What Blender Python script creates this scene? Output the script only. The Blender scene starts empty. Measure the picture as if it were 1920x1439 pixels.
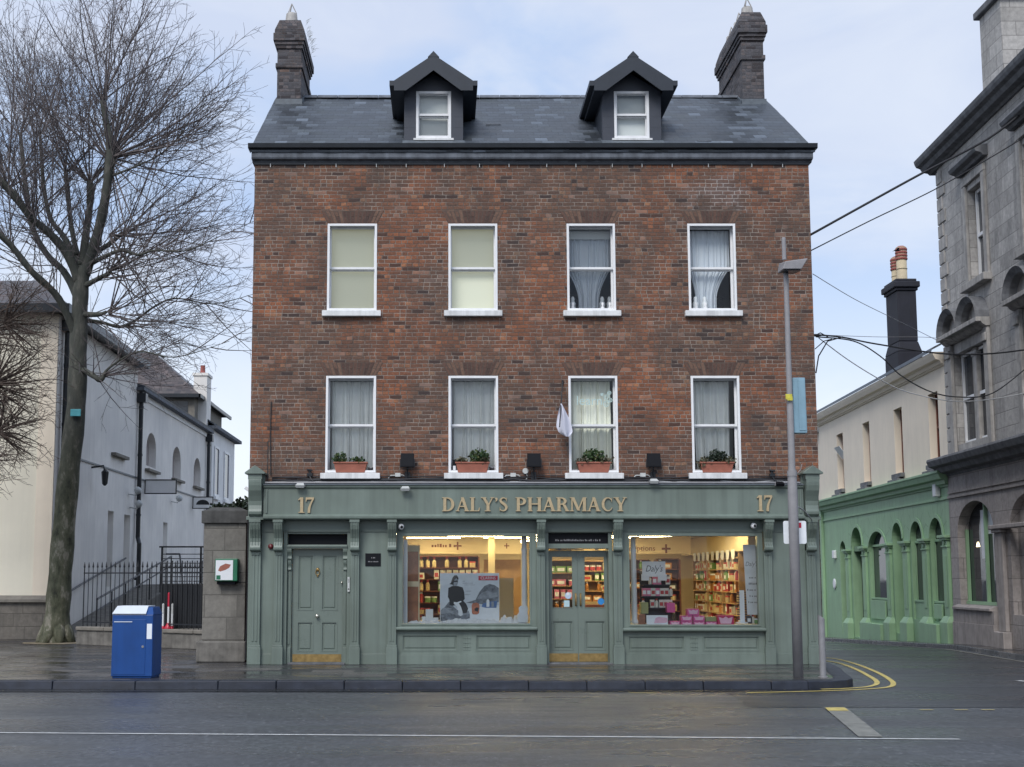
import bpy, bmesh, math, random
from mathutils import Vector, Matrix
R = math.radians
rnd = random.Random(7)
scene = bpy.context.scene
COL = scene.collection
# ------------------------------------------------------------------ camera numbers (surveyed)
CF, CPX, CPY, CTH = 2400.0, 830.0, 809.0, R(6.5)
CAM = Vector((-1.7, -24.0, 1.6))
def ray(px, py):
    a = (px-CPX)/CF; b = (CPY-py)/CF
    return Vector((a, math.cos(CTH)-b*math.sin(CTH), math.sin(CTH)+b*math.cos(CTH)))
def atY(px, py, Y=0.0):
    d = ray(px, py); return CAM + d*((Y-CAM.y)/d.y)
def atZ(px, py, Z=0.0):
    d = ray(px, py); return CAM + d*((Z-CAM.z)/d.z)
# ------------------------------------------------------------------ frames: local (u along, v up, w out) -> world
FF = Matrix(((1,0,0,0),(0,0,-1,0),(0,1,0,0),(0,0,0,1)))          # front walls, w = towards the main street
_d = Vector((0.0554, 1, 0)).normalized()
RW = Matrix(((-_d.x,0,-_d.y,11.5),(-_d.y,0,_d.x,9.0),(0,1,0,0),(0,0,0,1)))   # wall on the right of the side street
def ru(Y): return -(Y-9.0)/_d.y
LW = Matrix(((0,0,1,-11.9),(1,0,0,0),(0,1,0,0),(0,0,0,1)))        # long white wall on the left, u = Y
ID = Matrix.Identity(4)
# ------------------------------------------------------------------ object helpers
def link(o): COL.objects.link(o); return o
def tag(o, label=None, cat=None, group=None, kind=None):
    if label: o['label'] = label
    if cat: o['category'] = cat
    if group: o['group'] = group
    if kind: o['kind'] = kind
    return o
def thing(name, label, cat, loc=(0,0,0), group=None):
    o = link(bpy.data.objects.new(name, None)); o.location = loc; o.empty_display_size = .2
    return tag(o, label, cat, group)
def root_loc(o):
    v = Vector((0,0,0))
    while o is not None:
        v += o.location; o = o.parent
    return v
class MB:
    def __init__(s, M=ID): s.v=[]; s.f=[]; s.M=M; s.mi=[]; s.cur=0; s.marks=[]
    def cut(s): s.marks.append((len(s.v),len(s.f))); return s   # what follows becomes an object of its own
    def add(s, vs, fs):
        n=len(s.v); s.v += [s.M @ Vector(p) for p in vs]
        for f in fs: s.f.append([i+n for i in f]); s.mi.append(s.cur)
        return s
    def box(s, a0,a1,b0,b1,c0,c1):
        a0,a1=min(a0,a1),max(a0,a1); b0,b1=min(b0,b1),max(b0,b1); c0,c1=min(c0,c1),max(c0,c1)
        return s.add([(a0,b0,c0),(a1,b0,c0),(a1,b1,c0),(a0,b1,c0),(a0,b0,c1),(a1,b0,c1),(a1,b1,c1),(a0,b1,c1)],
              [(0,3,2,1),(4,5,6,7),(0,1,5,4),(1,2,6,5),(2,3,7,6),(3,0,4,7)])
    def hexa(s, p): # 8 points, bottom ring then top ring
        return s.add(p, [(0,3,2,1),(4,5,6,7),(0,1,5,4),(1,2,6,5),(2,3,7,6),(3,0,4,7)])
    def ring(s, a0,a1,b0,b1, t, c0,c1):  # rectangular frame, four butted bars
        s.box(a0,a0+t,b0,b1,c0,c1); s.box(a1-t,a1,b0,b1,c0,c1)
        s.box(a0+t,a1-t,b0,b0+t,c0,c1); s.box(a0+t,a1-t,b1-t,b1,c0,c1); return s
    def prism(s, poly, c0, c1): # convex-ish polygon in (a,b), extruded along c
        n=len(poly); vs=[(p[0],p[1],c0) for p in poly]+[(p[0],p[1],c1) for p in poly]
        fs=[tuple(range(n))[::-1], tuple(range(n,2*n))]+[(i,(i+1)%n,n+(i+1)%n,n+i) for i in range(n)]
        return s.add(vs, fs)
    def prism_a(s, poly, a0, a1): # polygon in (b,c) profile extruded along a
        n=len(poly); vs=[(a0,p[0],p[1]) for p in poly]+[(a1,p[0],p[1]) for p in poly]
        fs=[tuple(range(n)), tuple(range(n,2*n))[::-1]]+[(i,n+i,n+(i+1)%n,(i+1)%n) for i in range(n)]
        return s.add(vs, fs)
    def tube(s, pts, rad, n=8, cap=True):
        pts=[Vector(p) for p in pts]
        if not hasattr(rad,'__len__'): rad=[rad]*len(pts)
        vs=[]; fs=[]; prev=None
        for i,p in enumerate(pts):
            t=(pts[min(i+1,len(pts)-1)]-pts[max(i-1,0)])
            if t.length<1e-9: t=Vector((0,0,1))
            t.normalize()
            if prev is None:
                a=Vector((0,0,1)) if abs(t.z)<.9 else Vector((1,0,0)); x=t.cross(a).normalized()
            else:
                x=(prev-t*prev.dot(t)); x = x.normalized() if x.length>1e-6 else t.orthogonal().normalized()
            prev=x; y=t.cross(x)
            for k in range(n):
                an=2*math.pi*k/n; vs.append(p+(x*math.cos(an)+y*math.sin(an))*rad[i])
        for i in range(len(pts)-1):
            for k in range(n):
                fs.append((i*n+k,i*n+(k+1)%n,(i+1)*n+(k+1)%n,(i+1)*n+k))
        if cap: fs.append(tuple(range(n))[::-1]); fs.append(tuple(range((len(pts)-1)*n,len(pts)*n)))
        return s.add(vs,fs)
    def lathe(s, prof, c=(0,0,0), axis='z', n=20, seg=1.0):
        vs=[]; fs=[]
        for r,h in prof:
            for k in range(n):
                an=2*math.pi*k/n; a,b=r*math.cos(an),r*math.sin(an)
                if axis=='z': p=(c[0]+a,c[1]+b,c[2]+h)
                elif axis=='y': p=(c[0]+a,c[1]+h,c[2]-b)
                else: p=(c[0]+h,c[1]+a,c[2]+b)
                vs.append(p)
        m=len(prof)
        for i in range(m-1):
            for k in range(n): fs.append((i*n+k,i*n+(k+1)%n,(i+1)*n+(k+1)%n,(i+1)*n+k))
        fs.append(tuple(range(n))[::-1]); fs.append(tuple(range((m-1)*n,m*n)))
        return s.add(vs,fs)
    def panel(s, outline, holes, c0, c1): # any polygon with any holes, by the 2D curve fill
        cu=bpy.data.curves.new('tmp','CURVE'); cu.dimensions='2D'; cu.fill_mode='BOTH'; cu.extrude=abs(c1-c0)/2
        for pl in [outline]+list(holes):
            sp=cu.splines.new('POLY'); sp.points.add(len(pl)-1)
            for i,p in enumerate(pl): sp.points[i].co=(p[0],p[1],0,1)
            sp.use_cyclic_u=True
        ob=bpy.data.objects.new('tmp',cu); me=bpy.data.meshes.new_from_object(ob)
        mid=(c0+c1)/2
        s.add([(v.co.x,v.co.y,v.co.z+mid) for v in me.vertices],[tuple(p.vertices) for p in me.polygons])
        bpy.data.objects.remove(ob); bpy.data.meshes.remove(me); bpy.data.curves.remove(cu); return s
    def text(s, body, a, b, c0, c1, size, align='CENTER', squash=1.0, shear=0.0):
        cu=bpy.data.curves.new('tmp','FONT'); cu.body=body; cu.size=size; cu.extrude=max(abs(c1-c0)/2,1e-5); cu.align_x=align
        cu.shear=shear; cu.resolution_u=3
        ob=bpy.data.objects.new('tmp',cu); me=bpy.data.meshes.new_from_object(ob); mid=(c0+c1)/2
        s.add([(a+v.co.x*squash,b+v.co.y,v.co.z+mid) for v in me.vertices],[tuple(p.vertices) for p in me.polygons])
        bpy.data.objects.remove(ob); bpy.data.meshes.remove(me); bpy.data.curves.remove(cu); return s
    def build(s, name, mat, parent=None, bevel=0, smooth=False, origin=None):
        if s.marks:
            mk=[(0,0)]+[q for q in s.marks]+[(len(s.v),len(s.f))]; last=None
            for (v0,f0),(v1,f1) in zip(mk,mk[1:]):
                if f1<=f0: continue
                q=MB(); q.v=s.v[v0:v1]; q.f=[[i-v0 for i in f] for f in s.f[f0:f1]]; q.mi=s.mi[f0:f1]
                last=q.build(name,mat,parent,bevel,smooth,origin)
            return last
        off = root_loc(parent) if parent is not None else Vector(origin or (0,0,0))
        me=bpy.data.meshes.new(name); me.from_pydata([v-off for v in s.v],[],s.f)
        mats = mat if isinstance(mat,(list,tuple)) else [mat]
        for m in mats: me.materials.append(m)
        if len(mats)>1: me.polygons.foreach_set('material_index', s.mi)
        bm=bmesh.new(); bm.from_mesh(me)
        if len(s.f) < 60000: bmesh.ops.recalc_face_normals(bm, faces=bm.faces)
        bm.to_mesh(me); bm.free()
        if smooth: me.polygons.foreach_set('use_smooth',[len(p.vertices)<=4 for p in me.polygons])
        me.update()
        o=link(bpy.data.objects.new(name,me))
        if parent is not None: o.parent=parent
        else: o.location=off
        if bevel:
            b=o.modifiers.new('bevel','BEVEL'); b.width=bevel; b.segments=2; b.limit_method='ANGLE'; b.angle_limit=R(40)
        return o
def arch_hole(a0,a1,b0,bs,rise=None,n=14):   # rectangle with an arched head springing at bs
    c=(a0+a1)/2; r=(a1-a0)/2; h=r if rise is None else rise
    return [(a0,b0),(a1,b0),(a1,bs)]+[(c+r*math.cos(math.pi*k/n),bs+h*math.sin(math.pi*k/n)) for k in range(1,n)]+[(a0,bs)]
def rect(a0,a1,b0,b1): return [(a0,b0),(a1,b0),(a1,b1),(a0,b1)]
# ------------------------------------------------------------------ materials
def small_print(mb,cx,z,width,h,w0,w1,seed=1):   # lettering too small to read in the photograph
    r_=random.Random(seed); x=cx-width/2
    while x<cx+width/2:
        l=h*r_.uniform(.35,.7); mb.box(x,x+l,z,z+h*r_.choice((.7,.7,1.0)),w0,w1); x+=l+h*r_.choice((.25,.25,.7))
class N:
    def __init__(s, name):
        s.m=bpy.data.materials.new(name); s.m.use_nodes=True; s.t=s.m.node_tree; s.n=s.t.nodes
        s.b=s.n['Principled BSDF']; s.out=s.n['Material Output']
    def new(s, t, **k):
        x=s.n.new(t)
        for a,b in k.items():
            if a.startswith('i_'): x.inputs[a[2:].replace('_',' ')].default_value=b
            else: setattr(x,a,b)
        return x
    def l(s,a,b): s.t.links.new(a,b)
    def val(s, x, sock):
        if isinstance(x,(int,float)): sock.default_value=x
        else: s.l(x,sock)
    def math(s, op, a, b=0.0, c=None):
        x=s.new('ShaderNodeMath',operation=op); s.val(a,x.inputs[0]); s.val(b,x.inputs[1])
        if c is not None: s.val(c,x.inputs[2])
        return x.outputs[0]
    def noise(s, vec, scale, detail=4, rough=.55, dist=0):
        x=s.new('ShaderNodeTexNoise'); x.inputs['Scale'].default_value=scale; x.inputs['Detail'].default_value=detail
        x.inputs['Roughness'].default_value=rough; x.inputs['Distortion'].default_value=dist
        if vec is not None: s.l(vec,x.inputs['Vector'])
        return x.outputs['Fac']
    def ramp(s, fac, stops, interp='LINEAR'):
        x=s.new('ShaderNodeValToRGB'); s.l(fac,x.inputs[0]); e=x.color_ramp.elements; x.color_ramp.interpolation=interp
        while len(e)<len(stops): e.new(.5)
        for i,(p,c) in enumerate(stops):
            e[i].position=p; e[i].color=(*c[:3],1) if hasattr(c,'__len__') else (c,c,c,1)
        return x.outputs[0]
    def mix(s, fac, a, b, mode='MIX'):
        x=s.new('ShaderNodeMix',data_type='RGBA',blend_type=mode)
        s.val(fac,x.inputs[0])
        for v,k in ((a,6),(b,7)):
            if isinstance(v,tuple): x.inputs[k].default_value=(*v,1) if len(v)==3 else v
            else: s.l(v,x.inputs[k])
        return x.outputs[2]
    def pos(s): return s.new('ShaderNodeNewGeometry').outputs['Position']
    def map(s, vec, scale=(1,1,1), rot=(0,0,0)):
        x=s.new('ShaderNodeMapping'); x.inputs['Scale'].default_value=scale; x.inputs['Rotation'].default_value=rot; s.l(vec,x.inputs['Vector']); return x.outputs[0]
    def xyz(s, vec):
        x=s.new('ShaderNodeSeparateXYZ'); s.l(vec,x.inputs[0]); return x.outputs
    def comb(s,a,b,c=0.0):
        x=s.new('ShaderNodeCombineXYZ'); s.val(a,x.inputs[0]); s.val(b,x.inputs[1]); s.val(c,x.inputs[2]); return x.outputs[0]
    def bump(s, h, strength=.3, dist=.01, normal=None):
        x=s.new('ShaderNodeBump'); x.inputs['Strength'].default_value=strength; x.inputs['Distance'].default_value=dist
        s.l(h,x.inputs['Height'])
        if normal is not None: s.l(normal,x.inputs['Normal'])
        return x.outputs[0]
    def done(s, col=None, rough=None, normal=None):
        if col is not None:
            if isinstance(col,tuple): s.b.inputs['Base Color'].default_value=(*col,1)
            else: s.l(col,s.b.inputs['Base Color'])
        if rough is not None: s.val(rough,s.b.inputs['Roughness'])
        if normal is not None: s.l(normal,s.b.inputs['Normal'])
        return s.m
def mul(c,k): return tuple(min(1,x*k) for x in c)
def pbr(name, col, rough=.6, var=.12, scale=6, bump=.15, bscale=60, metal=0, streak=0, tint=None, spec=None):
    m=N(name); p=m.pos()
    n1=m.noise(p,scale,5,.6)
    c=m.ramp(n1,[(.3,mul(col,1-var)),(.7,mul(col,1+var))])
    if tint is not None:
        n3=m.noise(p,scale*.35,3,.5); f=m.ramp(n3,[(.45,0.0),(.7,1.0)]); c=m.mix(f,c,tint)
    if streak:
        n2=m.noise(m.map(p,(7,7,.35)),1.0,4,.6); f=m.ramp(n2,[(.42,1.0),(.72,1-streak)]); c=m.mix(1.0,c,f,'MULTIPLY')
    nb=m.noise(p,bscale,3,.6)
    r=m.math('MULTIPLY_ADD',n1,.25,rough-.125)
    m.b.inputs['Metallic'].default_value=metal
    if spec is not None: m.b.inputs['Specular IOR Level'].default_value=spec
    return m.done(c,r,m.bump(nb,bump,.004))
def emis(name, col, strength, base=None):
    m=N(name); m.b.inputs['Base Color'].default_value=(*(base or col),1); m.b.inputs['Emission Color'].default_value=(*col,1)
    m.b.inputs['Emission Strength'].default_value=strength; return m.m
def glass(name, tint=(.93,.96,.96), ior=1.5, rough=.01, gain=1.0, base=0.0):
    m=N(name); m.n.remove(m.b)
    t=m.new('ShaderNodeBsdfTransparent'); t.inputs[0].default_value=(*tint,1)
    g=m.new('ShaderNodeBsdfGlossy'); g.inputs['Roughness'].default_value=rough; g.inputs[0].default_value=(.95,.97,1,1)
    f=m.new('ShaderNodeFresnel'); f.inputs[0].default_value=ior
    nb=m.noise(m.pos(),1.1,2,.5); bp=m.bump(nb,.25,.02); m.l(bp,g.inputs['Normal'])
    ff=m.math('MULTIPLY_ADD',f.outputs[0],gain,base)
    x=m.new('ShaderNodeMixShader'); m.l(ff,x.inputs[0]); m.l(t.outputs[0],x.inputs[1]); m.l(g.outputs[0],x.inputs[2]); m.l(x.outputs[0],m.out.inputs[0])
    return m.m
def brick_mat(name, cols, mortar, bw=.225, bh=.075, mt=.009, dark=.12, tint=None, rough=.85, light=.03, mort_var=.5, warp=.02, efflo=None):
    """cols: ramp stops for per-brick colour"""
    m=N(name); p=m.pos(); X,Y,Z=m.xyz(p)
    wn=m.noise(p,3.2,3,.6); wn2=m.noise(p,14,2,.5)
    u=m.math('ADD',m.math('ADD',X,Y), m.math('MULTIPLY_ADD',wn2,.016,-.008))
    v=m.math('ADD',Z, m.math('MULTIPLY_ADD',wn,warp,-warp/2))
    row=m.math('FLOOR',m.math('DIVIDE',v,bh))
    rr=m.new('ShaderNodeTexWhiteNoise',noise_dimensions='1D'); m.l(row,rr.inputs['W'])
    # header / stretcher rows alternate, each row with its own shift
    uo=m.math('ADD',m.math('DIVIDE',u,bw),m.math('ADD',m.math('MULTIPLY',m.math('FLOORED_MODULO',row,2.0),.5),m.math('MULTIPLY',rr.outputs['Value'],.3)))
    col=m.math('FLOOR',uo)
    fu=m.math('FRACT',uo); 
    wn3=m.new('ShaderNodeTexWhiteNoise',noise_dimensions='2D'); m.l(m.comb(col,row),wn3.inputs['Vector'])
    split=m.math('GREATER_THAN',wn3.outputs['Value'],.62)          # some stretchers are really two headers
    fh=m.math('FRACT',m.math('MULTIPLY',fu,2.0)); half=m.math('FLOOR',m.math('MULTIPLY',fu,2.0))
    bid=m.math('MULTIPLY_ADD',m.math('MULTIPLY',half,split),.37,col)
    wn4=m.new('ShaderNodeTexWhiteNoise',noise_dimensions='2D'); m.l(m.comb(bid,row),wn4.inputs['Vector'])
    rv=wn4.outputs['Value']; rc=m.xyz(wn4.outputs['Color'])
    # distance to edges (metres)
    du1=m.math('MULTIPLY',m.math('MINIMUM',fu,m.math('SUBTRACT',1.0,fu)),bw)
    du2=m.math('MULTIPLY',m.math('MINIMUM',fh,m.math('SUBTRACT',1.0,fh)),bw/2)
    du=m.math('ADD',m.math('MULTIPLY',du1,m.math('SUBTRACT',1.0,split)),m.math('MULTIPLY',m.math('MINIMUM',du1,du2),split))
    fv=m.math('FRACT',m.math('DIVIDE',v,bh)); dv=m.math('MULTIPLY',m.math('MINIMUM',fv,m.math('SUBTRACT',1.0,fv)),bh)
    d=m.math('ADD',m.math('MINIMUM',du,dv),m.math('MULTIPLY_ADD',m.noise(p,38,3,.7),.014,-.007))
    mr=m.new('ShaderNodeMapRange'); m.l(d,mr.inputs[0]); mr.inputs[1].default_value=mt*.35; mr.inputs[2].default_value=mt*1.0
    face=mr.outputs[0]
    base=m.ramp(rv,cols)
    n=m.noise(p,26,4,.7); base=m.mix(1.0,base,m.ramp(n,[(.25,.55),(.75,1.45)]),'MULTIPLY')
    dk=m.math('LESS_THAN',rc[0],dark); base=m.mix(m.math('MULTIPLY',dk,.68),base,(.030,.023,.025))
    lt=m.math('LESS_THAN',rc[1],light); base=m.mix(m.math('MULTIPLY',lt,.55),base,(.30,.20,.16))
    big=m.noise(p,.55,5,.6,.6)
    if tint is not None: base=m.mix(m.ramp(big,[(.44,0.0),(.60,.9)]),base,m.mix(1.0,base,tint,'MULTIPLY'))
    soot=m.noise(m.map(p,(1,1,.6)),1.1,6,.7,.8); base=m.mix(m.ramp(soot,[(.46,0.0),(.68,.70)]),base,(.066,.046,.038))
    runs=m.noise(m.map(p,(5,5,.55)),1.0,6,.7); base=m.mix(m.ramp(runs,[(.54,0.0),(.74,.5)]),base,(.060,.044,.038))
    pale=m.noise(p,1.7,6,.7,.5); base=m.mix(m.ramp(pale,[(.60,0.0),(.78,.40)]),base,(.22,.15,.12))
    mort=m.mix(m.ramp(m.noise(p,1.9,5,.7),[(.42,0.0),(.60,1.0)]),mul(mortar,1-mort_var),mortar)
    if efflo:   # chalky lime bloom: one irregular patch of its own on the wall
        ex=m.math('DIVIDE',m.math('SUBTRACT',X,efflo[0]),.85); ez=m.math('DIVIDE',m.math('SUBTRACT',Z,efflo[1]),.48)
        rr_=m.math('SQRT',m.math('ADD',m.math('MULTIPLY',ex,ex),m.math('MULTIPLY',ez,ez)))
        rr_=m.math('ADD',rr_,m.math('MULTIPLY_ADD',m.noise(m.map(p,(1,1,1.4)),2.2,7,.75),4.6,-2.2))
        ef=m.ramp(rr_,[(.25,.85),(.95,0.0)]); mort=m.mix(ef,mort,(.46,.42,.40)); base=m.mix(m.math('MULTIPLY',ef,.22),base,(.30,.25,.24))
    c=m.mix(face,mort,base)
    h=m.math('ADD',m.math('MULTIPLY',face,.7),m.math('MULTIPLY',n,.5))
    h=m.math('ADD',h,m.math('MULTIPLY',rv,.35))
    return m.done(c,rough,m.bump(h,.7,.012))
def ashlar_mat(name, col, bw, bh, joint=.35, jw=.012, var=.25, rough=.9, off=(0,0), streak=.3, dirt=(.05,.05,.048), dirtamt=.5):
    m=N(name); p=m.pos(); X,Y,Z=m.xyz(p)
    u=m.math('ADD',m.math('ADD',X,Y),off[0]); v=m.math('ADD',Z,off[1])
    row=m.math('FLOOR',m.math('DIVIDE',v,bh)); rr=m.new('ShaderNodeTexWhiteNoise',noise_dimensions='1D'); m.l(row,rr.inputs['W'])
    uo=m.math('ADD',m.math('DIVIDE',u,bw),m.math('ADD',m.math('MULTIPLY',m.math('FLOORED_MODULO',row,2.0),.5),m.math('MULTIPLY',rr.outputs['Value'],.25)))
    col_=m.math('FLOOR',uo); fu=m.math('FRACT',uo); fv=m.math('FRACT',m.math('DIVIDE',v,bh))
    w=m.new('ShaderNodeTexWhiteNoise',noise_dimensions='2D'); m.l(m.comb(col_,row),w.inputs['Vector'])
    d=m.math('MINIMUM',m.math('MULTIPLY',m.math('MINIMUM',fu,m.math('SUBTRACT',1.0,fu)),bw),m.math('MULTIPLY',m.math('MINIMUM',fv,m.math('SUBTRACT',1.0,fv)),bh))
    mr=m.new('ShaderNodeMapRange'); m.l(d,mr.inputs[0]); mr.inputs[1].default_value=jw*.3; mr.inputs[2].default_value=jw
    base=m.ramp(w.outputs['Value'],[(0,mul(col,1-var)),(1,mul(col,1+var))])
    n=m.noise(p,9,6,.7); base=m.mix(1.0,base,m.ramp(n,[(.25,.7),(.75,1.25)]),'MULTIPLY')
    n2=m.noise(m.map(p,(2.2,2.2,.5)),1.0,6,.7); base=m.mix(m.ramp(n2,[(.48,0.0),(.78,dirtamt)]),base,dirt)
    c=m.mix(mr.outputs[0],mul(col,joint),base)
    h=m.math('ADD',m.math('MULTIPLY',mr.outputs[0],.8),m.math('MULTIPLY',m.noise(p,45,4,.7),.35))
    return m.done(c,rough,m.bump(h,.5,.012))
M={}
M['brick']=brick_mat('red_brick',[(0,(.092,.056,.044)),(.25,(.122,.070,.050)),(.6,(.152,.080,.053)),(.9,(.190,.096,.058)),(1,(.23,.14,.09))],(.32,.27,.23),dark=.05,tint=(1.62,1.12,.82),warp=.035,light=.03,mort_var=.66,efflo=(3.62,8.98))
M['brick_side']=brick_mat('dull_brick',[(0,(.07,.04,.035)),(.5,(.11,.06,.05)),(1,(.16,.085,.065))],(.24,.21,.2),dark=.15)
M['brick_grey']=brick_mat('sooty_chimney_brick',[(0,(.050,.052,.062)),(.5,(.085,.083,.092)),(1,(.135,.115,.115))],(.115,.115,.125),dark=.25,light=.02)
# arch bricks: each brick its own island
m=N('arch_brick'); g=m.new('ShaderNodeNewGeometry'); c=m.ramp(g.outputs['Random Per Island'],[(0,(.07,.042,.035)),(.5,(.115,.062,.046)),(1,(.17,.10,.07))])
c=m.mix(1.0,c,m.ramp(m.noise(g.outputs['Position'],26,4,.7),[(.25,.6),(.75,1.35)]),'MULTIPLY'); M['archbrick']=m.done(c,.85,m.bump(m.noise(g.outputs['Position'],60,3,.6),.5,.006))
M['mortar']=pbr('mortar',(.10,.075,.062),.95,.3,9,.4,70)
# slates
def slate(name, base=(.050,.060,.074)):
    m=N(name); p=m.pos(); X,Y,Z=m.xyz(p); u=m.math('ADD',X,m.math('MULTIPLY',m.math('ADD',Y,0.0),0.001)); bh=.125; bw=.25
    u=m.math('ADD',u,m.math('MULTIPLY_ADD',m.noise(p,6,2,.5),.02,-.01))
    v=m.math('ADD',Z,m.math('MULTIPLY_ADD',m.noise(p,2.5,2,.5),.02,-.01)); row=m.math('FLOOR',m.math('DIVIDE',v,bh))
    uo=m.math('ADD',m.math('DIVIDE',u,bw),m.math('MULTIPLY',m.math('FLOORED_MODULO',row,2.0),.5)); cc=m.math('FLOOR',uo); fu=m.math('FRACT',uo); fv=m.math('FRACT',m.math('DIVIDE',v,bh))
    w=m.new('ShaderNodeTexWhiteNoise',noise_dimensions='2D'); m.l(m.comb(cc,row),w.inputs['Vector'])
    c=m.ramp(w.outputs['Value'],[(0,mul(base,.55)),(.5,base),(.88,mul(base,1.4)),(.97,mul(base,1.9)),(1,mul(base,2.5))])
    edge=m.ramp(fv,[(0,.22),(.16,.95),(.8,1.05),(1,1.5)]); c=m.mix(1.0,c,edge,'MULTIPLY')
    gap=m.ramp(m.math('MINIMUM',fu,m.math('SUBTRACT',1.0,fu)),[(0,.45),(.035,1.0)]); c=m.mix(1.0,c,gap,'MULTIPLY')
    c=m.mix(m.ramp(m.noise(m.map(p,(1,1,2)),1.3,5,.65),[(.5,0.0),(.75,.35)]),c,(.06,.072,.062))
    lich=m.ramp(m.noise(m.map(p,(1.2,1,9)),2.0,4,.7),[(.66,0.0),(.74,.35)]); c=m.mix(lich,c,(.20,.22,.25))
    h=m.math('SUBTRACT',m.math('MULTIPLY',w.outputs['Value'],.5),fv)
    return m.done(c,m.math('MULTIPLY_ADD',w.outputs['Value'],.25,.42),m.bump(h,.6,.012))
M['slate']=slate('roof_slate')
M['slate_brown']=slate('brown_slate',(.075,.06,.058))
M['lead']=pbr('lead_flashing',(.11,.13,.15),.5,.25,8,.2,40)
M['cornice']=pbr('weathered_cornice_stone',(.135,.150,.175),.8,.35,5,.4,50,streak=.4)
M['gutter']=pbr('black_gutter_paint',(.014,.018,.024),.35,.2,6,.1)
M['dormer']=pbr('charcoal_fascia_board',(.019,.026,.038),.5,.15,6,.15)
M['dormer_clad']=pbr('slate_hung_cladding',(.040,.047,.064),.55,.12,6,.15)
M['white']=pbr('white_gloss_paint',(.82,.83,.84),.42,.04,5,.08,30,streak=.05)
M['sillwhite']=pbr('white_masonry_paint',(.76,.77,.77),.7,.08,9,.25,60,streak=.3)
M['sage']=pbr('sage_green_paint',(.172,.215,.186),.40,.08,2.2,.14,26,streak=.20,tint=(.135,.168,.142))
M['sage_dk']=pbr('sage_green_painted_shade',(.135,.170,.150),.45,.07,3,.10,26)  # sage darkened in colour for the shade under the fascia
M['sage_door']=pbr('sage_green_door_gloss',(.155,.192,.167),.30,.05,3,.06,26)
M['gold']=pbr('gold_lettering',(.47,.37,.22),.5,.12,20,.1,80,metal=.15)
M['brass']=pbr('aged_brass',(.34,.23,.09),.38,.25,14,.12,60,metal=.75)
M['chrome']=pbr('polished_knob_metal',(.75,.72,.62),.22,.05,10,.02,metal=.9)
M['glass']=glass('window_glass',gain=.85)
M['glass_shop']=glass('shop_window_glass',gain=.8)
M['glass_dark']=pbr('dark_glass',(.03,.036,.045),.05,.1,3,.03,5)
M['black']=pbr('black_plastic',(.006,.007,.010),.6,.2,8,.1,spec=.2)
M['iron']=pbr('black_painted_iron',(.010,.012,.016),.42,.2,12,.2)
M['cable']=pbr('black_cable',(.02,.021,.025),.6,.2,12,.1)
M['cable_pale']=pbr('pale_cable',(.42,.43,.44),.6,.15,12,.1)
M['pvc']=pbr('grey_white_plastic',(.55,.57,.56),.45,.1,10,.05)
M['metalgrey']=pbr('galvanised_grey_metal',(.27,.265,.275),.6,.10,7,.12,40)
M['steel']=pbr('dull_stainless_steel',(.26,.26,.27),.5,.15,7,.1,40,metal=.2)
M['bin']=pbr('blue_cabinet_paint',(.002,.055,.235),.45,.07,4,.08,50,streak=.12)
M['bin_top']=pbr('pale_cabinet_lid',(.62,.66,.70),.35,.06,4,.05)
M['paper']=pbr('white_paper',(.74,.76,.78),.6,.04,9,.03)
M['terracotta']=pbr('terracotta_plastic',(.33,.115,.075),.6,.15,7,.1)
M['soil']=pbr('potting_soil',(.04,.03,.022),.95,.3,30,.5)
M['cream']=pbr('cream_render',(.82,.73,.60),.85,.05,1.2,.2,90,streak=.05)
M['cream2']=pbr('yellowish_cream_render',(.76,.72,.60),.85,.05,.8,.25,90,streak=.04)
M['wrender']=pbr('white_rough_render',(.88,.85,.80),.92,.07,1.3,.8,30,streak=.08,tint=(.74,.72,.69))
M['wrender2']=pbr('pale_blue_white_render',(.86,.86,.85),.9,.05,1.6,.3,60,streak=.05)
M['stonetrim']=pbr('sandstone_trim',(.20,.185,.16),.85,.2,6,.3,50)
M['pierstone']=ashlar_mat('pier_blocks',(.185,.175,.155),.62,.42,var=.18,joint=.62,dirtamt=.55)
M['pierplain']=pbr('rough_granite',(.175,.165,.148),.9,.32,5,.6,40,streak=.35)
M['capstone']=pbr('dark_capstone',(.075,.075,.072),.9,.35,6,.6,40,streak=.3)
M['plinth']=ashlar_mat('plinth_blocks',(.17,.155,.135),.75,.33,var=.15,joint=.6)
M['stone']=ashlar_mat('grey_ashlar',(.42,.405,.385),.72,.36,var=.16,joint=.55,dirt=(.06,.062,.065),dirtamt=.6)
M['stonelow']=ashlar_mat('brown_grey_ashlar',(.335,.305,.29),.95,.52,var=.07,joint=.55,dirt=(.07,.06,.058),dirtamt=.5)
M['stoneplain']=pbr('dressed_grey_stone',(.40,.385,.365),.88,.25,4,.4,45,streak=.45)
M['stonedark']=pbr('sooted_dressed_stone',(.15,.155,.165),.85,.35,4,.4,45,streak=.3)
M['stonelowp']=pbr('dressed_brown_stone',(.33,.30,.285),.88,.18,4,.4,45,streak=.3)
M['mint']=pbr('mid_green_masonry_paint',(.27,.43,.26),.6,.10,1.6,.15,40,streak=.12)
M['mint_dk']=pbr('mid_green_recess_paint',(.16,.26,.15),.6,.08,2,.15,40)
M['sooty']=pbr('tarred_stack_render',(.018,.019,.028),.75,.3,3,.3,40,streak=.2)
M['potcream']=pbr('buff_chimney_pot',(.50,.42,.28),.7,.1,8,.1)
M['potred']=pbr('red_chimney_pot',(.30,.085,.07),.7,.15,8,.1)
M['interior_dark']=pbr('unlit_room',(.16,.16,.16),.9,.1,2,.05)
M['blind']=emis('pale_yellow_blind_self_glow',(.80,.78,.56),.13,(.74,.73,.58))  # faint glow set on the blind cloth, in place of room light behind
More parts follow.
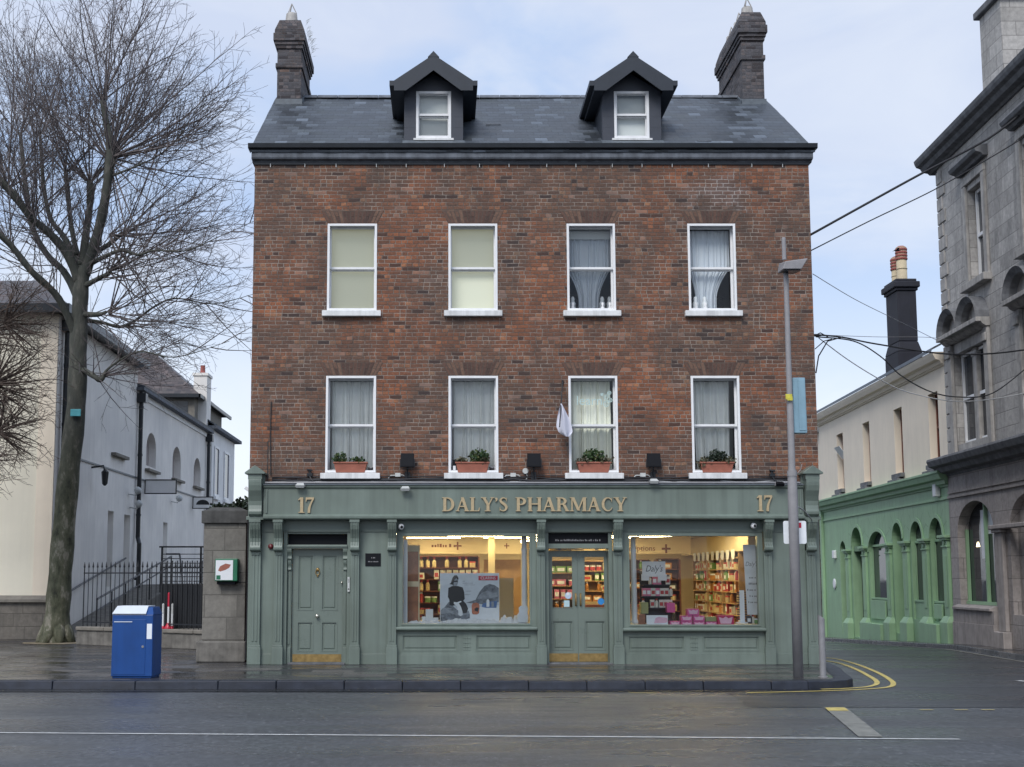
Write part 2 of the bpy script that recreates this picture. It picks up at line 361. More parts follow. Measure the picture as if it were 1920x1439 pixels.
M['blindw']=pbr('white_roller_blind',(.75,.76,.74),.8,.03,1.5,.03,10)
M['curtain']=pbr('off_white_curtain',(.90,.90,.87),.9,.05,4,.05,60)
M['curtain2']=pbr('cream_curtain',(.90,.89,.76),.9,.05,4,.05,60)
# sheer
m=N('net_curtain'); m.n.remove(m.b); d=m.new('ShaderNodeBsdfDiffuse'); d.inputs[0].default_value=(.72,.76,.82,1); t=m.new('ShaderNodeBsdfTransparent'); x=m.new('ShaderNodeMixShader'); x.inputs[0].default_value=.88
m.l(t.outputs[0],x.inputs[1]); m.l(d.outputs[0],x.inputs[2]); m.l(x.outputs[0],m.out.inputs[0]); M['net']=m.m
def leafmat(name,a,b,c_):
    m=N(name); g=m.new('ShaderNodeNewGeometry'); c=m.ramp(g.outputs['Random Per Island'],[(0,a),(.5,b),(1,c_)]); return m.done(c,.5)
M['leaf']=leafmat('planter_leaves',(.018,.05,.016),(.04,.085,.025),(.12,.13,.045))
M['leafdk']=leafmat('dark_shrub_leaves',(.010,.018,.012),(.018,.032,.018),(.04,.055,.03))
M['leafolive']=leafmat('dry_olive_leaves',(.05,.055,.03),(.09,.09,.05),(.15,.13,.09))
# bark of the plane tree
m=N('mottled_bark'); p=m.pos(); Z=m.xyz(p)[2]
c=m.ramp(m.noise(m.map(p,(5,5,2.2)),1.0,6,.7),[(.30,(.035,.036,.026)),(.43,(.10,.105,.065)),(.54,(.15,.15,.10)),(.62,(.30,.28,.22))])
hi=m.new('ShaderNodeMapRange'); m.l(Z,hi.inputs[0]); hi.inputs[1].default_value=3.2; hi.inputs[2].default_value=5.5
c=m.mix(m.math('MULTIPLY',hi.outputs[0],.75),c,(.055,.060,.060)); M['bark']=m.done(c,.9,m.bump(m.noise(m.map(p,(9,9,3)),2.0,5,.7),.8,.03))
M['twig']=pbr('winter_twigs',(.14,.122,.122),.9,.2,3,.1)
M['twig_brown']=pbr('brown_winter_twigs',(.10,.075,.062),.9,.25,2,.1)
# ground
def paving():
    m=N('wet_paving'); p=m.pos(); X,Y,Z=m.xyz(p)
    bw,bh=.75,.5
    row=m.math('FLOOR',m.math('DIVIDE',Y,bh)); rr=m.new('ShaderNodeTexWhiteNoise',noise_dimensions='1D'); m.l(row,rr.inputs['W'])
    uo=m.math('ADD',m.math('DIVIDE',X,bw),m.math('MULTIPLY',rr.outputs['Value'],.9)); cc=m.math('FLOOR',uo); fu=m.math('FRACT',uo); fv=m.math('FRACT',m.math('DIVIDE',Y,bh))
    w=m.new('ShaderNodeTexWhiteNoise',noise_dimensions='2D'); m.l(m.comb(cc,row),w.inputs['Vector'])
    d=m.math('MINIMUM',m.math('MULTIPLY',m.math('MINIMUM',fu,m.math('SUBTRACT',1.0,fu)),bw),m.math('MULTIPLY',m.math('MINIMUM',fv,m.math('SUBTRACT',1.0,fv)),bh))
    j=m.new('ShaderNodeMapRange'); m.l(d,j.inputs[0]); j.inputs[1].default_value=.003; j.inputs[2].default_value=.012
    base=m.ramp(w.outputs['Value'],[(0,(.030,.030,.033)),(.55,(.060,.058,.060)),(1,(.115,.106,.10))])
    base=m.mix(1.0,base,m.ramp(m.noise(p,5,6,.7),[(.3,.65),(.7,1.25)]),'MULTIPLY')
    base=m.mix(m.ramp(m.noise(p,60,2,.6),[(.68,0.0),(.74,.35)]),base,(.14,.14,.14))
    c=m.mix(j.outputs[0],(.022,.022,.024),base)
    wet=m.noise(m.map(p,(.7,1.5,1)),1.1,5,.65,.5)
    c=m.mix(1.0,c,m.ramp(wet,[(.36,.55),(.60,1.15)]),'MULTIPLY')
    r=m.ramp(wet,[(.40,.10),(.58,.44)])
    h=m.math('ADD',m.math('MULTIPLY',j.outputs[0],.6),m.math('MULTIPLY',m.noise(p,30,4,.7),.35)); h=m.math('ADD',h,m.math('MULTIPLY',w.outputs['Value'],.3))
    return m.done(c,r,m.bump(h,.45,.008))
M['paving']=paving()
def asphalt(name, col, fleck=.5, wet=(.22,.5), tintc=None):
    m=N(name); p=m.pos()
    a=m.noise(p,85,4,.75); big=m.noise(m.map(p,(.35,1.0,1)),.8,5,.6)
    a2=m.noise(m.map(p,(1,.35,1)),17,7,.9); c=m.ramp(a2,[(.32,mul(col,.25)),(.5,mul(col,.9)),(.60,mul(col,1.7)),(.72,mul(col,3.6))])
    c=m.mix(.3,c,m.ramp(a,[(.3,mul(col,.4)),(.5,col),(.7,mul(col,2.6))]))
    c=m.mix(1.0,c,m.ramp(big,[(.35,.82),(.65,1.2)]),'MULTIPLY')
    if tintc: c=m.mix(m.ramp(m.noise(m.map(p,(.5,.8,1)),.5,3,.5),[(.45,0.0),(.6,.5)]),c,m.mix(1.0,c,tintc,'MULTIPLY'))
    v=m.new('ShaderNodeTexVoronoi',feature='F1'); m.l(m.map(p,(1,.45,1)),v.inputs['Vector']); v.inputs['Scale'].default_value=11
    f=m.math('LESS_THAN',v.outputs['Distance'],.17); wn=m.xyz(v.outputs['Color'])[0]; f=m.math('MULTIPLY',f,m.math('GREATER_THAN',wn,.72)); c=m.mix(m.math('MULTIPLY',f,fleck*.7),c,(.24,.25,.26))
    r=m.ramp(m.noise(m.map(p,(.3,1,1)),.7,4,.6),[(.4,wet[0]),(.62,wet[1])])
    return m.done(c,r,m.bump(a,.6,.012))
M['asphalt']=asphalt('worn_wet_asphalt',(.070,.075,.082),.9,(.22,.46),(.97,1.0,1.03))
M['asphalt_new']=asphalt('newer_dark_asphalt',(.042,.045,.052),.25,(.22,.42))
M['gutterwet']=asphalt('wet_channel_asphalt',(.016,.018,.022),.2,(.12,.28))
M['kerb']=pbr('granite_kerb',(.024,.029,.042),.5,.35,5,.4,60,spec=.28)
M['ypaint']=pbr('worn_yellow_road_paint',(.52,.42,.13),.6,.25,9,.4,60)
M['wpaint']=pbr('worn_white_road_paint',(.50,.51,.50),.6,.3,14,.5,60)
M['ypaint_faint']=pbr('ghost_road_paint',(.19,.19,.17),.5,.35,7,.4,60)
M['ground']=pbr('dark_ground',(.06,.06,.06),.9,.2,.2,.2)
M['sand']=pbr('sandy_tree_pit',(.22,.18,.12),.95,.35,9,.6,50)
# =====================================================================================  PHARMACY HOUSE
XL,XR=-5.33,5.37
H=thing('brick_townhouse','four-bay red-brown brick house with slate roof, two dormers and a sage green shopfront','building',(0,0,0))
wx=[(-3.91,-2.96),(-1.59,-.65),(.68,1.61),(3.00,3.92)]
uz=(6.65,8.35); lz=(3.55,5.39)
holes=[rect(a,b,*uz) for a,b in wx]+[rect(a,b,*lz) for a,b in wx]
w=MB(FF); w.panel(rect(XL,XR,3.22,9.56),holes,-.34,0); w.build('front_wall',M['brick'],H)
w=MB(); w.box(XL,XL+.34,.345,8.9,0,9.7); w.box(XR-.34,XR,.345,8.9,0,9.7); w.box(XL+.34,XR-.34,8.56,8.9,0,9.7); w.build('side_and_back_walls',M['brick_side'],H)
g=MB()
for (x0,x1) in ((XL,XL+.34),(XR-.34,XR)):
    g.prism_a([(.0,9.7),(7.8,9.7),(3.5,12.05)],x0+.002,x1-.002)
g.build('gable_wall',M['brick_side'],H)
# inner floors and room dividers
w=MB(); w.box(XL+.34,XR-.34,.35,8.55,2.95,3.2); w.box(XL+.34,XR-.34,.35,8.55,5.85,6.1); w.box(XL+.34,XR-.34,.35,8.55,9.2,9.5)
for x in (-2.3,-.02,2.3): w.box(x-.06,x+.06,.36,8.5,3.21,5.84); w.box(x-.06,x+.06,.36,8.5,6.11,9.19)
w.box(XL+.341,XR-.341,4.5,4.6,3.21,5.84); w.box(XL+.341,XR-.341,4.5,4.6,6.11,9.19)
w.build('upper_floors',M['interior_dark'],H)
# brick arches over windows
def flat_arch(cx,wd,z0,h,seed):
    rr=random.Random(seed); mb=MB(FF); n=15; off=.13
    mb.hexa([(cx-wd/2-.01,z0,-.02),(cx+wd/2+.01,z0,-.02),(cx+wd/2+.01,z0,.0025),(cx-wd/2-.01,z0,.0025),(cx-wd/2-off,z0+h,-.02),(cx+wd/2+off,z0+h,-.02),(cx+wd/2+off,z0+h,.0025),(cx-wd/2-off,z0+h,.0025)])
    mb.build('arch_mortar',M['mortar'],H)
    mb=MB(FF)
    for k in range(n):
        f0=k/n+.008;f1=(k+1)/n-.008; p=.004+rr.random()*.004
        def xa(f): return cx-wd/2+wd*f
        def xb(f): return cx-wd/2-off+(wd+2*off)*f
        a=(xa(f0),xa(f1),xb(f0),xb(f1)); hz=z0+h-rr.random()*.025; z=z0+rr.random()*.006
        mid=[(a[0]*.5+a[2]*.5),(a[1]*.5+a[3]*.5)]
        if k%2==0:
            mb.hexa([(a[0],z,0),(a[1],z,0),(a[1],z,p),(a[0],z,p),(a[2],hz,0),(a[3],hz,0),(a[3],hz,p),(a[2],hz,p)])
        else:
            zm=z0+h*.5
            mb.hexa([(a[0],z,0),(a[1],z,0),(a[1],z,p),(a[0],z,p),(mid[0],zm-.005,0),(mid[1],zm-.005,0),(mid[1],zm-.005,p),(mid[0],zm-.005,p)])
            mb.hexa([(mid[0],zm+.005,0),(mid[1],zm+.005,0),(mid[1],zm+.005,p),(mid[0],zm+.005,p),(a[2],hz,0),(a[3],hz,0),(a[3],hz,p),(a[2],hz,p)])
    mb.build('brick_arch',M['archbrick'],H)
for i,(a,b) in enumerate(wx):
    flat_arch((a+b)/2,b-a,uz[1]+.012,.25,i); flat_arch((a+b)/2,b-a,lz[1]+.012,.25,i+9)
# sash windows
def sash_window(a,b,z0,z1,M_=FF,parent=H,w0=-.17,sill=True,sillm='sillwhite',frame='white',bead=.045,glassm='glass',split=.5,name='window'):
    m=MB(M_); t=bead
    m.ring(a,b,z0,z1,t,-.02,.012)             # thin face bead on the brick
    m.box(a,a+.02,z0,z1,w0-.06,-.021); m.box(b-.02,b,z0,z1,w0-.06,-.021); m.box(a+.02,b-.02,z1-.02,z1,w0-.06,-.021)
    win=m.build(name,M[frame],parent,bevel=.004)
    zm=z0+(z1-z0)*split; s=MB(M_)
    s.ring(a+.021,b-.021,zm-.01,z1-.021,.045,w0-.02,w0+.02)
    s.build('upper_sash',M[frame],win,bevel=.003)
    s=MB(M_); c,d=a+.021,b-.021
    s.box(c,c+.045,z0,zm+.01,w0-.07,w0-.03); s.box(d-.045,d,z0,zm+.01,w0-.07,w0-.03); s.box(c+.045,d-.045,z0,z0+.085,w0-.07,w0-.03); s.box(c+.045,d-.045,zm-.035,zm+.01,w0-.07,w0-.03)
    s.build('lower_sash',M[frame],win,bevel=.003)
    p=MB(M_); p.add([(a+.05,zm,w0),(b-.05,zm,w0),(b-.05,z1-.05,w0),(a+.05,z1-.05,w0)],[(0,1,2,3)])
    p.add([(a+.05,z0+.06,w0-.05),(b-.05,z0+.06,w0-.05),(b-.05,zm,w0-.05),(a+.05,zm,w0-.05)],[(0,1,2,3)])
    p.build('pane',M[glassm],win)
    if sill:
        q=MB(M_); q.hexa([(a-.085,z0-.12,-.18),(b+.085,z0-.12,-.18),(b+.085,z0-.12,.10),(a-.085,z0-.12,.10),(a-.085,z0,-.18),(b+.085,z0,-.18),(b+.085,z0-.012,.10),(a-.085,z0-.012,.10)])
        q.build('sill',M[sillm],win,bevel=.008)
    return win
for a,b in wx: sash_window(a,b,*uz); 
for a,b in wx: sash_window(a,b,*lz,split=.49)
# cornice and gutter
c=MB(FF)
c.prism_a([(9.56,-.3),(9.56,.015),(9.585,.03),(9.60,.11),(9.63,.125),(9.78,.13),(9.78,-.3)],XL-.05,XR+.06)
c.build('stone_cornice',M['cornice'],H,bevel=.004)
c=MB(FF); c.box(XL-.01,XR+.01,9.515,9.559,.0,.028); c.build('lead_string',M['gutter'],H)
c=MB(FF)
x=XL+.3
while x<XR-.2: c.box(x,x+.012,9.46,9.53,.029,.034); x+=.55+rnd.random()*.35
c.build('wire_clip',M['pvc'],H)
c=MB(FF); pr=[(.135+.0,9.86)]
c.prism_a([(9.785,.10),(9.785,.165),(9.80,.20),(9.88,.215),(9.88,.205),(9.81,.19),(9.80,.16),(9.80,.11)],XL-.11,XR+.13)
c.box(XL-.11,XL-.10,9.785,9.88,-.1,.205); c.box(XR+.12,XR+.13,9.785,9.88,-.1,.205); c.box(XL-.1,XR+.12,9.70+.085,9.86,.06,.099)
c.build('gutter',M['gutter'],H)
# roof
ZE,ZR,YR=9.87,12.22,3.5
sl=(ZR-ZE)/YR
r=MB()
nx=60
def roofside(y0,y1,z0,z1,seed):
    rr=random.Random(seed); V=[];Fc=[]; ny=14
    for j in range(ny+1):
        for i in range(nx+1):
            f=i/nx; g_=j/ny
            V.append((XL-.08+(XR-XL+.17)*f, y0+(y1-y0)*g_, z0+(z1-z0)*g_+ (rr.random()-.5)*.012 + .02*math.sin(f*7+g_*3)*g_))
    for j in range(ny):
        for i in range(nx): k=j*(nx+1)+i; Fc.append((k,k+1,k+nx+2,k+nx+1))
    r.add(V,Fc)
roofside(-.17,YR,ZE-.115,ZR,1); roofside(7.6,YR,ZE-.4,ZR,2)
ro=r.build('roof',M['slate'],H); s=ro.modifiers.new('thick','SOLIDIFY'); s.thickness=.04; s.offset=-1
r=MB()
x=XL-.05
while x<XR:
    r.prism_a([(YR-.13,ZR-.05),(YR-.02,ZR+.05),(YR+.02,ZR+.05),(YR+.13,ZR-.05)],x,min(x+.44,XR+.05)); x+=.45
r.build('ridge_tiles',M['cornice'],H,bevel=.006)
c=MB()   # odd pale slipped slates
for px,py,wd in ((618,272,.52),(1082,267,.30),(1321,266,.28),(1345,196,.3),(925,235,.3)):
    # point on the roof plane
    Y=.3
    for _ in range(20):
        p=atY(px,py,Y); Y=(p.z-ZE)/sl
    c.hexa([(p.x-wd/2,Y,p.z+.012),(p.x+wd/2,Y,p.z+.012),(p.x+wd/2,Y+.02,p.z+.024),(p.x-wd/2,Y+.02,p.z+.024),(p.x-wd/2,Y,p.z+.03),(p.x+wd/2,Y,p.z+.03),(p.x+wd/2,Y+.06,p.z+.055),(p.x-wd/2,Y+.06,p.z+.055)]); c.cut()
c.build('slipped_slates',M['cornice'],H)
# chimneys
def chimney(x0,x1,y0,y1,zt,flip,nm='chimney'):
    c=MB(); 
    c.box(x0,x1,y0,y1,10.9,zt-1.30)
    lv=[(zt-1.30,zt-1.19,.035),(zt-1.19,zt-.86,.0),(zt-.86,zt-.78,.03),(zt-.78,zt-.70,.055),(zt-.70,zt-.52,.085),(zt-.52,zt-.44,.06)]
    for a,b,o in lv: c.box(x0-o,x1+o,y0-o,y1+o,a,b)
    c.hexa([(x0-.06,y0-.06,zt-.44),(x1+.06,y0-.06,zt-.44),(x1+.06,y1+.06,zt-.44),(x0-.06,y1+.06,zt-.44),(x0+.03,y0+.03,zt-.18),(x1-.03,y0+.03,zt-.18),(x1-.03,y1-.03,zt-.18),(x0+.03,y1-.03,zt-.18)])
    o=c.build(nm,M['brick_grey'],H,bevel=.01)
    f=MB(); f.prism_a([(y0-.03,10.9),(y0-.03,ZE+sl*y0+.05),(YR,ZR+.05),(y1*.5+YR*.5,ZR-.05),(y1*.5+YR*.5,10.9)],x0-.03,x0-.001) if x0>0 else f.prism_a([(y0-.03,10.9),(y0-.03,ZE+sl*y0+.05),(YR,ZR+.05),(y1*.5+YR*.5,ZR-.05),(y1*.5+YR*.5,10.9)],x1+.001,x1+.03)
    f.box(x0-.03,x1+.03,y0-.035,y0-.001,11.3,ZE+sl*y0+.10); f.build('flashing',M['lead'],o)
    n=3
    for k in range(n):
        y=y0+(y1-y0)*(k+.5)/n
        p=MB(); p.lathe([(.155,0),(.165,.05),(.14,.09),(.12,.26),(.10,.28)],((x0+x1)/2,y,zt-.20)); p.build('chimney_pot',M['stoneplain'],o,smooth=True)
        q=MB()
        for an in (0,2.1,4.2):
            q.tube([((x0+x1)/2+.11*math.cos(an),y+.11*math.sin(an),zt+.08),((x0+x1)/2,y,zt+.31)],.012,6)
        q.build('pot_cowl',M['stoneplain'],o)
    return o
chimney(-5.33,-4.80,3.0,4.75,atY(545,35,3.0).z+.16,False)
chimney(atY(1393,190,3).x,atY(1434,190,3).x,3.0,5.3,atY(1410,20,3.0).z+.16,True)
m_=MB(); rr=random.Random(3)    # weeds on the left stack
for k in range(70):
    y=3.1+rr.random()*1.6; z=13.55+rr.random()*.35-(y-3)*.0; x=-4.76+rr.random()*.05; L=.06+rr.random()*.12
    d=Vector((rr.random()*.8,rr.random()-.5,rr.random()*.9)).normalized()*L
    m_.add([(x,y,z),(x+d.x+.01,y+d.y,z+d.z),(x+d.x*.6,y+d.y*.6+.02,z+d.z*.6+.015)],[(0,1,2)])
m_.build('weed',M['leafolive'],H)
# dormers
def dormer(cx):
    yf=.38; zb=10.06; hw=.58; ze=11.14; za=11.76; roof0=.08
    d=MB(FF); wa,wb=cx-.345,cx+.345; wz0,wz1=10.18,11.14
    d.panel([(cx-hw,zb),(cx+hw,zb),(cx+hw,ze),(cx,ze+.36),(cx-hw,ze)],[rect(wa,wb,wz0,wz1)],-yf-.12,-yf)
    for z in (10.40,10.62): d.box(cx-hw+.002,wa-.03,z,z+.006,-yf,-yf+.002); d.box(wb+.03,cx+hw-.002,z,z+.006,-yf,-yf+.002)
    D=d.build('dormer',M['dormer_clad'],H)
    d=MB()
    for s in (-1,1):
        x0,x1=(cx-hw+.0,cx-hw+.06) if s<0 else (cx+hw-.06,cx+hw)
        d.cut(); d.prism_a([(yf+.122,ze),(yf+.122,ZE+sl*(yf+.122)-.1),((ze-ZE)/sl,ze-.02)],x0,x1)
    d.build('cheek',M['dormer'],D)
    W=sash_window(wa,wb,wz0,wz1,Matrix.Translation((0,yf,0))@FF,D,w0=-.05,sill=False,bead=.05)
    for chd in list(W.children): # sub-part depth limit: sashes and pane hang directly under the dormer
        chd.parent=D
    q=MB(FF); q.hexa([(wa-.05,wz0-.05,-yf-.02),(wb+.05,wz0-.05,-yf-.02),(wb+.05,wz0-.05,-yf+.05),(wa-.05,wz0-.05,-yf+.05),(wa-.05,wz0-.002,-yf-.02),(wb+.05,wz0-.002,-yf-.02),(wb+.05,wz0-.01,-yf+.05),(wa-.05,wz0-.01,-yf+.05)]); q.build('sill',M['sillwhite'],D)
    q=MB(); q.hexa([(cx-hw-.03,roof0+.12,ZE+sl*.2+.01),(cx+hw+.03,roof0+.12,ZE+sl*.2+.01),(cx+hw+.03,yf+.02,10.10),(cx-hw-.03,yf+.02,10.10),(cx-hw-.03,roof0+.12,ZE+sl*.2+.03),(cx+hw+.03,roof0+.12,ZE+sl*.2+.03),(cx+hw+.03,yf-.001,10.14),(cx-hw-.03,yf-.001,10.14)]); q.build('lead_apron',M['lead'],D)
    # roof: two slopes running back into the main roof, boxed eaves
    he=.77; pt=.53/he
    def zr(x): return za-abs(x-cx)*pt
    q=MB()
    for s in (-1,1):
        xe=cx+s*he; zE=zr(xe)
        yb_r=(za-ZE)/sl; yb_e=(zE-ZE)/sl
        q.add([(cx,roof0,za),(xe,roof0,zE),(xe,yb_e,zE),(cx,yb_r,za),(cx,roof0,za-.05),(xe,roof0,zE-.05),(xe,yb_e,zE-.05),(cx,yb_r,za-.05)],[(0,1,2,3),(4,7,6,5),(0,4,5,1),(1,5,6,2),(2,6,7,3)])
    q.build('dormer_roof',M['slate'],D)
    q=MB(FF); F0,F1=-roof0+.003,-roof0+.035
    for s in (-1,1):
        xe=cx+s*he; pts=[(cx,za-.0),(xe,zr(xe)),(xe,zr(xe)-.20),(cx+s*(hw-.04),zr(xe)-.20),(cx,za-.32)]
        q.prism(pts if s<0 else pts[::-1],F0,F1); q.cut()
    q.build('bargeboard',M['dormer'],D)
    q=MB()
    for s in (-1,1):
        xe=cx+s*he; zE=zr(xe); y1=(zE-.20-ZE)/sl
        q.box(xe-.03 if s>0 else xe, xe if s>0 else xe+.03, roof0+.002,y1+.15,zE-.195,zE-.052)
        q.box(min(cx+s*(hw+.001),xe-s*.03),max(cx+s*(hw+.001),xe-s*.03),roof0+.002,y1+.1,zE-.20,zE-.18)
        q.box(min(xe+s*.001,xe+s*.09),max(xe+s*.001,xe+s*.09),roof0-.03,y1+.3,zE-.10,zE-.0); q.cut()
    q.build('eaves_box',M['dormer'],D)
    q=MB(); q.prism([(cx-.11,za-.02),(cx,za+.09),(cx+.11,za-.02)],0,1)
    q=MB(FF); q.prism([(cx-.11,za-.05),(cx+.11,za-.05),(cx,za+.07)],-((za-ZE)/sl),-roof0+.04); q.build('ridge_cap',M['dormer'],D)
    q=MB(FF); q.box(wa+.03,wb-.03,wz0+.03,wz1-.03,-yf-.18,-yf-.175); o=q.build('roller_blind',M['blindw'],origin=(cx,yf,wz0))
    return D,o
D1,o=dormer(atY(813,200,.38).x); tag(o,'white blind drawn down inside the left dormer window','blind',group='blinds in the dormer windows')
D2,o=dormer(atY(1184,200,.38).x); tag(o,'white blind drawn down inside the right dormer window','blind',group='blinds in the dormer windows')

# =====================================================================================  SHOPFRONT
# console bracket (scroll) profile in (z, w)
def console(mb,a,b,z0,z1,d0,d1):
    h=z1-z0; P=[]
    n=14
    pr=[(1.0,0),(1.0,1.0),(.93,1.0),(.84,.97),(.70,.86),(.55,.62),(.42,.45),(.30,.42),(.20,.50),(.13,.62),(.06,.60),(.015,.45),(0,.25),(0,0)]
    mb.prism_a([(z0+h*t,d0+(d1-d0)*q) for t,q in pr],a,b)
    # reeds on the face
def pilaster(a,b,zc0,zc1,zb,face=.10,out=.30):
    m=MB(FF)
    m.box(a,b,zb,zc0+.02,-.02,face)                       # shaft
    m.box(a-.022,b+.022,0,zb-.05,-.02,face+.035); m.box(a-.012,b+.012,zb-.05,zb,-.02,face+.018)
    wd=b-a
    for s in range(2):
        x0=a+wd*(.22+.34*s); m.box(x0,x0+wd*.20,zb+.06,zc0-.06,face,face+.012)
    o=m.build('pilaster',M['sage'],H,bevel=.006)
    m=MB(FF); console(m,a,b,zc0,zc1,face,out); m.box(a-.012,b+.012,zc1-.05,zc1-.001,-.0,out+.012)
    m.lathe([(.038,-wd/2-.008),(.038,wd/2+.008)],((a+b)/2,zc0+.045,face+.055),axis='x',n=14)
    for f in (.2,.5,.8):
        m.tube([(a+wd*f,zc0+(zc1-zc0)*t,face+(out-face)*q+.004) for t,q in ((.95,.99),(.84,.965),(.70,.86),(.55,.62),(.42,.45),(.30,.42),(.2,.5))],.009,6)
    m.box(a+.02,b-.02,zc0-.06,zc0-.01,face,face+.03)
    m.build('scroll_bracket',M['sage'],o,bevel=.004)
    return o
ps=[(-5.27,-5.08),(-4.83,-4.67),(-3.41,-3.25),(-2.72,-2.56),(.05,.20),(1.47,1.63),(4.27,4.42),(5.06,5.23)]
for i,(a,b) in enumerate(ps): pilaster(a,b,2.07,2.655,.36)
# big end brackets with little gable caps
for a,b in ((-5.33,-5.03),(5.01,5.31)):
    m=MB(FF)
    m.box(a,b,2.70,3.50,-.02,.13); m.box(a-.02,b+.02,2.655,2.72,-.02,.20)
    console(m,a+.03,b-.03,2.72,3.40,.13,.34)
    m.prism([(a-.035,3.50),(b+.035,3.50),(b+.035,3.53),((a+b)/2,3.66),(a-.035,3.53)],-.01,.37); m.prism([(a+.02,3.40),(b-.02,3.40),(b-.02,3.499),(a+.02,3.499)],.131,.33)
    m.build('end_bracket',M['sage'],H,bevel=.006)
# fascia
m=MB(FF)
m.box(-5.03,5.01,2.735,3.30,-.02,.20)
m.build('fascia',M['sage'],H,bevel=.004)
m=MB(FF)
m.prism_a([(3.24,.20),(3.24,.215),(3.26,.235),(3.30,.24),(3.30,.20)],-5.029,5.009)
m.prism_a([(2.66,-.02),(2.66,.24),(2.68,.27),(2.72,.275),(2.735,.25),(2.76,.215),(2.76,.2005),(2.734,.2005),(2.734,-.02)],-5.029,5.009)
m.box(-4.99,-4.955,2.78,3.22,.2005,.222); m.box(4.935,4.97,2.78,3.22,.2005,.222)
m.build('fascia_moulding',M['sage'],H,bevel=.003)
m=MB(FF); m.hexa([(-5.03,3.301,-.0),(5.01,3.301,-.0),(5.01,3.301,.26),(-5.03,3.301,.26),(-5.03,3.36,-.0),(5.01,3.36,-.0),(5.01,3.315,.26),(-5.03,3.315,.26)]); m.build('lead_flashing',M['lead'],H)
m=MB(FF); 
xs=-5.0
m.tube([(-5.0,3.345,.235),(-2.2,3.348,.235),(0.3,3.343,.235),(2.6,3.346,.235),(4.95,3.345,.235)],.018,8); m.build('conduit_pipe',M['steel'],H)
# header zone below fascia
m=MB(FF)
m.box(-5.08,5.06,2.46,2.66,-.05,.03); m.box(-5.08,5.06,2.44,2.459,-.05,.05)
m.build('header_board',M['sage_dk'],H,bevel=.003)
# wall panels between pilasters
m=MB(FF)
for a,b in ((-5.08,-4.83),(-3.25,-2.72),(4.42,5.06)):
    m.box(a,b,0,2.44,-.05,.028); m.box(a,b,0,.18,.028,.05); m.box(a,b,.18,.20,.028,.04); m.cut()
m.box(-5.32,-5.27,0,2.655,-.05,.03); m.cut(); m.box(5.23,5.33,0,2.655,-.05,.03)
m.build('panelling',M['sage'],H,bevel=.004)
m=MB(); m.box(-5.325,-5.27,-.02,.32,0,.02); m.build('corner_kerb',M['kerb'],H)
# ---------------- private door (number 17)
a,b=-4.52,-3.56
m=MB(FF)
m.box(-4.67,-4.60,0,2.44,-.20,.02); m.box(-3.48,-3.41,0,2.44,-.20,.02)
m.box(-4.60,-3.48,2.13,2.20,-.20,.035); m.box(-4.60,-3.48,2.16,2.185,.035,.055)
for x0,x1 in ((-4.60,-4.52),(-3.56,-3.48)):
    m.box(x0,x1,0,2.13,-.16,-.06); m.box(x0-.0+.004,x1-.004,.0,.30,-.06,-.03); 
    m.box(x0+.02,x1-.02,.36,1.70,-.06,-.045)
m.box(-4.60,-3.48,2.40,2.44,-.20,.0)
F_=m.build('door_frame',M['sage'],H,bevel=.004)
m=MB(FF)
for x0,x1 in ((-4.60,-4.52),(-3.56,-3.48)):
    console(m,x0,x1,1.92,2.125,-.06,.03); console(m,x0+.01,x1-.01,1.72,1.91,-.06,.0); m.cut()
m.build('small_bracket',M['sage'],F_,bevel=.002)
m=MB(FF); m.box(-4.599,-3.481,2.201,2.399,-.14,-.135); m.build('transom_pane',M['black'],F_)
m=MB(FF); a,b=-4.515,-3.565
def door_leaf(m,a,b,z0,z1,panels,w0,w1,fld=.012,cut=True):
    m.panel(rect(a,b,z0,z1),[rect(*p) for p in panels],w0,w1)
    for p in panels:
        pa,pb,pc,pd=p
        m.box(pa+.0,pb,pc,pd,w0+.005,w1-.022)
        if fld:
            t=.022
            m.ring(pa+.001,pb-.001,pc+.001,pd-.001,t,w1-.022,w1+.006)
            m.hexa([(pa+.05,pc+.05,w1-.022),(pb-.05,pc+.05,w1-.022),(pb-.05,pd-.05,w1-.022),(pa+.05,pd-.05,w1-.022),(pa+.065,pc+.065,w1-.010),(pb-.065,pc+.065,w1-.010),(pb-.065,pd-.065,w1-.010),(pa+.065,pd-.065,w1-.010)])
door_leaf(m,a,b,.03,2.125,[(-4.42,-4.11,.98,2.02),(-3.97,-3.66,.98,2.02),(-4.42,-4.11,.22,.78),(-3.97,-3.66,.22,.78)],-.17,-.12)
DD=m.build('panelled_door',M['sage_door'],H)
m=MB(FF); m.box(a+.02,b-.02,.035,.175,-.12,-.116); m.build('kick_plate',M['brass'],DD)
m=MB(FF); m.box(a-.05,b+.05,0,.029,-.2,.02); m.build('threshold',M['stonedark'],DD)
m=MB(FF); m.lathe([(.012,0),(.012,.03),(.03,.04),(.036,.06),(.026,.078),(.0,.082)],(0,0,0)) 
def knob(x,z,w,r=.036,par=None,mat='chrome',nm='knob'):
    m=MB(FF@Matrix.Translation((x,z,w))); m.lathe([(r*1.1,0),(r*1.1,.006),(r*.35,.012),(r*.35,.03),(r*.85,.038),(r,.055),(r*.8,.072),(r*.2,.08)],(0,0,0)); return m.build(nm,M[mat],par,smooth=True)
knob(-4.04,.88,-.12,.036,DD); knob(-3.585,1.5,-.12,.022,DD,nm='lock')
m=MB(FF)   # lion-type knocker: back boss, ring, striker
m.lathe([(.03,0),(.034,.01),(.02,.022),(.0,.026)],(-4.04,1.74,-.12)); 
m.tube([(-4.04+.035*math.sin(t),1.69+.055*math.cos(t),-.10) for t in [k*math.pi/8 for k in range(17)]],.009,8)
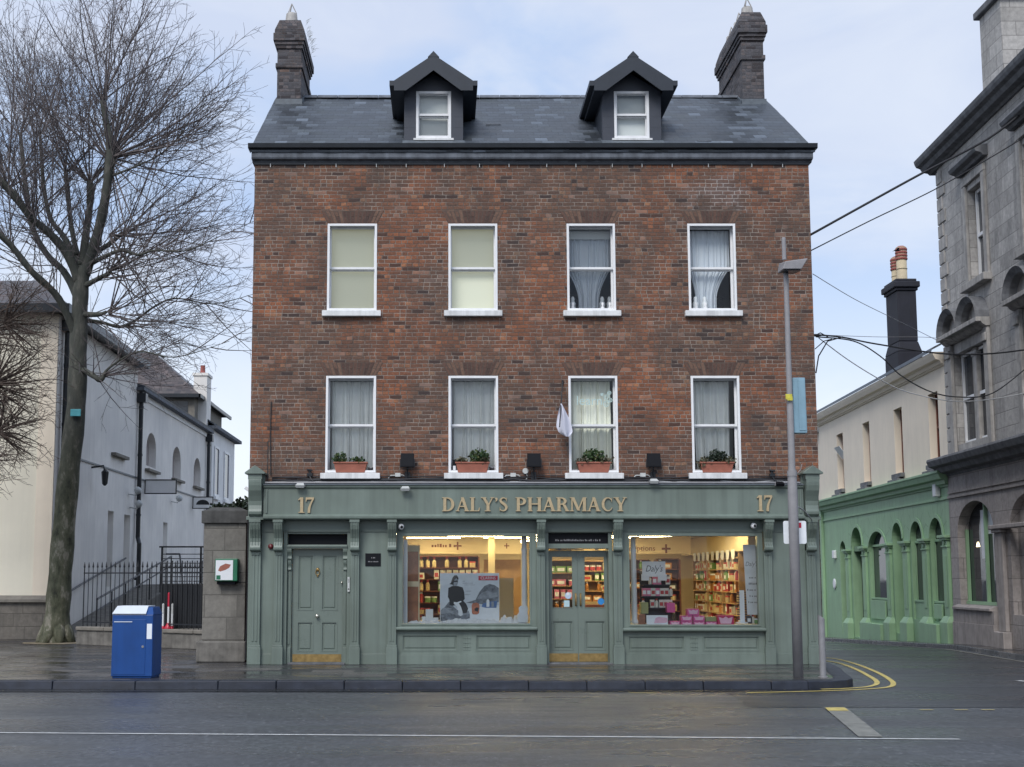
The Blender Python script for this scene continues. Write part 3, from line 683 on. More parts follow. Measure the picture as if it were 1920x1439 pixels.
m.lathe([(.016,0),(.016,.02),(.0,.026)],(-4.04,1.615,-.12)); m.build('door_knocker',M['brass'],DD,smooth=True)
# ---------------- display windows
def display(a,b,z0,z1,pa,pb):
    m=MB(FF)
    t=.085
    m.panel(rect(pa,pb,z0-.06,2.44),[rect(a,b,z0,z1)],-.10,.03)
    m.ring(a-.03,b+.03,z0-.03,z1+.03,.028,.03,.042)
    fr=m.build('shop_window_frame',M['sage'],H,bevel=.003)
    m=MB(FF); m.prism_a([(z0-.13,-.05),(z0-.13,.10),(z0-.11,.125),(z0-.085,.13),(z0-.062,.11),(z0-.06,-.05)],pa+.001,pb-.001); m.build('window_sill_moulding',M['sage'],fr,bevel=.003)
    m=MB(FF); m.add([(a,z0,-.06),(b,z0,-.06),(b,z1,-.06),(a,z1,-.06)],[(0,1,2,3)]); m.build('shop_pane',M['glass_shop'],fr)
    # stall riser
    m=MB(FF); mid=(pa+pb)/2; zb=.19; zt=z0-.13
    door_leaf(m,pa+.001,pb-.001,zb,zt,[(pa+.10,mid-.16,zb+.05,zt-.07),(mid+.16,pb-.10,zb+.05,zt-.07)],-.05,.02)
    m.box(pa,pb,0,zb-.02,-.05,.055); m.box(pa,pb,zb-.02,zb-.0005,-.05,.042)
    for k in (-.045,0,.045):
        m.box(mid+k-.016,mid+k+.016,zb+.06,zt-.08,.02,.028)
    for z in (zb+.12,zb+.2,zb+.28): m.box(mid-.07,mid+.07,z,z+.01,.0282,.036)
    m.build('stall_riser',M['sage'],fr,bevel=.003)
    m=MB(FF); m.box(pa,pb,z0-.03,z0-.012,-.75,-.11); m.build('display_shelf',M['paper'],fr)
    return fr
w1=display(-2.44,-.08,.745,2.36,-2.56,.05)
w2=display(1.78,4.17,.725,2.36,1.63,4.27)
for (x,z0,fr) in ((-.16,.75,w1),(1.90,.73,w2)):
    m=MB(); m.lathe([(.075,0),(.075,.05),(.055,.09),(.058,.3),(.050,1.30),(.060,1.36),(.060,1.38),(.047,1.40),(.047,1.62)],(x,.28,z0),n=20); m.build('white_column',M['white'],fr,smooth=True)
m=MB(FF); m.box(-2.438,-2.36,.746,2.30,-.2,-.12); m.build('jamb_mirror',M['paper'],w1)
# ---------------- shop double door
m=MB(FF)
m.box(.20,.275,0,2.44,-.45,.0); m.box(1.395,1.47,0,2.44,-.45,.0); m.box(.275,1.395,2.13,2.22,-.36,-.01); m.box(.275,1.395,2.42,2.44,-.4,0)
F2=m.build('shop_door_frame',M['sage'],H,bevel=.004)
m=MB(FF); m.box(.275,1.395,2.221,2.419,-.10,-.07); m.build('dark_transom_board',M['black'],F2)
m=MB(FF); small_print(m,.835,2.27,.85,.035,-.0695,-.0685,3); m.build('transom_lettering',M['metalgrey'],F2)
m=MB(FF); m.box(.40,.95,2.105,2.12,-.18,-.15); m.box(.46,.52,2.10,2.128,-.149,-.11); m.box(1.16,1.22,2.10,2.128,-.149,-.11); m.build('door_closer',M['steel'],F2)
m=MB(FF); m.box(.2,1.47,0,.025,-.5,.02); m.build('threshold',M['stonedark'],F2)
for k,(a,b) in enumerate(((.278,.834),(.837,1.392))):
    ga,gb=(.345,.745) if k==0 else (.955,1.345)
    m=MB(FF); door_leaf(m,a,b,.03,2.095,[(ga-.005,gb+.005,.24,.80)],-.25,-.205)
    # cut glass opening: rebuild leaf with two openings
    m=MB(FF); m.panel(rect(a,b,.03,2.095),[rect(ga,gb,1.02,1.99),rect(ga-.005,gb+.005,.24,.80)],-.25,-.205)
    m.box(ga-.005,gb+.005,.24,.80,-.245,-.227); m.ring(ga-.003,gb+.003,.242,.798,.022,-.227,-.20); m.ring(ga,gb,1.02,1.99,.014,-.24,-.20)
    pa,pb=ga+.05,gb-.05
    m.hexa([(pa,.29,-.227),(pb,.29,-.227),(pb,.75,-.227),(pa,.75,-.227),(pa+.015,.305,-.214),(pb-.015,.305,-.214),(pb-.015,.735,-.214),(pa+.015,.735,-.214)])
    L=m.build('shop_door',M['sage_door'],H)
    m=MB(FF); m.add([(ga,1.02,-.228),(gb,1.02,-.228),(gb,1.99,-.228),(ga,1.99,-.228)],[(0,1,2,3)]); m.build('door_pane',M['glass_shop'],L)
    m=MB(FF); m.box(a+.01,b-.01,.035,.185,-.205,-.201); m.build('kick_plate',M['brass'],L)
    hx=.795 if k==0 else .885
    m=MB(FF); m.box(hx-.015,hx+.015,1.06,1.30,-.205,-.199); m.tube([(hx,1.27,-.199),(hx,1.28,-.16),(hx,1.08,-.16),(hx,1.09,-.199)],.011,8)
    m.build('pull_handle',M['brass'],L,smooth=True)
# round stickers on the door glass
def disc(name,x,z,r,w,mat,label,cat,par=None):
    m=MB(FF@Matrix.Translation((x,z,w))); m.lathe([(r,0),(r,.002)],(0,0,0),n=28); o=m.build(name,mat,par,origin=None if par else (x,-w,z))
    if label: tag(o,label,cat)
    return o
M['bluesticker']=pbr('blue_sticker',(.03,.24,.60),.4,.1,30,0); M['skysticker']=pbr('pale_blue_sticker',(.45,.58,.75),.4,.1,30,0); M['tealsticker']=pbr('teal_paper',(.45,.62,.66),.5,.06,30,0)
o=disc('round_sticker',.655,1.255,.062,-.2265,M['skysticker'],'pale blue and white round sticker on the left shop door glass','sticker')
disc('sticker_face',.655,1.285,.030,-.2240,M['paper'],None,None,par=o)
o=disc('round_sticker',1.27,1.145,.062,-.2265,M['bluesticker'],'bright blue round sticker low on the right shop door glass','sticker')
m=MB(FF); m.box(.575,.68,1.045,1.165,-.2265,-.2245); tag(m.build('door_notice',M['tealsticker'],origin=(.62,.22,1.1)),'small square pale notice on the left shop door glass below a sticker','notice')

# =====================================================================================  SERIF LETTERING
def cat(pts,n=10):
    out=[]
    for i in range(len(pts)-1):
        p0=pts[max(i-1,0)];p1=pts[i];p2=pts[i+1];p3=pts[min(i+2,len(pts)-1)]
        for k in range(n):
            t=k/n
            out.append(tuple(.5*((2*p1[j])+(-p0[j]+p2[j])*t+(2*p0[j]-5*p1[j]+4*p2[j]-p3[j])*t*t+(-p0[j]+3*p1[j]-3*p2[j]+p3[j])*t**3) for j in range(3)))
    out.append(pts[-1]); return out
def stroke(pts):   # pts (x,y,width)
    q=cat(pts); L=[];Rr=[]
    for i,p in enumerate(q):
        a=q[max(i-1,0)];b=q[min(i+1,len(q)-1)]; dx,dy=b[0]-a[0],b[1]-a[1]; l=math.hypot(dx,dy) or 1; nx_,ny_=-dy/l,dx/l; w_=p[2]/2
        L.append((p[0]+nx_*w_,p[1]+ny_*w_)); Rr.append((p[0]-nx_*w_,p[1]-ny_*w_))
    return L+Rr[::-1]
TK,TN,SH=.195,.085,.06
def stem(x,y0=0,y1=1,w_=TK): return [rect(x,x+w_,y0,y1)]
def serif(x0,x1,y,up=1): # slab with slight bracket
    return [[(x0,y),(x1,y),(x1,y+up*SH*.7),(x1-.05,y+up*SH),(x0+.05,y+up*SH),(x0,y+up*SH*.7)]]
def diag(x0,y0,x1,y1,w_): return [[(x0,y0),(x0+w_,y0),(x1+w_,y1),(x1,y1)]]
def bowl(x,y0,y1,r,w_): 
    cy=(y0+y1)/2; h=(y1-y0)/2; t=TN; o=[];n=16
    for k in range(n+1):
        a=-math.pi/2+math.pi*k/n; o.append((x+.1+(r-.1)*max(0,math.cos(a))**.9,cy+h*math.sin(a)))
    i=[]
    for k in range(n+1):
        a=math.pi/2-math.pi*k/n; i.append((x+.1+(r-.1-w_)*max(0,math.cos(a))**.9,cy+(h-t)*math.sin(a)))
    return [[(x,y0)]+o+[(x,y1),(x,y1-t)]+i+[(x,y0+t)]]
G={
 'D':(.86,stem(.08)+serif(.0,.32,0)+serif(.0,.32,1,-1)+bowl(.2,0,1,.60,TK)),
 'A':(.90,diag(.30+.04,1.0,.64,.0,TK)+diag(.08,0,.40,.98,TN)+[rect(.21,.62,.30,.30+TN)]+serif(.0,.25,0)+serif(.56,.90,0)),
 'L':(.72,stem(.08)+serif(.0,.34,1,-1)+serif(.0,.62,0)+[[(.55,0),(.62,0),(.66,.27),(.62,.27),(.56,.10)]]),
 'Y':(.84,diag(.36,.44,.06,1,TK)[0:1]+diag(.44,.44,.70,1,TN)+stem(.345,0,.50)+serif(.22,.62,0)+serif(-.02,.34,1,-1)+serif(.60,.86,1,-1)),
 "'":(.26,[stroke([(.13,.93,.13),(.15,.85,.11),(.12,.76,.07),(.06,.68,.02)])]+[[(.06+.07*math.cos(t)+.055,.91+.075*math.sin(t)) for t in [k*math.pi/6 for k in range(12)]]]),
 'S':(.62,[stroke([(.50,.78,.02),(.44,.91,.06),(.30,.965,.07),(.155,.90,.11),(.11,.77,.15),(.19,.635,.17),(.36,.50,.18),(.47,.36,.17),(.475,.20,.15),(.38,.07,.10),(.24,.035,.07),(.12,.10,.06),(.06,.25,.02)])]+[rect(.49,.515,.70,.98),rect(.055,.08,.0,.30)]),
 'P':(.74,stem(.08)+serif(.0,.34,0)+serif(.0,.32,1,-1)+bowl(.2,.44,1,.48,TK*.95)),
 'H':(.94,stem(.08)+stem(.69)+serif(.0,.33,0)+serif(.0,.33,1,-1)+serif(.61,.94,0)+serif(.61,.94,1,-1)+[rect(.24,.70,.48,.48+TN)]),
 'R':(.86,stem(.08)+serif(.0,.34,0)+serif(.0,.32,1,-1)+bowl(.2,.46,1,.48,TK*.95)+diag(.40,.49,.63,.0,TK)+serif(.58,.86,0)),
 'M':(1.10,stem(.10,0,1,TN)+stem(.86)+diag(.10,1,.48,.05,TK)+diag(.50,.05,.86,1,TN)+serif(.0,.26,0)+serif(.78,1.10,0)+serif(.0,.24,1,-1)+serif(.86,1.10,1,-1)),
 'C':(.80,[stroke([(.70,.72,.03),(.64,.87,.07),(.47,.965,.07),(.28,.90,.12),(.15,.70,.16),(.125,.50,.17),(.15,.30,.16),(.28,.10,.12),(.47,.035,.07),(.63,.12,.06),(.72,.28,.025)])]+[rect(.685,.71,.66,.98)]),
 '1':(.46,stem(.17)+serif(.05,.46,0)+[[(.03,.80),(.03,.85),(.17,1.0),(.2,1.0),(.2,.88)]]),
 '7':(.60,[[(.04,.86),(.58,.86),(.58,1),(.04,1)],[(.04,.72),(.07,.72),(.13,.87),(.04,.87)]]+[stroke([(.53,.90,.10),(.38,.60,.11),(.28,.32,.15),(.25,0.0,.17)])]),
 ' ':(.42,[])}
def lettering(txt,x0,x1,z0,z1,name):
    tot=sum(G[c][0]+.03 for c in txt)-.03; sx=(x1-x0)/tot; sz=z1-z0; x=x0; mb=MB(FF)
    for ch in txt:
        wd,pl=G[ch]
        for i,p in enumerate(pl):
            o=(i%7)*.0006; mb.panel([(x+q[0]*sx,z0+q[1]*sz) for q in p],[],.205,.232+o)
        x+=(wd+.03)*sx
        if ch==' ': mb.cut()
    return mb.build(name,M['gold'],H)
pw=lambda px,py:atY(px,py,-.22)
lettering("DALY'S PHARMACY",pw(829,960).x,pw(1175,960).x,pw(1000,959).z,pw(1000,933).z,'gilt_lettering')
lettering("17",pw(558,960).x,pw(589,960).x,pw(1000,962).z,pw(1000,933).z,'gilt_number')
lettering("17",pw(1419,960).x,pw(1449,960).x,pw(1000,959).z,pw(1000,929).z,'gilt_number')
w=MB(); w.box(XL+.002,XL+.06,.052,.344,0,3.215); w.box(XR-.06,XR-.002,.052,.344,0,3.215); w.build('side_return',M['brick_side'],H)
# =====================================================================================  SHOP INTERIOR (real room with its own lamps)
M['ceil']=pbr('shop_ceiling',(.62,.56,.42),.8,.03,2,.02); M['iwall']=pbr('shop_wall_cream',(.62,.52,.34),.8,.05,2,.03)
M['ifloor']=pbr('shop_floor',(.22,.15,.09),.5,.1,3,.05); M['wood']=pbr('beech_shelving',(.42,.26,.12),.5,.15,6,.05); M['woodred']=pbr('mahogany_shelving',(.16,.05,.03),.5,.2,6,.05)
M['lampw']=emis('warm_tube_light',(1.0,.79,.40),26.0); M['lampp']=emis('warm_panel_light',(1.0,.84,.5),3.0)
YB=8.2; ZC=2.52
w=MB(); w.box(XL+.34,XR-.34,.35,8.55,-.02,.02); w.build('shop_floor',M['ifloor'],H)
w=MB(); w.box(XL+.345,XR-.345,.36,8.55,ZC,ZC+.08); w.build('shop_ceiling',M['ceil'],H)
w=MB(); w.box(XL+.341,XL+.40,.36,8.5,.02,ZC-.001); w.box(XR-.40,XR-.341,.36,8.5,.02,ZC-.001); w.box(XL+.401,XR-.401,YB,YB+.06,.02,ZC-.001)
w.box(-3.30,-3.22,.36,4.0,.02,ZC-.001)   # wall beside the private hall
w.build('shop_walls',M['iwall'],H)
# bulkhead with sign lettering
w=MB(); w.box(-3.2,.15,5.0,5.08,2.12,ZC-.002); w.box(1.2,3.9,5.0,5.08,2.12,ZC-.002)
bk=w.build('bulkhead_board',M['iwall'],H)
m=MB(Matrix.Translation((0,5.0,0))@FF)
def plus(m,x,z,s,t,w0=.001,w1=.012): m.box(x-s,x+s,z-t,z+t,w0,w1); m.box(x-t,x+t,z+t,z+s,w0,w1); m.box(x-t,x+t,z-s,z-t,w0,w1)
plus(m,atY(858,1030,5).x,2.30,.09,.018); plus(m,atY(1249,1037,5).x,2.235,.10,.022); plus(m,atY(950,1030,5).x,2.30,.06,.012)
m.text('prescriptions',atY(1229,1037,5).x,2.19,.001,.008,.17,'RIGHT'); small_print(m,atY(832,1030,5).x,2.27,.55,.075,.001,.008,6)
m.build('wall_lettering',M['woodred'],bk)
# ceiling lights
def light(x0,x1,y0,y1,rot=0,nm='tube'):
    t=thing('ceiling_light','bar-shaped warm ceiling light seen through the shop windows','light',((x0+x1)/2,(y0+y1)/2,ZC-.05),group='lit ceiling lights inside the shop')
    a,b=(x1-x0)/2,(y1-y0)/2
    m=MB(Matrix.Translation(t.location)@Matrix.Rotation(rot,4,'Z')); m.box(-a,a,-b,b,.0,.045); m.build('light_housing',M['white'],t)
    m=MB(Matrix.Translation(t.location)@Matrix.Rotation(rot,4,'Z')); m.box(-a+.01,a-.01,-b+.01,b-.01,-.012,-.001); m.build('diffuser',M['lampw'],t)
for x,y in ((-2.3,2.0),(-1.0,3.3),(-.2,4.3),(-1.9,4.4),(.55,2.6),(.9,6.2),(1.9,4.3),(2.4,2.0),(-2.4,6.4),(-1.2,5.9),(2.2,3.2),(.2,6.9),(2.8,6.6)): light(x-.6,x+.6,y-.06,y+.06)
light(2.2,4.3,3.0,3.10,R(-52)); light(3.5,4.5,1.5,1.58,R(-90))
# left wall light panel, back wall doorway, pillar
w=MB(); w.box(-.72,-.58,3.6,3.72,.02,ZC-.003); w.build('shop_pillar',M['iwall'],H)
# shelving units --------------------------------------------------------------
prod_mats=[pbr('carton_'+n_,c_,.5,.12,14,.02) for n_,c_ in (('white',(.62,.60,.54)),('cream',(.55,.45,.25)),('pink',(.60,.18,.28)),('green',(.16,.30,.10)),('red',(.42,.05,.05)),('blue',(.08,.16,.35)),('amber',(.45,.20,.05)),('dark',(.05,.045,.05)))]
def carton_mesh(k,kind):
    m=MB(); mt=prod_mats[k]
    if kind==0: m.box(-.035,.035,-.03,.03,0,.13); m.cur=1; m.box(-.027,.027,-.0315,-.0301,.03,.09)
    elif kind==1: m.lathe([(.026,0),(.03,.01),(.03,.09),(.014,.115),(.014,.12)],n=12); m.cur=1; m.lathe([(.018,.12),(.018,.15)],n=12)
    elif kind==2: m.box(-.07,.07,-.04,.04,0,.09); m.cur=1; m.box(-.05,.05,-.0415,-.0401,.02,.065)
    else: m.lathe([(.04,0),(.042,.01),(.042,.06),(.04,.065)],n=14); m.cur=1; m.lathe([(.043,.065),(.043,.085)],n=14)
    o=m.build('product',[mt,M['paper'] if k>1 else prod_mats[4]],None); me=o.data; bpy.data.objects.remove(o); return me
prods=[[carton_mesh(k,kind) for kind in range(4)] for k in range(8)]
for row in prods:
    for me in row: me.name='product'
count=[0]
def put(x,y,z,k,kind,label,group,rot=0,sc=1.0,nm='product',cat_='product'):
    o=bpy.data.objects.new(nm,prods[k][kind]); COL.objects.link(o); o.location=(x,y,z); o.rotation_euler=(0,0,rot); o.scale=(sc,sc,sc)
    tag(o,label,cat_,group); count[0]+=1; return o
def shelving(x0,x1,y,z0,z1,n,mat,label,facing='front',pal=(0,1,2,3,4,6),plabel='',pgroup='',dens=.8,wide=1.0,seed=1):
    rr=random.Random(seed)
    t=thing('shelving_unit',label,'shelves',((x0+x1)/2 if facing=='front' else x0,y if facing=='front' else y,.02))
    if facing=='front':
        m=MB(); m.box(x0,x1,y+.30,y+.33,z0,z1); m.box(x0,x0+.03,y,y+.299,z0,z1); m.box(x1-.03,x1,y,y+.299,z0,z1); m.build('carcass',M[mat],t)
        for k in range(n+1):
            z=z0+(z1-z0)*k/n; m=MB(); m.box(x0+.031,x1-.031,y+.002,y+.298,z,z+.02); m.build('shelf',M[mat],t)
            if k<n:
                x=x0+.09
                kk=rr.choice(pal); ki=rr.randrange(4)
                while x<x1-.1:
                    if rr.random()<.3: kk=rr.choice(pal); ki=rr.randrange(4)
                    if rr.random()<dens: put(x,y+.06+rr.random()*.03,z+.0205,kk,ki,plabel,pgroup,rr.uniform(-.1,.1),wide*min(1.25,(z1-z0)/n/.20))
                    x+=(.16 if ki==2 else .095)*wide*1.2
    else: # along a side wall at x0 (facing -X), from y to x1
        y0,y1=y,x1; x=x0
        m=MB(); m.box(x+.001,x+.03,y0,y1,z0,z1); 
        nn=3
        for q in range(nn+1): yy=y0+(y1-y0)*q/nn; m.box(x-.30,x,yy-.018,yy+.018,z0,z1+.12)
        m.build('carcass',M[mat],t)
        for k in range(n+1):
            z=z0+(z1-z0)*k/n
            for q in range(nn):
                a=y0+(y1-y0)*q/nn+.019; b=y0+(y1-y0)*(q+1)/nn-.019
                m=MB(); m.box(x-.299,x-.001,a,b,z,z+.02); m.build('shelf',M[mat],t)
                if k<n:
                    yy=a+.06; kk=rr.choice(pal)
                    while yy<b-.05:
                        if rr.random()<.4: kk=rr.choice(pal)
                        if rr.random()<dens: put(x-.24+rr.random()*.04,yy,z+.0205,kk,rr.randrange(4),plabel,pgroup,-1.57,wide*1.2)
                        yy+=.125*wide
    return t
shelving(-2.55,-.88,4.6,.25,2.05,7,'woodred','dark mahogany wall shelves of cartons behind the black and white poster',pal=(0,1,1,4,3,6),plabel='small carton or pot on the mahogany shelves left of the black and white poster',pgroup='stock on the mahogany shelves',dens=.75,wide=1.25,seed=2)
shelving(.50,1.16,3.4,.3,1.95,6,'wood','beech shelves of bottles seen through the left shop door glass',pal=(3,2,6,1,0,4),plabel='bottle or jar on the beech shelves behind the left shop door glass',pgroup='stock behind the door glass',dens=.9,seed=4,wide=1.2)
shelving(4.55,6.6,1.9,.35,1.98,7,'wood','tall honey-coloured shelves of medicines along the right wall of the shop','side',pal=(1,1,0,6,6,4,3),plabel='small pack on the honey-coloured side wall shelves in the right window',pgroup='stock on the side wall shelves',dens=.85,wide=1.35,seed=6)
shelving(3.15,3.70,5.2,.35,2.0,7,'woodred','dim shelf bay in the far corner of the right display window',pal=(1,6,7,7),plabel='dim small pack in the far corner shelf bay of the right window',pgroup='stock in the far corner bay',dens=.7,wide=1.3,seed=8)
shelving(1.45,2.30,4.9,1.05,1.95,4,'wood','low shelf bay of packs glimpsed through the right shop door glass',pal=(1,0,6,4,3),plabel='small pack on the shelf bay behind the right shop door glass',pgroup='stock behind the right door glass',dens=.8,seed=14,wide=1.2)
shelving(2.45,3.05,5.4,.9,1.98,5,'woodred','narrow dim shelf bay behind the black tiered stand',pal=(1,6,0,7,3),plabel='small pack on the narrow bay behind the black tiered stand',pgroup='stock behind the tiered stand',dens=.7,seed=24,wide=1.3)
# scalloped paper price flags over the side shelves
for k in range(9):
    y=2.15+k*.50; m=MB(); P=[(0,0),(.30,0),(.31,-.14)]+[(.15+.16*math.cos(a),-.14-.06*math.sin(a)) for a in (.6,1.2,1.8,2.4)]+[(-.01,-.14)]
    m.add([(4.235,y+p[0],2.16+p[1]) for p in P]+[(4.243,y+p[0],2.16+p[1]) for p in P],[tuple(range(7)),tuple(range(7,14))[::-1]]+[(i,(i+1)%7,7+(i+1)%7,7+i) for i in range(7)])
    tag(m.build('paper_pelmet',M['paper'],origin=(4.235,y,2.0)),'small pale scalloped card hanging above the honey-coloured side shelves','card',group='scalloped cards above the side shelves')
m=MB(); m.box(4.25,4.9,1.0,8.1,2.12,2.51); m.build('shelf_bulkhead',M['iwall'],H)
# counter and back-of-shop things
t=thing('shop_counter','brown wooden counter standing deep inside behind the right shop door','counter',(1.6,4.2,.02))
m=MB(); m.box(.9,2.9,4.1,4.55,.02,.95); m.build('counter_body',M['wood'],t,bevel=.01); m=MB(); m.box(.86,2.94,4.04,4.6,.951,1.0); m.build('counter_top',M['woodred'],t)
# panel board (cream) right of the poster, and dark doorway frame
m=MB(); m.box(-.72,-.30,1.5,1.54,.72,1.58); tag(m.build('display_board',M['iwall'],bevel=.004,origin=(-.5,1.5,.72)),'plain cream board standing just right of the black and white poster','board')
m=MB(); m.box(-.75,.10,5.7,5.78,.3,2.0); m.box(-.58,.0,5.69,5.70,.32,1.75); tag(m.build('notice_board',M['wood'],origin=(-.3,5.7,.3)),'brown board deep in the shop behind the left window column','board')
# open carton with items in left window (brown box with flaps)
m=MB(); m.box(-1.62,-1.12,2.2,2.5,1.42,1.62); m.hexa([(-1.62,2.19,1.60),(-1.60,2.19,1.60),(-1.60,2.45,1.60),(-1.62,2.45,1.60),(-1.70,2.15,1.74),(-1.68,2.15,1.74),(-1.68,2.45,1.74),(-1.70,2.45,1.74)]); m.hexa([(-1.14,2.19,1.60),(-1.12,2.19,1.60),(-1.12,2.45,1.60),(-1.14,2.45,1.60),(-1.08,2.15,1.72),(-1.06,2.15,1.72),(-1.06,2.45,1.72),(-1.08,2.45,1.72)])
tag(m.build('open_carton',M['iwall'],origin=(-1.37,2.3,1.42)),'open cardboard box above and behind the black and white poster','box')
m=MB(); m.box(-1.7,-1.0,2.1,2.6,1.36,1.415); m.box(-1.66,-1.62,2.14,2.18,.02,1.359); m.box(-1.08,-1.04,2.14,2.18,.02,1.359);m.box(-1.66,-1.62,2.5,2.54,.02,1.359); m.box(-1.08,-1.04,2.5,2.54,.02,1.359); tag(m.build('display_table',M['wood'],origin=(-1.35,2.3,.02)),'wooden stand holding the open cardboard box in the left window','stand')
# spotlight
m=MB(); m.tube([(-.05+.1,3.0,2.5),(.05,3.0,2.44),(.0,2.93,2.38)],.012,6); m.tube([(.04,3.0,2.42),(-.04,2.9,2.33)],[.03,.045],10); tag(m.build('spot_lamp',M['lampp'],origin=(0,3,2.45)),'small bright spot lamp hanging above the left display window','lamp')
# ---------------- poster in the left window
P0=Vector((atY(825,1075,.35).x,.35,0)); px0,px1=atY(825,1100,.35).x,atY(936,1100,.35).x; pz0,pz1=atY(880,1168,.35).z,atY(880,1075,.35).z
PM=Matrix.Translation((px0,.35,pz0))@FF@Matrix.Diagonal(((px1-px0)/1.2,(pz1-pz0)/1.0,1,1))    # poster space 1.2 wide x 1.0 high
M['psky']=pbr('poster_grey_sky',(.62,.68,.74),.45,.12,3,0); M['prock']=pbr('poster_grey_rocks',(.16,.18,.21),.45,.6,14,0); M['pdark']=pbr('poster_black',(.012,.012,.016),.4,.2,9,0)
M['pmid']=pbr('poster_mid_grey',(.28,.31,.35),.45,.35,12,0); M['plight']=pbr('poster_pale',(.80,.84,.88),.45,.06,6,0); M['ptan']=pbr('poster_orange_tin',(.50,.17,.09),.45,.3,20,0); M['pblue']=pbr('poster_blue',(.10,.19,.40),.45,.3,16,0); M['pred']=pbr('poster_red_block',(.50,.02,.05),.45,.05,9,0)
po=thing('display_poster','large black and white poster of a seated figure in a dark coat','poster',((px0+px1)/2,.35,pz0))
m=MB(PM); m.box(0,1.2,0,1,-.02,0); m.build('poster_board',M['plight'],po)
def lay(poly,mat,z,nm='printed_shape'):
    m=MB(PM); m.panel(poly,[],z*.0015-.0007,z*.0015); return m.build(nm,M[mat],po)
lay([(.01,.25),(1.19,.35),(1.19,.99),(.01,.99)],'psky',1)
lay([(.01,.01),(.62,.01),(.60,.18),(.50,.20),(.40,.22),(.30,.30),(.18,.42),(.08,.30),(.01,.24)],'prock',2)
lay([(.01,.24),(.10,.27),(.22,.25),(.36,.20),(.58,.24),(.60,.18),(.40,.13),(.2,.2),(.01,.17)],'pmid',3)
lay([(.52,.40),(.72,.46),(.80,.62),(.90,.74),(1.0,.78),(1.10,.76),(1.19,.70),(1.19,.42),(1.0,.36),(.8,.38)],'prock',2)
lay([(.74,.48),(.84,.60),(.95,.64),(1.1,.60),(1.18,.62),(1.18,.52),(.95,.48)],'pmid',3)
lay([(.60,.10),(1.19,.02),(1.19,.30),(.78,.31),(.62,.30)],'plight',3)
lay([(.0,.02),(.2,.06),(.4,.03),(.6,.09),(.9,.03),(1.2,.1),(1.2,.0),(0,0)],'plight',4)
# figure
lay([(.17,.70),(.24,.735),(.30,.745),(.38,.735),(.46,.71),(.49,.62),(.50,.48),(.47,.44),(.53,.38),(.57,.28),(.54,.20),(.47,.19),(.43,.28),(.34,.36),(.25,.34),(.19,.36),(.19,.46),(.16,.52)],'pdark',5,'printed_coat')
lay([(.28,.42),(.34,.41),(.42,.44),(.44,.42),(.38,.39),(.42,.33),(.45,.24),(.46,.16),(.42,.13),(.37,.16),(.37,.24),(.34,.33),(.28,.38)],'plight',6,'printed_hands')
lay([(.27,.74),(.26,.82),(.27,.88),(.31,.91),(.36,.88),(.365,.81),(.345,.76),(.33,.735)],'pmid',6,'printed_face')
lay([(.22,.80),(.25,.90),(.29,.955),(.345,.955),(.375,.90),(.37,.86),(.33,.90),(.29,.86),(.275,.79),(.27,.74),(.25,.77),(.19,.78)],'pdark',7,'printed_hair')
lay([(.28,.845),(.365,.85),(.36,.825),(.285,.82)],'pdark',8,'printed_shade')
lay([(.18,.30),(.06,.30),(.03,.27),(.10,.25),(.26,.28)],'pmid',6)
lay([(.645,.20),(.66,.17),(.74,.165),(.79,.19),(.80,.33),(.79,.38),(.73,.405),(.66,.39),(.64,.35)],'ptan',7,'printed_tin')
lay([(.70,.24),(.77,.22),(.785,.30),(.74,.31),(.70,.28)],'pdark',8); lay([(.84,.32),(.92,.30),(1.14,.30),(1.16,.44),(.98,.42),(.86,.38)],'pblue',5)
lay([(.94,.32),(1.0,.32),(1.0,.44),(.985,.47),(.955,.47),(.94,.44)],'plight',6,'printed_bottle'); lay([(1.04,.32),(1.09,.32),(1.09,.42),(1.04,.42)],'pmid',6)
lay(rect(.78,1.17,.855,.945),'pred',4)
m=MB(PM); m.text('CLARINS',.975,.872,.0065,.0072,.085,squash=.92); m.build('poster_lettering',M['paper'],po)
m=MB(PM)
for z,l,r_ in ((.83,.46,.50),(.79,.46,.66),(.755,.50,.70),(.63,.52,.62),(.56,.50,.60)): 
    x=l
    while x<r_: m.box(x,x+.016,z,z+.012,.004,.0046); x+=.024
m.build('poster_small_print',M['pmid'],po)
# crumpled white paper along the display shelf
def crumple(x0,x1,y0,y1,z,h,seed,label,name='crumpled_paper'):
    rr=random.Random(seed); m=MB(); nx=max(4,int((x1-x0)/.035)); ny=5; V=[];Fc=[]
    for j in range(ny+1):
        for i in range(nx+1):
            f=i/nx; g_=j/ny; e=min(f,1-f)*6; e=min(1,e)*min(1,min(g_,1-g_)*4)
            V.append((x0+(x1-x0)*f+rr.uniform(-.01,.01),y0+(y1-y0)*g_,z+.004+h*e*rr.uniform(.25,1)))
    for j in range(ny):
        for i in range(nx): k=j*(nx+1)+i; Fc.append((k,k+1,k+nx+2)); Fc.append((k,k+nx+2,k+nx+1))
    m.add(V,Fc); o=m.build(name,M['paper'],origin=((x0+x1)/2,(y0+y1)/2,z)); tag(o,label,'paper'); return o
crumple(-2.40,-1.65,.14,.30,.733,.07,1,'crumpled white tissue along the sill left of the black and white poster')
crumple(-1.75,-.55,.12,.26,.733,.10,2,'crumpled white tissue along the foot of the black and white poster')
crumple(-.70,-.10,.14,.5,.733,.16,3,'crumpled white tissue heaped at the right end of the left window sill')
m=MB(); m.box(-2.02,-1.88,.32,.40,.735,1.0); m.box(-2.09,-2.021,.32,.40,.735,.86); m.box(-1.879,-1.78,.32,.40,.735,.84); tag(m.build('display_block',M['paper'],bevel=.006,origin=(-1.95,.36,.735)),'white stepped display block on the left window sill','display block')
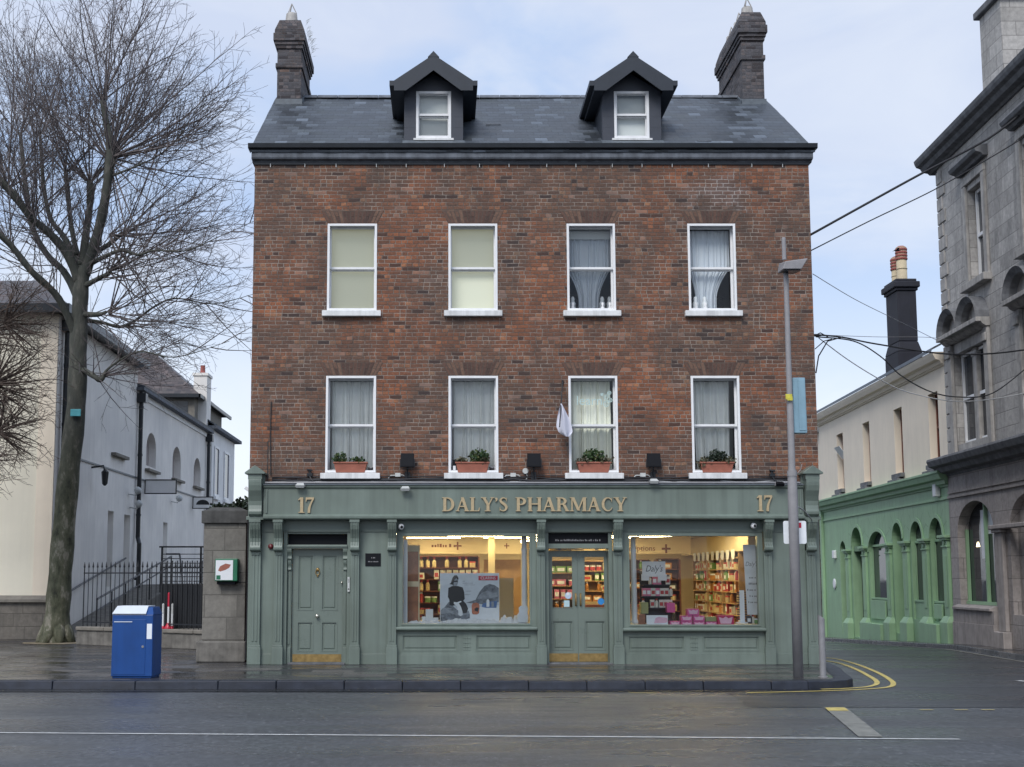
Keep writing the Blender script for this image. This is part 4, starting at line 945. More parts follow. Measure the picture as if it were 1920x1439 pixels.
m=MB(FF); m.panel([(-.30,.76),(-.12,.76),(-.10,.86),(-.12,.95),(-.10,1.02),(-.13,1.07),(-.19,1.06),(-.24,1.07),(-.28,1.03),(-.27,.95),(-.31,.90)],[],-.16,-.13); m.lathe([(.018,-.129),(.018,-.122)],(-.2,.84,0)); tag(m.build('animal_cutout',M['plight'],origin=(-.2,.15,.76)),'pale curvy card cutout at the foot of the white column beside the poster','cutout')
# copper-coloured side strips left jamb
m=MB(); m.box(-2.36,-2.16,.36,.40,.76,1.42); m.box(-2.36,-2.16,.36,.40,1.52,2.08); m.cur=1; m.box(-2.385,-2.361,.35,.41,.745,2.2); m.box(-2.159,-2.135,.35,.41,.745,2.2); m.box(-2.36,-2.16,.355,.405,1.421,1.519); m.box(-2.36,-2.16,.355,.405,2.081,2.2)
M['copper']=pbr('copper_brown_panel',(.30,.12,.055),.4,.35,5,.05); tag(m.build('panel_screen',[M['copper'],M['iwall']],origin=(-2.26,.38,.745)),'copper brown panelled screen at the left edge of the left display window','screen')
# ---------------- right window display
M['pink']=pbr('pink_gift_box',(.62,.10,.30),.4,.1,10,0); M['pinkl']=pbr('pale_pink_wrap',(.78,.48,.60),.5,.1,14,0); M['magenta']=pbr('magenta_box',(.50,.015,.10),.4,.1,10,0); M['dkstand']=pbr('black_display_stand',(.03,.028,.038),.5,.2,8,0); M['olive']=pbr('olive_box',(.30,.32,.14),.5,.1,9,0)
XS=lambda px:atY(px,1150,.5).x
ZS=lambda py:atY(1300,py,.5).z
t=thing('display_stand','black tiered stand crowded with small pink and white packs under the handwritten card','stand',(XS(1232),.75,.73))
m=MB(); 
for k,(z,wd) in enumerate(((1.0,.52),(1.22,.48),(1.44,.44))): m.box(XS(1232)-wd/2-.0,XS(1232)+wd/2+.08,.62,.88,z,z+.02)
m.box(XS(1232)-.26,XS(1232)+.32,.88,.90,.735,1.65); m.box(XS(1232)-.26,XS(1232)+.30,.60,.86,.735,.80); m.build('stand_frame',M['dkstand'],t)
rr=random.Random(5)
for k,(z,wd) in enumerate(((1.02,.56),(1.24,.52),(1.46,.46))):
    x=XS(1232)-wd/2+.05
    while x<XS(1232)+wd/2+.05:
        if rr.random()<.85: put(x,.68,z+.001,rr.choice((0,0,0,2)),rr.choice((0,0,1)),'small white or pink pack standing on the black tiered stand','packs on the tiered stand',0,1.15)
        x+=.085
m=MB(); x0,x1=XS(1207),XS(1251); m.box(x0,x1,.60,.612,ZS(1082),ZS(1053)); tag_c=m.build('counter_sign',M['paper'],origin=((x0+x1)/2,.6,1.5)); tag(tag_c,'white card with handwritten lettering on top of the black tiered stand','sign')
m=MB(Matrix.Translation((0,.60,0))@FF); m.text("Daly's",(x0+x1)/2,ZS(1072),.0005,.0015,.17,shear=.3,squash=.8); m.build('handwriting',M['pdark'],tag_c)
m=MB(); m.box(x0-.02,x0+.13,.585,.595,ZS(1089),ZS(1077)); m.box(x1-.15,x1+.02,.585,.595,ZS(1089),ZS(1077)); m.build('small_card',M['paper'],tag_c)
def bx(nm,px0_,px1_,py0_,py1_,y,mat,label,cat_='box',lid=None,lidmat='pinkl',dep=.2):
    a,b=atY(px0_,1150,y).x,atY(px1_,1150,y).x; z0,z1=atY(1200,py1_,y).z,atY(1200,py0_,y).z
    m=MB(); m.box(a,b,y,y+dep,z0,z1); o=m.build(nm,M[mat],bevel=.006,origin=((a+b)/2,y,z0)); tag(o,label,cat_)
    if lid:
        q=MB(Matrix.Translation((0,y,0))@FF); cx,cw,h=(a+b)/2,(b-a)*.42,(z1-z0)
        q.panel([(cx-cw,z0+h*.85),(cx-cw*.75,z0+h*.25),(cx+cw*.75,z0+h*.25),(cx+cw,z0+h*.85),(cx+cw*.4,z0+h*.72),(cx,z0+h*.88),(cx-cw*.4,z0+h*.72)],[],.001,.006); q.build('bow_label',M[lidmat],o)
    return o
zs=1174.5
for i,(a,b,c_,d,l) in enumerate(((1276,1298,1155,zs-8.5,'left upper'),(1299,1321,1155,zs-8.5,'right upper'))):
    pass
pb=[(1256,1275,1165,1175,'leftmost low pink gift box in the right window row'),(1277,1298,1166,1175,'low pink gift box under the left half of the pink pyramid'),(1300,1321,1166,1175,'low pink gift box under the right half of the pink pyramid'),(1323,1344,1166,1175,'low pale pink box between the pyramid and the crimson gift set'),
    (1277,1298,1155,1165.6,'pink gift box on the left of the pyramid middle tier'),(1300,1321,1155,1165.6,'pink gift box on the right of the pyramid middle tier'),(1289,1311,1142,1154.6,'pink gift box crowning the little pyramid in the right window')]
for a,b,c_,d,l in pb: bx('gift_box',a,b,c_,d,.22,'pink',l,lid=True)['group']='pink gift boxes in the right window'
bx('gift_box',1323,1343,1157,1165.6,.22,'olive','grey green box beside the pink gift pyramid')
bx('gift_set',1345,1376,1154,1175,.24,'magenta','crimson gift set with pale pink figures beside the grey rack',lid=True)
m=bx('display_card',1212,1252,1154,1174.5,.20,'plight','wide pale card with pink picture at the foot of the black tiered stand','card',dep=.02)
q=MB(Matrix.Translation((0,.20,0))@FF); a=atY(1226,1150,.2).x; q.panel([(a,.745),(a+.03,.84),(a+.09,.86),(a+.25,.84),(a+.25,.76),(a+.2,.75)],[],.001,.004); q.build('printed_picture',M['pinkl'],m)
bx('product_box',1202,1216,1130,1151,.45,'olive','olive green box on the left of the black tiered stand'); bx('product_box',1251,1266,1131,1149,.45,'pink','rose pink box on the right of the black tiered stand')
bx('product_box',1198,1210,1152,1174,.30,'copper','small reddish brown box right beside the white column foot')
# grey rack tower
t=thing('glasses_rack','tall pale grey comb-like rack beside the crimson gift set','rack',(XS(1388),.35,.73))
m=MB(); cx=XS(1388); m.box(cx-.045,cx+.045,.33,.36,.735,ZS(1107)); m.lathe([(.13,0),(.13,.02),(.05,.03)],(cx,.36,.735)); m.build('rack_panel',M['plight'],t)
m=MB()
for k in range(12): z=.80+k*.046; m.box(cx-.085,cx-.046,.33,.40,z,z+.016); m.box(cx+.046,cx+.10,.36,.42,z,z+.016)
m.build('rack_peg',M['dkstand'],t)
# hanging banner
a,b=atY(1395,1100,.25).x,atY(1424,1100,.25).x; z0,z1=atY(1400,1153,.25).z,atY(1400,1022,.25).z
m=MB(Matrix.Translation((0,.25,0))@FF); m.hexa([(a+.05,z0,-.01),(b,z0,-.01),(b,z0,0),(a+.05,z0,0),(a,z1,-.01),(b-.02,z1,-.01),(b-.02,z1,0),(a,z1,0)])
o=m.build('hanging_banner',M['paper'],origin=((a+b)/2,.25,z0)); tag(o,'tall white hanging banner with script and small print, right of the comb-like rack','banner')
m=MB(Matrix.Translation((0,.25,0))@FF); m.text("Daly's",(a+b)/2,ZS(1065)+.03,.001,.002,.12,shear=.3,squash=.8)
for k,s_ in enumerate((.12,.14,.2,.12,.17)): small_print(m,(a+b)/2+.015,ZS(1085)-k*.115,s_,.035,.001,.002,k+10)
m.build('banner_lettering',M['metalgrey'],o)
# shop assistant glimpsed? only stock seen; more small things on the right sill
for px,k,ki in ((1408,7,1),(1412,0,1),(1418,3,3),(1404,7,0)): put(atY(px,1170,.3).x,.3,.733,k,ki,'small dark or green bottle below the tall white hanging banner','bottles at the right end of the sill',0,1.1)
# ------------------------------------------------ curtains and blinds in the upper windows
def pleats(x0,x1,z0,z1,y,amp,n,mat,label,seed,shape=None,name='curtain',group=None,ph=None):
    rr=random.Random(seed); m=MB(); nx=int(n*9); nz=22; V=[];Fc=[]
    phs=[rr.uniform(.7,1.5) for _ in range(n+2)]; cum=[0]
    for k in range(nx+1): cum.append(0)
    for j in range(nz+1):
        g_=j/nz; z=z1+(z0-z1)*g_
        a,b=shape(g_) if shape else (0,1)
        for i in range(nx+1):
            f=i/nx; ff=f+.03*math.sin(f*9+seed)
            yy=y+amp*(.45+.55*g_)*math.sin(ff*n*2*math.pi+.35*math.sin(g_*3+f*12))*(.6+.4*math.sin(f*17+seed))
            V.append((x0+(x1-x0)*(a+(b-a)*f)+amp*.3*math.sin(f*31+g_*2),yy,z))
    for j in range(nz):
        for i in range(nx): k=j*(nx+1)+i; Fc.append((k,k+1,k+nx+2,k+nx+1))
    m.add(V,Fc); o=m.build(name,M[mat],smooth=True,origin=((x0+x1)/2,y,z1)); tag(o,label,'curtain',group); return o
lw=[(a,b) for a,b in wx]
pleats(lw[0][0]+.06,lw[0][1]-.06,3.5,5.33,.31,.055,10,'curtain','off-white pleated curtains closed in the lower window farthest left',1)
pleats(lw[1][0]+.06,lw[1][1]-.06,3.5,5.33,.31,.055,9,'curtain','off-white pleated curtains closed in the second lower window from the left',2)
pleats(lw[2][0]+.06,lw[2][1]-.10,3.5,5.33,.31,.055,9,'curtain2','creamy pleated curtains in the lower window with the pale lettering',3)
pleats(lw[3][0]+.10,lw[3][1]-.14,3.5,5.33,.31,.055,8,'curtain','off-white pleated curtains in the lower window nearest the lamp post',4,shape=lambda g:(-.04+.08*g,1.03-.05*g))
for i,l in ((0,'pale yellow-green blind filling the upper window farthest left'),(1,'pale yellow-green blind filling the second upper window from the left')):
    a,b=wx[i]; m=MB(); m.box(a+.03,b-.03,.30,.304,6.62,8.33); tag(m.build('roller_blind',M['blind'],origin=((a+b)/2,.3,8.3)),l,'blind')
def swag(g):
    if g<.45: return (0,1)
    t=(g-.45)/.55; w_=.5-.26*math.sin(min(1,t*1.35)*math.pi/2); return (.5-w_-.03,.5+w_-.03)
pleats(wx[2][0]+.05,wx[2][1]-.05,6.68,8.20,.34,.035,10,'net','sheer white net drawn to a waist in the third upper window from the left',11,shape=swag)
pleats(wx[3][0]+.05,wx[3][1]-.05,6.68,8.30,.34,.035,10,'net','sheer white net drawn to a waist in the upper window nearest the lamp post',12,shape=lambda g:((0,1) if g<.45 else (.16*math.sin(min(1,(g-.45)/.4)*1.57),1-.34*math.sin(min(1,(g-.45)/.4)*1.57))))
for i in (2,3):
    a,b=wx[i]; m=MB(); m.box(a+.05,b-.05,.9,1.0,6.12,7.12); tag(m.build('dark_chest',M['black'],bevel=.02,origin=((a+b)/2,.95,6.12)),'dark furniture back behind the net in the %s'%('third upper window' if i==2 else 'upper window nearest the lamp post'),'furniture')
m=MB(); a,b=wx[2]; m.box(a+.05,b-.05,.3,.304,8.12,8.33); tag(m.build('rolled_blind',M['blindw'],origin=((a+b)/2,.3,8.2)),'short white blind at the head of the third upper window','blind')
def figurine(x,z,y,s,label):
    m=MB(); m.lathe([(.07*s,0),(.065*s,.02*s),(.045*s,.12*s),(.05*s,.17*s),(.03*s,.21*s),(.035*s,.25*s),(.02*s,.285*s),(.0,.29*s)],(x,y,z),n=14); tag(m.build('figurine',M['white'],smooth=True,origin=(x,y,z)),label,'ornament',group='white ornaments inside the upper windows')
a=wx[2][0]; b=wx[3][0]
for x,l in ((a+.13,'small white ornament at the left of the third upper window'),(a+.70,'small white ornament right of centre in the third upper window'),(a+.84,'small white ornament at the right edge of the third upper window'),(b+.18,'white ornament at the left of the upper window nearest the lamp post'),(b+.36,'white ornament left of centre in the upper window nearest the lamp post')):
    figurine(x,6.65,.27,1.15,l)
# vinyl lettering on the third lower window
M['vinyl']=pbr('pale_teal_vinyl',(.50,.66,.64),.5,.05,20,0)
m=MB(Matrix.Translation((0,.165,0))@FF); cx=(lw[2][0]+lw[2][1])/2; m.text('learn',cx-.05,4.86,.0,.002,.25)
def ringm(m,x,z,r,t,w0=.003,w1=.005,a0=0,a1=6.283):
    n=20; P=[(x+r*math.cos(a0+(a1-a0)*k/n),z+r*math.sin(a0+(a1-a0)*k/n)) for k in range(n+1)]; Q=[(x+(r-t)*math.cos(a0+(a1-a0)*k/n),z+(r-t)*math.sin(a0+(a1-a0)*k/n)) for k in range(n+1)]
    m.add([(p[0],p[1],w1) for p in P]+[(q[0],q[1],w1) for q in Q],[(k,k+1,n+2+k,n+1+k) for k in range(n)])
for (x,z,r) in ((cx+.28,5.00,.055),(cx+.27,4.88,.06),(cx+.33,5.09,.04),(cx+.345,4.95,.045),(cx+.19,5.06,.03)): ringm(m,x,z,r,.014); ringm(m,x,z,r*.5,.010)
tag(m.build('window_lettering',M['vinyl'],origin=(cx,.165,4.9)),'pale vinyl word and curled motif on the glass of the third lower window','lettering')
# =====================================================================================  THINGS FIXED TO THE FRONT
def leaves(mb,c,rad,n,size,rr,flat=1.0,droop=0):
    for _ in range(n):
        while True:
            p=Vector((rr.uniform(-1,1),rr.uniform(-1,1),rr.uniform(-1,1)))
            if p.length<=1: break
        p=Vector((p.x*rad[0],p.y*rad[1],p.z*rad[2]))+Vector(c)
        d=Vector((rr.uniform(-1,1),rr.uniform(-1,1),rr.uniform(-.4,1)-droop)).normalized(); s=d.orthogonal().normalized(); s=(Matrix.Rotation(rr.uniform(0,6.28),3,d)@s); L=size*rr.uniform(.6,1.4); W=L*.42
        q=d.cross(s)*L*.12
        mb.add([p,p+d*L*.45+s*W,p+d*L+q,p+d*L*.45-s*W],[(0,1,2),(0,2,3)])
def planter(cx,seed,label,clumps,lean=0):
    t=thing('window_box',label,'planter',(cx,.04,3.552),group='terracotta planters on the lower sills')
    m=MB(Matrix.Translation((cx,.05,3.552))); a,b,h=.27,.29,.17
    m.hexa([(-a,-.07,0),(a,-.07,0),(a,.07,0),(-a,.07,0),(-b-.02,-.09,h),(b+.02,-.09,h),(b+.02,.09,h),(-b-.02,.09,h)]); m.build('trough',M['terracotta'],t,bevel=.008)
    m=MB(Matrix.Translation((cx,.05,3.552))); 
    m.box(-b-.035,b+.035,-.105,-.085,h,h+.03); m.box(-b-.035,b+.035,.085,.105,h,h+.03); m.box(-b-.035,-b-.01,-.085,.085,h,h+.03); m.box(b+.01,b+.035,-.085,.085,h,h+.03); m.build('rim',M['terracotta'],t,bevel=.005)
    m=MB(Matrix.Translation((cx,.05,3.552))); m.box(-b-.009,b+.009,-.0849,.0849,h+.001,h+.02); m.build('soil',M['soil'],t)
    rr=random.Random(seed)
    for k,(x,z,rx,rz,n,mt) in enumerate(clumps):
        m=MB(); leaves(m,(cx+x,.03,3.552+h+z),(rx,.09,rz),n,.055,rr); 
        for _ in range(8): xx=rr.uniform(-rx,rx)*.7; m.tube([(cx+x+xx*.3,.05,3.552+h),(cx+x+xx,.04,3.552+h+z+rz*.7)],.004,4)
        m.build('plant',M[mt],t)
planter((wx[0][0]+wx[0][1])/2,1,'terracotta planter with low dark clumps on the lower sill farthest left',[(-.20,.09,.15,.10,170,'leaf'),(.12,.05,.14,.06,110,'leaf')])
planter((wx[1][0]+wx[1][1])/2-.02,2,'terracotta planter with a tall bush at its right on the second lower sill',[(.12,.12,.20,.16,300,'leaf'),(-.20,.05,.12,.06,90,'leafolive'),(.20,.05,.14,.10,110,'leafolive')])
planter((wx[2][0]+wx[2][1])/2,3,'terracotta planter with a rounded bush under the lettered window',[(0,.14,.20,.14,280,'leaf'),(-.18,.04,.16,.07,110,'leafolive'),(.22,.05,.16,.08,120,'leafolive')])
planter((wx[3][0]+wx[3][1])/2,4,'terracotta planter trailing leaves over its front on the sill nearest the lamp post',[(.02,.12,.20,.13,260,'leafdk'),(-.22,.0,.13,.12,150,'leafolive'),(.22,.05,.14,.07,110,'leafolive')])
m=MB(); x=wx[1][0]+.11; m.box(x-.035,x+.035,-.0,.07,3.552,3.80); m.cur=1; m.box(x-.025,x+.025,-.002,-.0001,3.60,3.68); tag(m.build('sill_bottle_holder',[M['black'],M['paper']],bevel=.003,origin=(x,.03,3.552)),'narrow black box with a white label left of the second planter','box')
for i,x_ in ((0,wx[0][1]-.1),(1,wx[1][1]-.12)): 
    m=MB(); m.lathe([(.04,0),(.05,.10),(.05,.11),(.045,.02)],(x_,.10,3.552),n=14); tag(m.build('clear_pot',M['metalgrey'],smooth=True,origin=(x_,.1,3.552)),'small grey pot right of the %s planter on its sill'%('first' if i==0 else 'second'),'pot')
# black square floodlights on posts standing above the fascia
for px,l in ((764,'black square floodlight on a bracket between the first and second planters'),(1001,'black square floodlight on a bracket between the second and third planters'),(1225,'black square floodlight on a bracket between the third and fourth planters')):
    x=atY(px,865,-.1).x; t=thing('floodlight',l,'floodlight',(x,-.05,3.36),group='black floodlights over the fascia')
    m=MB(Matrix.Translation((x,-.14,3.77))@Matrix.Rotation(R(-8),4,'X')); m.box(-.125,.125,-.03,.02,-.13,.13); m.box(-.09,.09,.021,.06,-.09,.09)
    for k in range(7): m.box(-.08+k*.026,-.072+k*.026,.061,.085,-.08,.08)
    m.build('lamp_head',M['black'],t,bevel=.006)
    m=MB(Matrix.Translation((x,-.14,3.77))@Matrix.Rotation(R(-8),4,'X')); m.box(-.108,.108,-.034,-.0301,-.112,.112); m.build('lamp_glass',M['black'],t)
    m=MB(); m.tube([(x,-.10,3.65),(x,-.06,3.56),(x+.01,-.03,3.45),(x,.0,3.38)],.014,6); m.box(x-.05,x+.05,-.03,-.001,3.36,3.56); m.box(x-.14,x-.126,-.16,-.10,3.63,3.79); m.box(x+.126,x+.14,-.16,-.10,3.63,3.79); m.box(x-.126,x+.126,-.13,-.10,3.618,3.63); m.build('lamp_bracket',M['iron'],t)
# pale rectangular junction boxes with cable tails
for px,py,l in ((746,891,'cream junction box just left of the leftmost black floodlight'),(962,891,'cream junction box left of the middle black floodlight'),(1205,891,'cream junction box left of the right black floodlight')):
    p=atY(px,py,0); m=MB(FF@Matrix.Translation((p.x,p.z,0))); m.box(-.05,.05,-.035,.035,.001,.045); m.lathe([(.008,.045),(.008,.048)],(-.035,.02,0),n=8); m.lathe([(.008,.045),(.008,.048)],(.035,-.02,0),n=8)
    m.tube([(-.05,-.01,.02),(-.13,-.01,.02),(-.17,-.05,.02),(-.19,-.12,.02),(-.28,-.16,.02)],.010,6); m.tube([(.05,0,.02),(.10,-.005,.02),(.14,-.04,.02)],.009,6)
    tag(m.build('junction_box',M['pvc'],origin=p),l,'junction box',group='cream junction boxes on the brickwork')
p=atY(985,884,0); m=MB(FF@Matrix.Translation((p.x,p.z,0))); m.lathe([(.055,.001),(.055,.05),(.05,.055)],(0,0,0)); m.tube([(.02,-.05,.02),(.04,-.12,.02),(.0,-.17,.03),(-.12,-.18,.03)],.009,6); tag(m.build('round_junction_box',M['pvc'],origin=p),'round cream junction box beside the middle black floodlight','junction box')
# small pale lamps on the fascia edge
for px,py,l,mt in ((563,911,'small pale spotlight above the left gilt number','pvc'),(760,917,'small pale spotlight under the leftmost black floodlight','pvc'),(1226,903,'small pale spotlight under the right black floodlight','pvc'),(1462,908,'small dark spotlight above the right gilt number','black')):
    p=atY(px,py,-.30); t=thing('fascia_spotlight',l,'spotlight',(p.x,-.30,p.z),group='small spotlights on the fascia edge')
    m=MB(Matrix.Translation(p)@Matrix.Rotation(R(20),4,'X')); m.hexa([(-.075,-.05,-.03),(.075,-.05,-.03),(.06,.05,-.04),(-.06,.05,-.04),(-.08,-.06,.03),(.08,-.06,.03),(.06,.05,.04),(-.06,.05,.04)]); m.build('lamp_head',M[mt],t,bevel=.006)
    m=MB(); m.tube([p+Vector((0,.04,0)),p+Vector((0,.14,.02)),Vector((p.x,-.10,3.34))],.012,6); m.box(p.x-.09,p.x-.08,p.y-.03,p.y+.04,p.z-.03,p.z+.02); m.box(p.x+.08,p.x+.09,p.y-.03,p.y+.04,p.z-.03,p.z+.02); m.build('lamp_arm',M['steel'],t)
for px,py,l in ((581,886,'dark rusted bracket on the brickwork left of the first planter'),(1447,887,'dark rusted bracket on the brickwork right of the last planter')):
    p=atY(px,py,0); m=MB(FF@Matrix.Translation((p.x,p.z,0))); m.box(-.05,.05,-.07,-.02,.001,.05); m.box(-.02,.02,-.02,.06,.001,.03); m.tube([(0,-.07,.03),(.04,-.15,.05),(.10,-.2,.06),(.10,-.26,.10)],.014,6); m.tube([(-.05,.05,.02),(.05,.03,.06)],.016,6); tag(m.build('wall_bracket',M['iron'],origin=p),l,'bracket')
# CCTV cameras
for px,py,l in ((752,988,'round white camera below the fascia left of the left window'),(1413,986,'round white camera below the fascia right of the right window')):
    p=atY(px,py,-.12); t=thing('security_camera',l,'camera',p,group='white cameras under the fascia')
    m=MB(Matrix.Translation(p)); m.lathe([(.0,-.052),(.03,-.048),(.052,-.025),(.058,0),(.052,.03),(.035,.05),(.035,.12)],axis='y',n=20); m.build('camera_body',M['white'],t,smooth=True)
    m=MB(Matrix.Translation(p+Vector((.012,-.052,-.006)))); m.lathe([(.0,-.012),(.018,-.008),(.026,0)],axis='y',n=16); m.build('lens',M['black'],t,smooth=True)
# cables along the top of the shopfront
rr=random.Random(12)
def wobble(x0,x1,z,y,n,amp,rr): return [(x0+(x1-x0)*k/n, y+rr.uniform(-.01,.01), z+rr.uniform(-amp,amp)) for k in range(n+1)]
for z,r_,mt,l in ((3.41,.020,'cable','thick black cable bundle tucked behind the lead flashing'),(3.47,.010,'cable','thin black cable drooping below the first-floor sills'),(3.44,.012,'cable','upper black cable slung along the brickwork over the shopfront'),(3.40,.016,'cable','thick black cable lying just above the lead flashing'),(3.385,.009,'cable_pale','thin pale cable running along over the shopfront')):
    m=MB(); m.tube(wobble(-4.9,4.9,z,-.03,26,.022,rr),r_,6); tag(m.build('wall_cable',M[mt],smooth=True,origin=(0,-.03,z)),l,'cable')
m=MB(); m.tube([(XL+.40,-.02,3.5),(XL+.38,-.02,4.3),(XL+.39,-.02,4.9)],.010,5); tag(m.build('drop_cable',M['cable'],origin=(XL+.4,-.02,3.5)),'thin dark cable climbing the bricks near the left corner','cable')
m=MB(); m.box(XL+.33,XL+.345,-.004,-.001,3.36,4.15); tag(m.build('rust_streak_strip',M['iron'],origin=(XL+.34,0,3.36)),'thin dark upright strip on the bricks left of the first planter','strip')
# plaques
a,b=atY(685,1050,-.03).x,atY(714,1050,-.03).x; z0,z1=atY(700,1062,-.03).z,atY(700,1038,-.03).z
m=MB(FF); m.box(a,b,z0,z1,.029,.042); o=m.build('name_plaque',M['black'],bevel=.003,origin=(a,-.03,z0)); tag(o,'small dark plaque with faint lettering on the panel right of the private door','plaque')
m=MB(FF); small_print(m,(a+b)/2,z0+.145,.06,.03,.0425,.0432,4); small_print(m,(a+b)/2,z0+.075,.18,.02,.0425,.0432,5); m.build('plaque_lettering',M['metalgrey'],o)
m=MB(FF@Matrix.Translation((atY(508,1025,-.03).x,atY(508,1025,-.03).z,.03))); m.lathe([(.045,0),(.05,.015),(.05,.03),(.04,.045),(.015,.055),(.0,.056)],(0,0,0)); M['maroon']=pbr('maroon_plastic',(.13,.02,.025),.4,.1,9,.05); tag(m.build('alarm_bell',M['maroon'],smooth=True,origin=atY(508,1025,-.03)),'small maroon alarm push on the green panel left of the private door','alarm')
m=MB(FF); x=atY(654,1097,.0).x; m.box(x-.02,x+.02,1.33,1.60,.021,.05); m.cur=1; m.lathe([(.012,.05),(.012,.056)],(x,1.38,0),n=10); 
for k in range(5): m.box(x-.012,x+.012,1.50+k*.015,1.505+k*.015,.0501,.0515)
tag(m.build('door_intercom',[M['pvc'],M['black']],bevel=.002,origin=(x,-.03,1.33)),'narrow white entry phone strip right of the private door','intercom')
# flag
t=thing('wall_flag','white flag hanging limp from a thin black rod left of the lettered window','flag',atY(1054,715,-.05))
p0=atY(1055,716,-.02); p1=atY(1052,760,-.35)
m=MB(); m.tube([p0,p1+(p1-p0)*.9],.011,6); m.box(p0.x-.02,p0.x+.02,-.02,0,p0.z-.05,p0.z+.03); m.build('flag_rod',M['iron'],t)
cl=[(1052,757,.01),(1049,770,.05),(1045,785,.10),(1043,800,.13),(1050,810,.13),(1058,815,.11),(1066,818,.08),(1072,812,.04),(1074,800,.06),(1069,785,.06),(1062,772,.05),(1056,762,.02)]
m=MB(); nz=14;nx=12; V=[];Fc=[]
Lf=[(757,1051),(770,1047.5),(785,1044.5),(800,1043),(812,1048),(819,1060)]; Rt=[(757,1053),(770,1060),(785,1067),(800,1072),(812,1074),(819,1066)]
def interp(T,y):
    for (a,b),(c_,d) in zip(T,T[1:]):
        if y<=c_: return b+(d-b)*(y-a)/(c_-a)
    return T[-1][1]
for j in range(nz+1):
    y=757+62*j/nz; l,r_=interp(Lf,y),interp(Rt,y)
    for i in range(nx+1):
        f=i/nx; px=l+(r_-l)*f; V.append(atY(px,y,-.36+.05*math.sin(f*7+j*.15)*min(1,j/4)))
for j in range(nz):
    for i in range(nx): k=j*(nx+1)+i; Fc.append((k,k+1,k+nx+2,k+nx+1))
m.add(V,Fc); M['flagcloth']=pbr('white_flag_cloth',(.66,.67,.76),.8,.05,5,.05); o=m.build('flag_cloth',M['flagcloth'],t,smooth=True)
# white box lamp on the left gable
p=Vector((XL-.12,.8,atY(458,920,.8).z)); t=thing('gable_lamp','small white lamp reaching out from the left side wall beside the shop','lamp',p)
m=MB(); m.tube([(XL,.8,p.z),(XL-.08,.75,p.z+.03)],.012,6); m.build('lamp_arm',M['steel'],t); m=MB(Matrix.Translation(p)@Matrix.Rotation(R(35),4,'Y')); m.box(-.10,.02,-.05,.05,-.03,.03); m.build('lamp_head',M['white'],t,bevel=.01)

# =====================================================================================  STREET FURNITURE
# street lamp
LX,LY=4.02,-3.1
t=thing('street_lamp','tall grey square-headed street lamp at the kerb in front of the right gilt number','street lamp',(LX,LY,0))
m=MB(Matrix.Translation((LX,LY,0))); m.lathe([(.080,0),(.080,2.9),(.074,3.2),(.058,3.32),(.056,3.4),(.053,4.4),(.047,4.5),(.041,6.5),(.041,6.64)],(0,0,0),n=24); m.build('lamp_column',M['metalgrey'],t,smooth=False)
for p_ in t.children[0].data.polygons: p_.use_smooth=len(p_.vertices)<=4
m=MB(Matrix.Translation((LX,LY,0))); m.lathe([(.035,6.86),(.035,7.22),(.03,7.24)],(-.02,.0,0),n=14); m.build('photocell_spigot',M['metalgrey'],t)
m=MB(Matrix.Translation((LX+.07,LY,6.64))@Matrix.Diagonal((.86,.9,.86,1))); 
m.hexa([(-.22,-.30,.0),(.14,-.30,.0),(.14,.22,.04),(-.18,.22,.04),(-.17,-.30,.15),(.27,-.30,.21),(.20,.26,.27),(-.14,.26,.25)])
m.build('lamp_head',M['metalgrey'],t,bevel=.012)
m=MB(Matrix.Translation((LX+.07,LY,6.64))@Matrix.Diagonal((.86,.9,.86,1))); m.hexa([(-.16,-.24,-.016),(.16,-.24,-.016),(.11,.16,.012),(-.11,.16,.012),(-.16,-.24,-.004),(.16,-.24,-.004),(.11,.16,.024),(-.11,.16,.024)]); m.build('lamp_lens',M['glass_dark'],t)
m=MB(Matrix.Translation((LX,LY,0))); m.lathe([(.080,3.24),(.080,3.33)],(0,0,0),n=24); m.build('column_collar',M['metalgrey'],t)
# yellow tag
p=atY(1479,745,LY-.07); m=MB(Matrix.Translation(p)); m.box(-.055,.055,-.012,.0,-.04,.05); m.box(-.03,.06,-.02,-.0121,-.06,.0); M['ytag']=pbr('yellow_tape',(.55,.50,.06),.5,.2,20,.1); tag(m.build('yellow_tag',M['ytag'],bevel=.004,origin=p),'scrap of yellow tape stuck on the lamp post by the pale blue box','tape')
# silver straps with wire
p=atY(1484,895,LY-.06); m=MB(); m.lathe([(.070,-.05),(.074,-.04),(.074,.04),(.07,.05)],(LX,LY,p.z),n=20); m.tube([(LX+.06,LY,p.z+.04),(LX+.14,LY,p.z+.12),(LX+.17,LY,p.z+.22)],.006,5); tag(m.build('post_strap',M['steel'],origin=(LX,LY,p.z)),'silver strap with a loose wire end round the lamp post at sill height','strap')
# pale blue box on the column
a,b=atY(1488,760,LY).x,atY(1513,760,LY).x; z1,z0=atY(1500,708,LY).z,atY(1500,812,LY).z
t=thing('blue_box','pale blue tall flat box strapped behind the lamp post','box',(b-.1,LY,z0))
m=MB(); m.hexa([(a,LY+.02,z0),(b,LY+.02,z0-.0),(b,LY+.16,z0),(a,LY+.16,z0),(a,LY+.02,z1),(b-.01,LY+.02,z1-.0),(b-.01,LY+.16,z1),(a,LY+.16,z1)]); M['pblue2']=pbr('pale_blue_paint',(.23,.38,.47),.5,.1,4,.1,streak=.15); m.build('box_body',M['pblue2'],t,bevel=.01)
m=MB(); m.box(a+.09,b-.02,LY+.010,LY+.0195,z0+.04,z1-.04); m.build('box_door',M['pblue2'],t,bevel=.003)
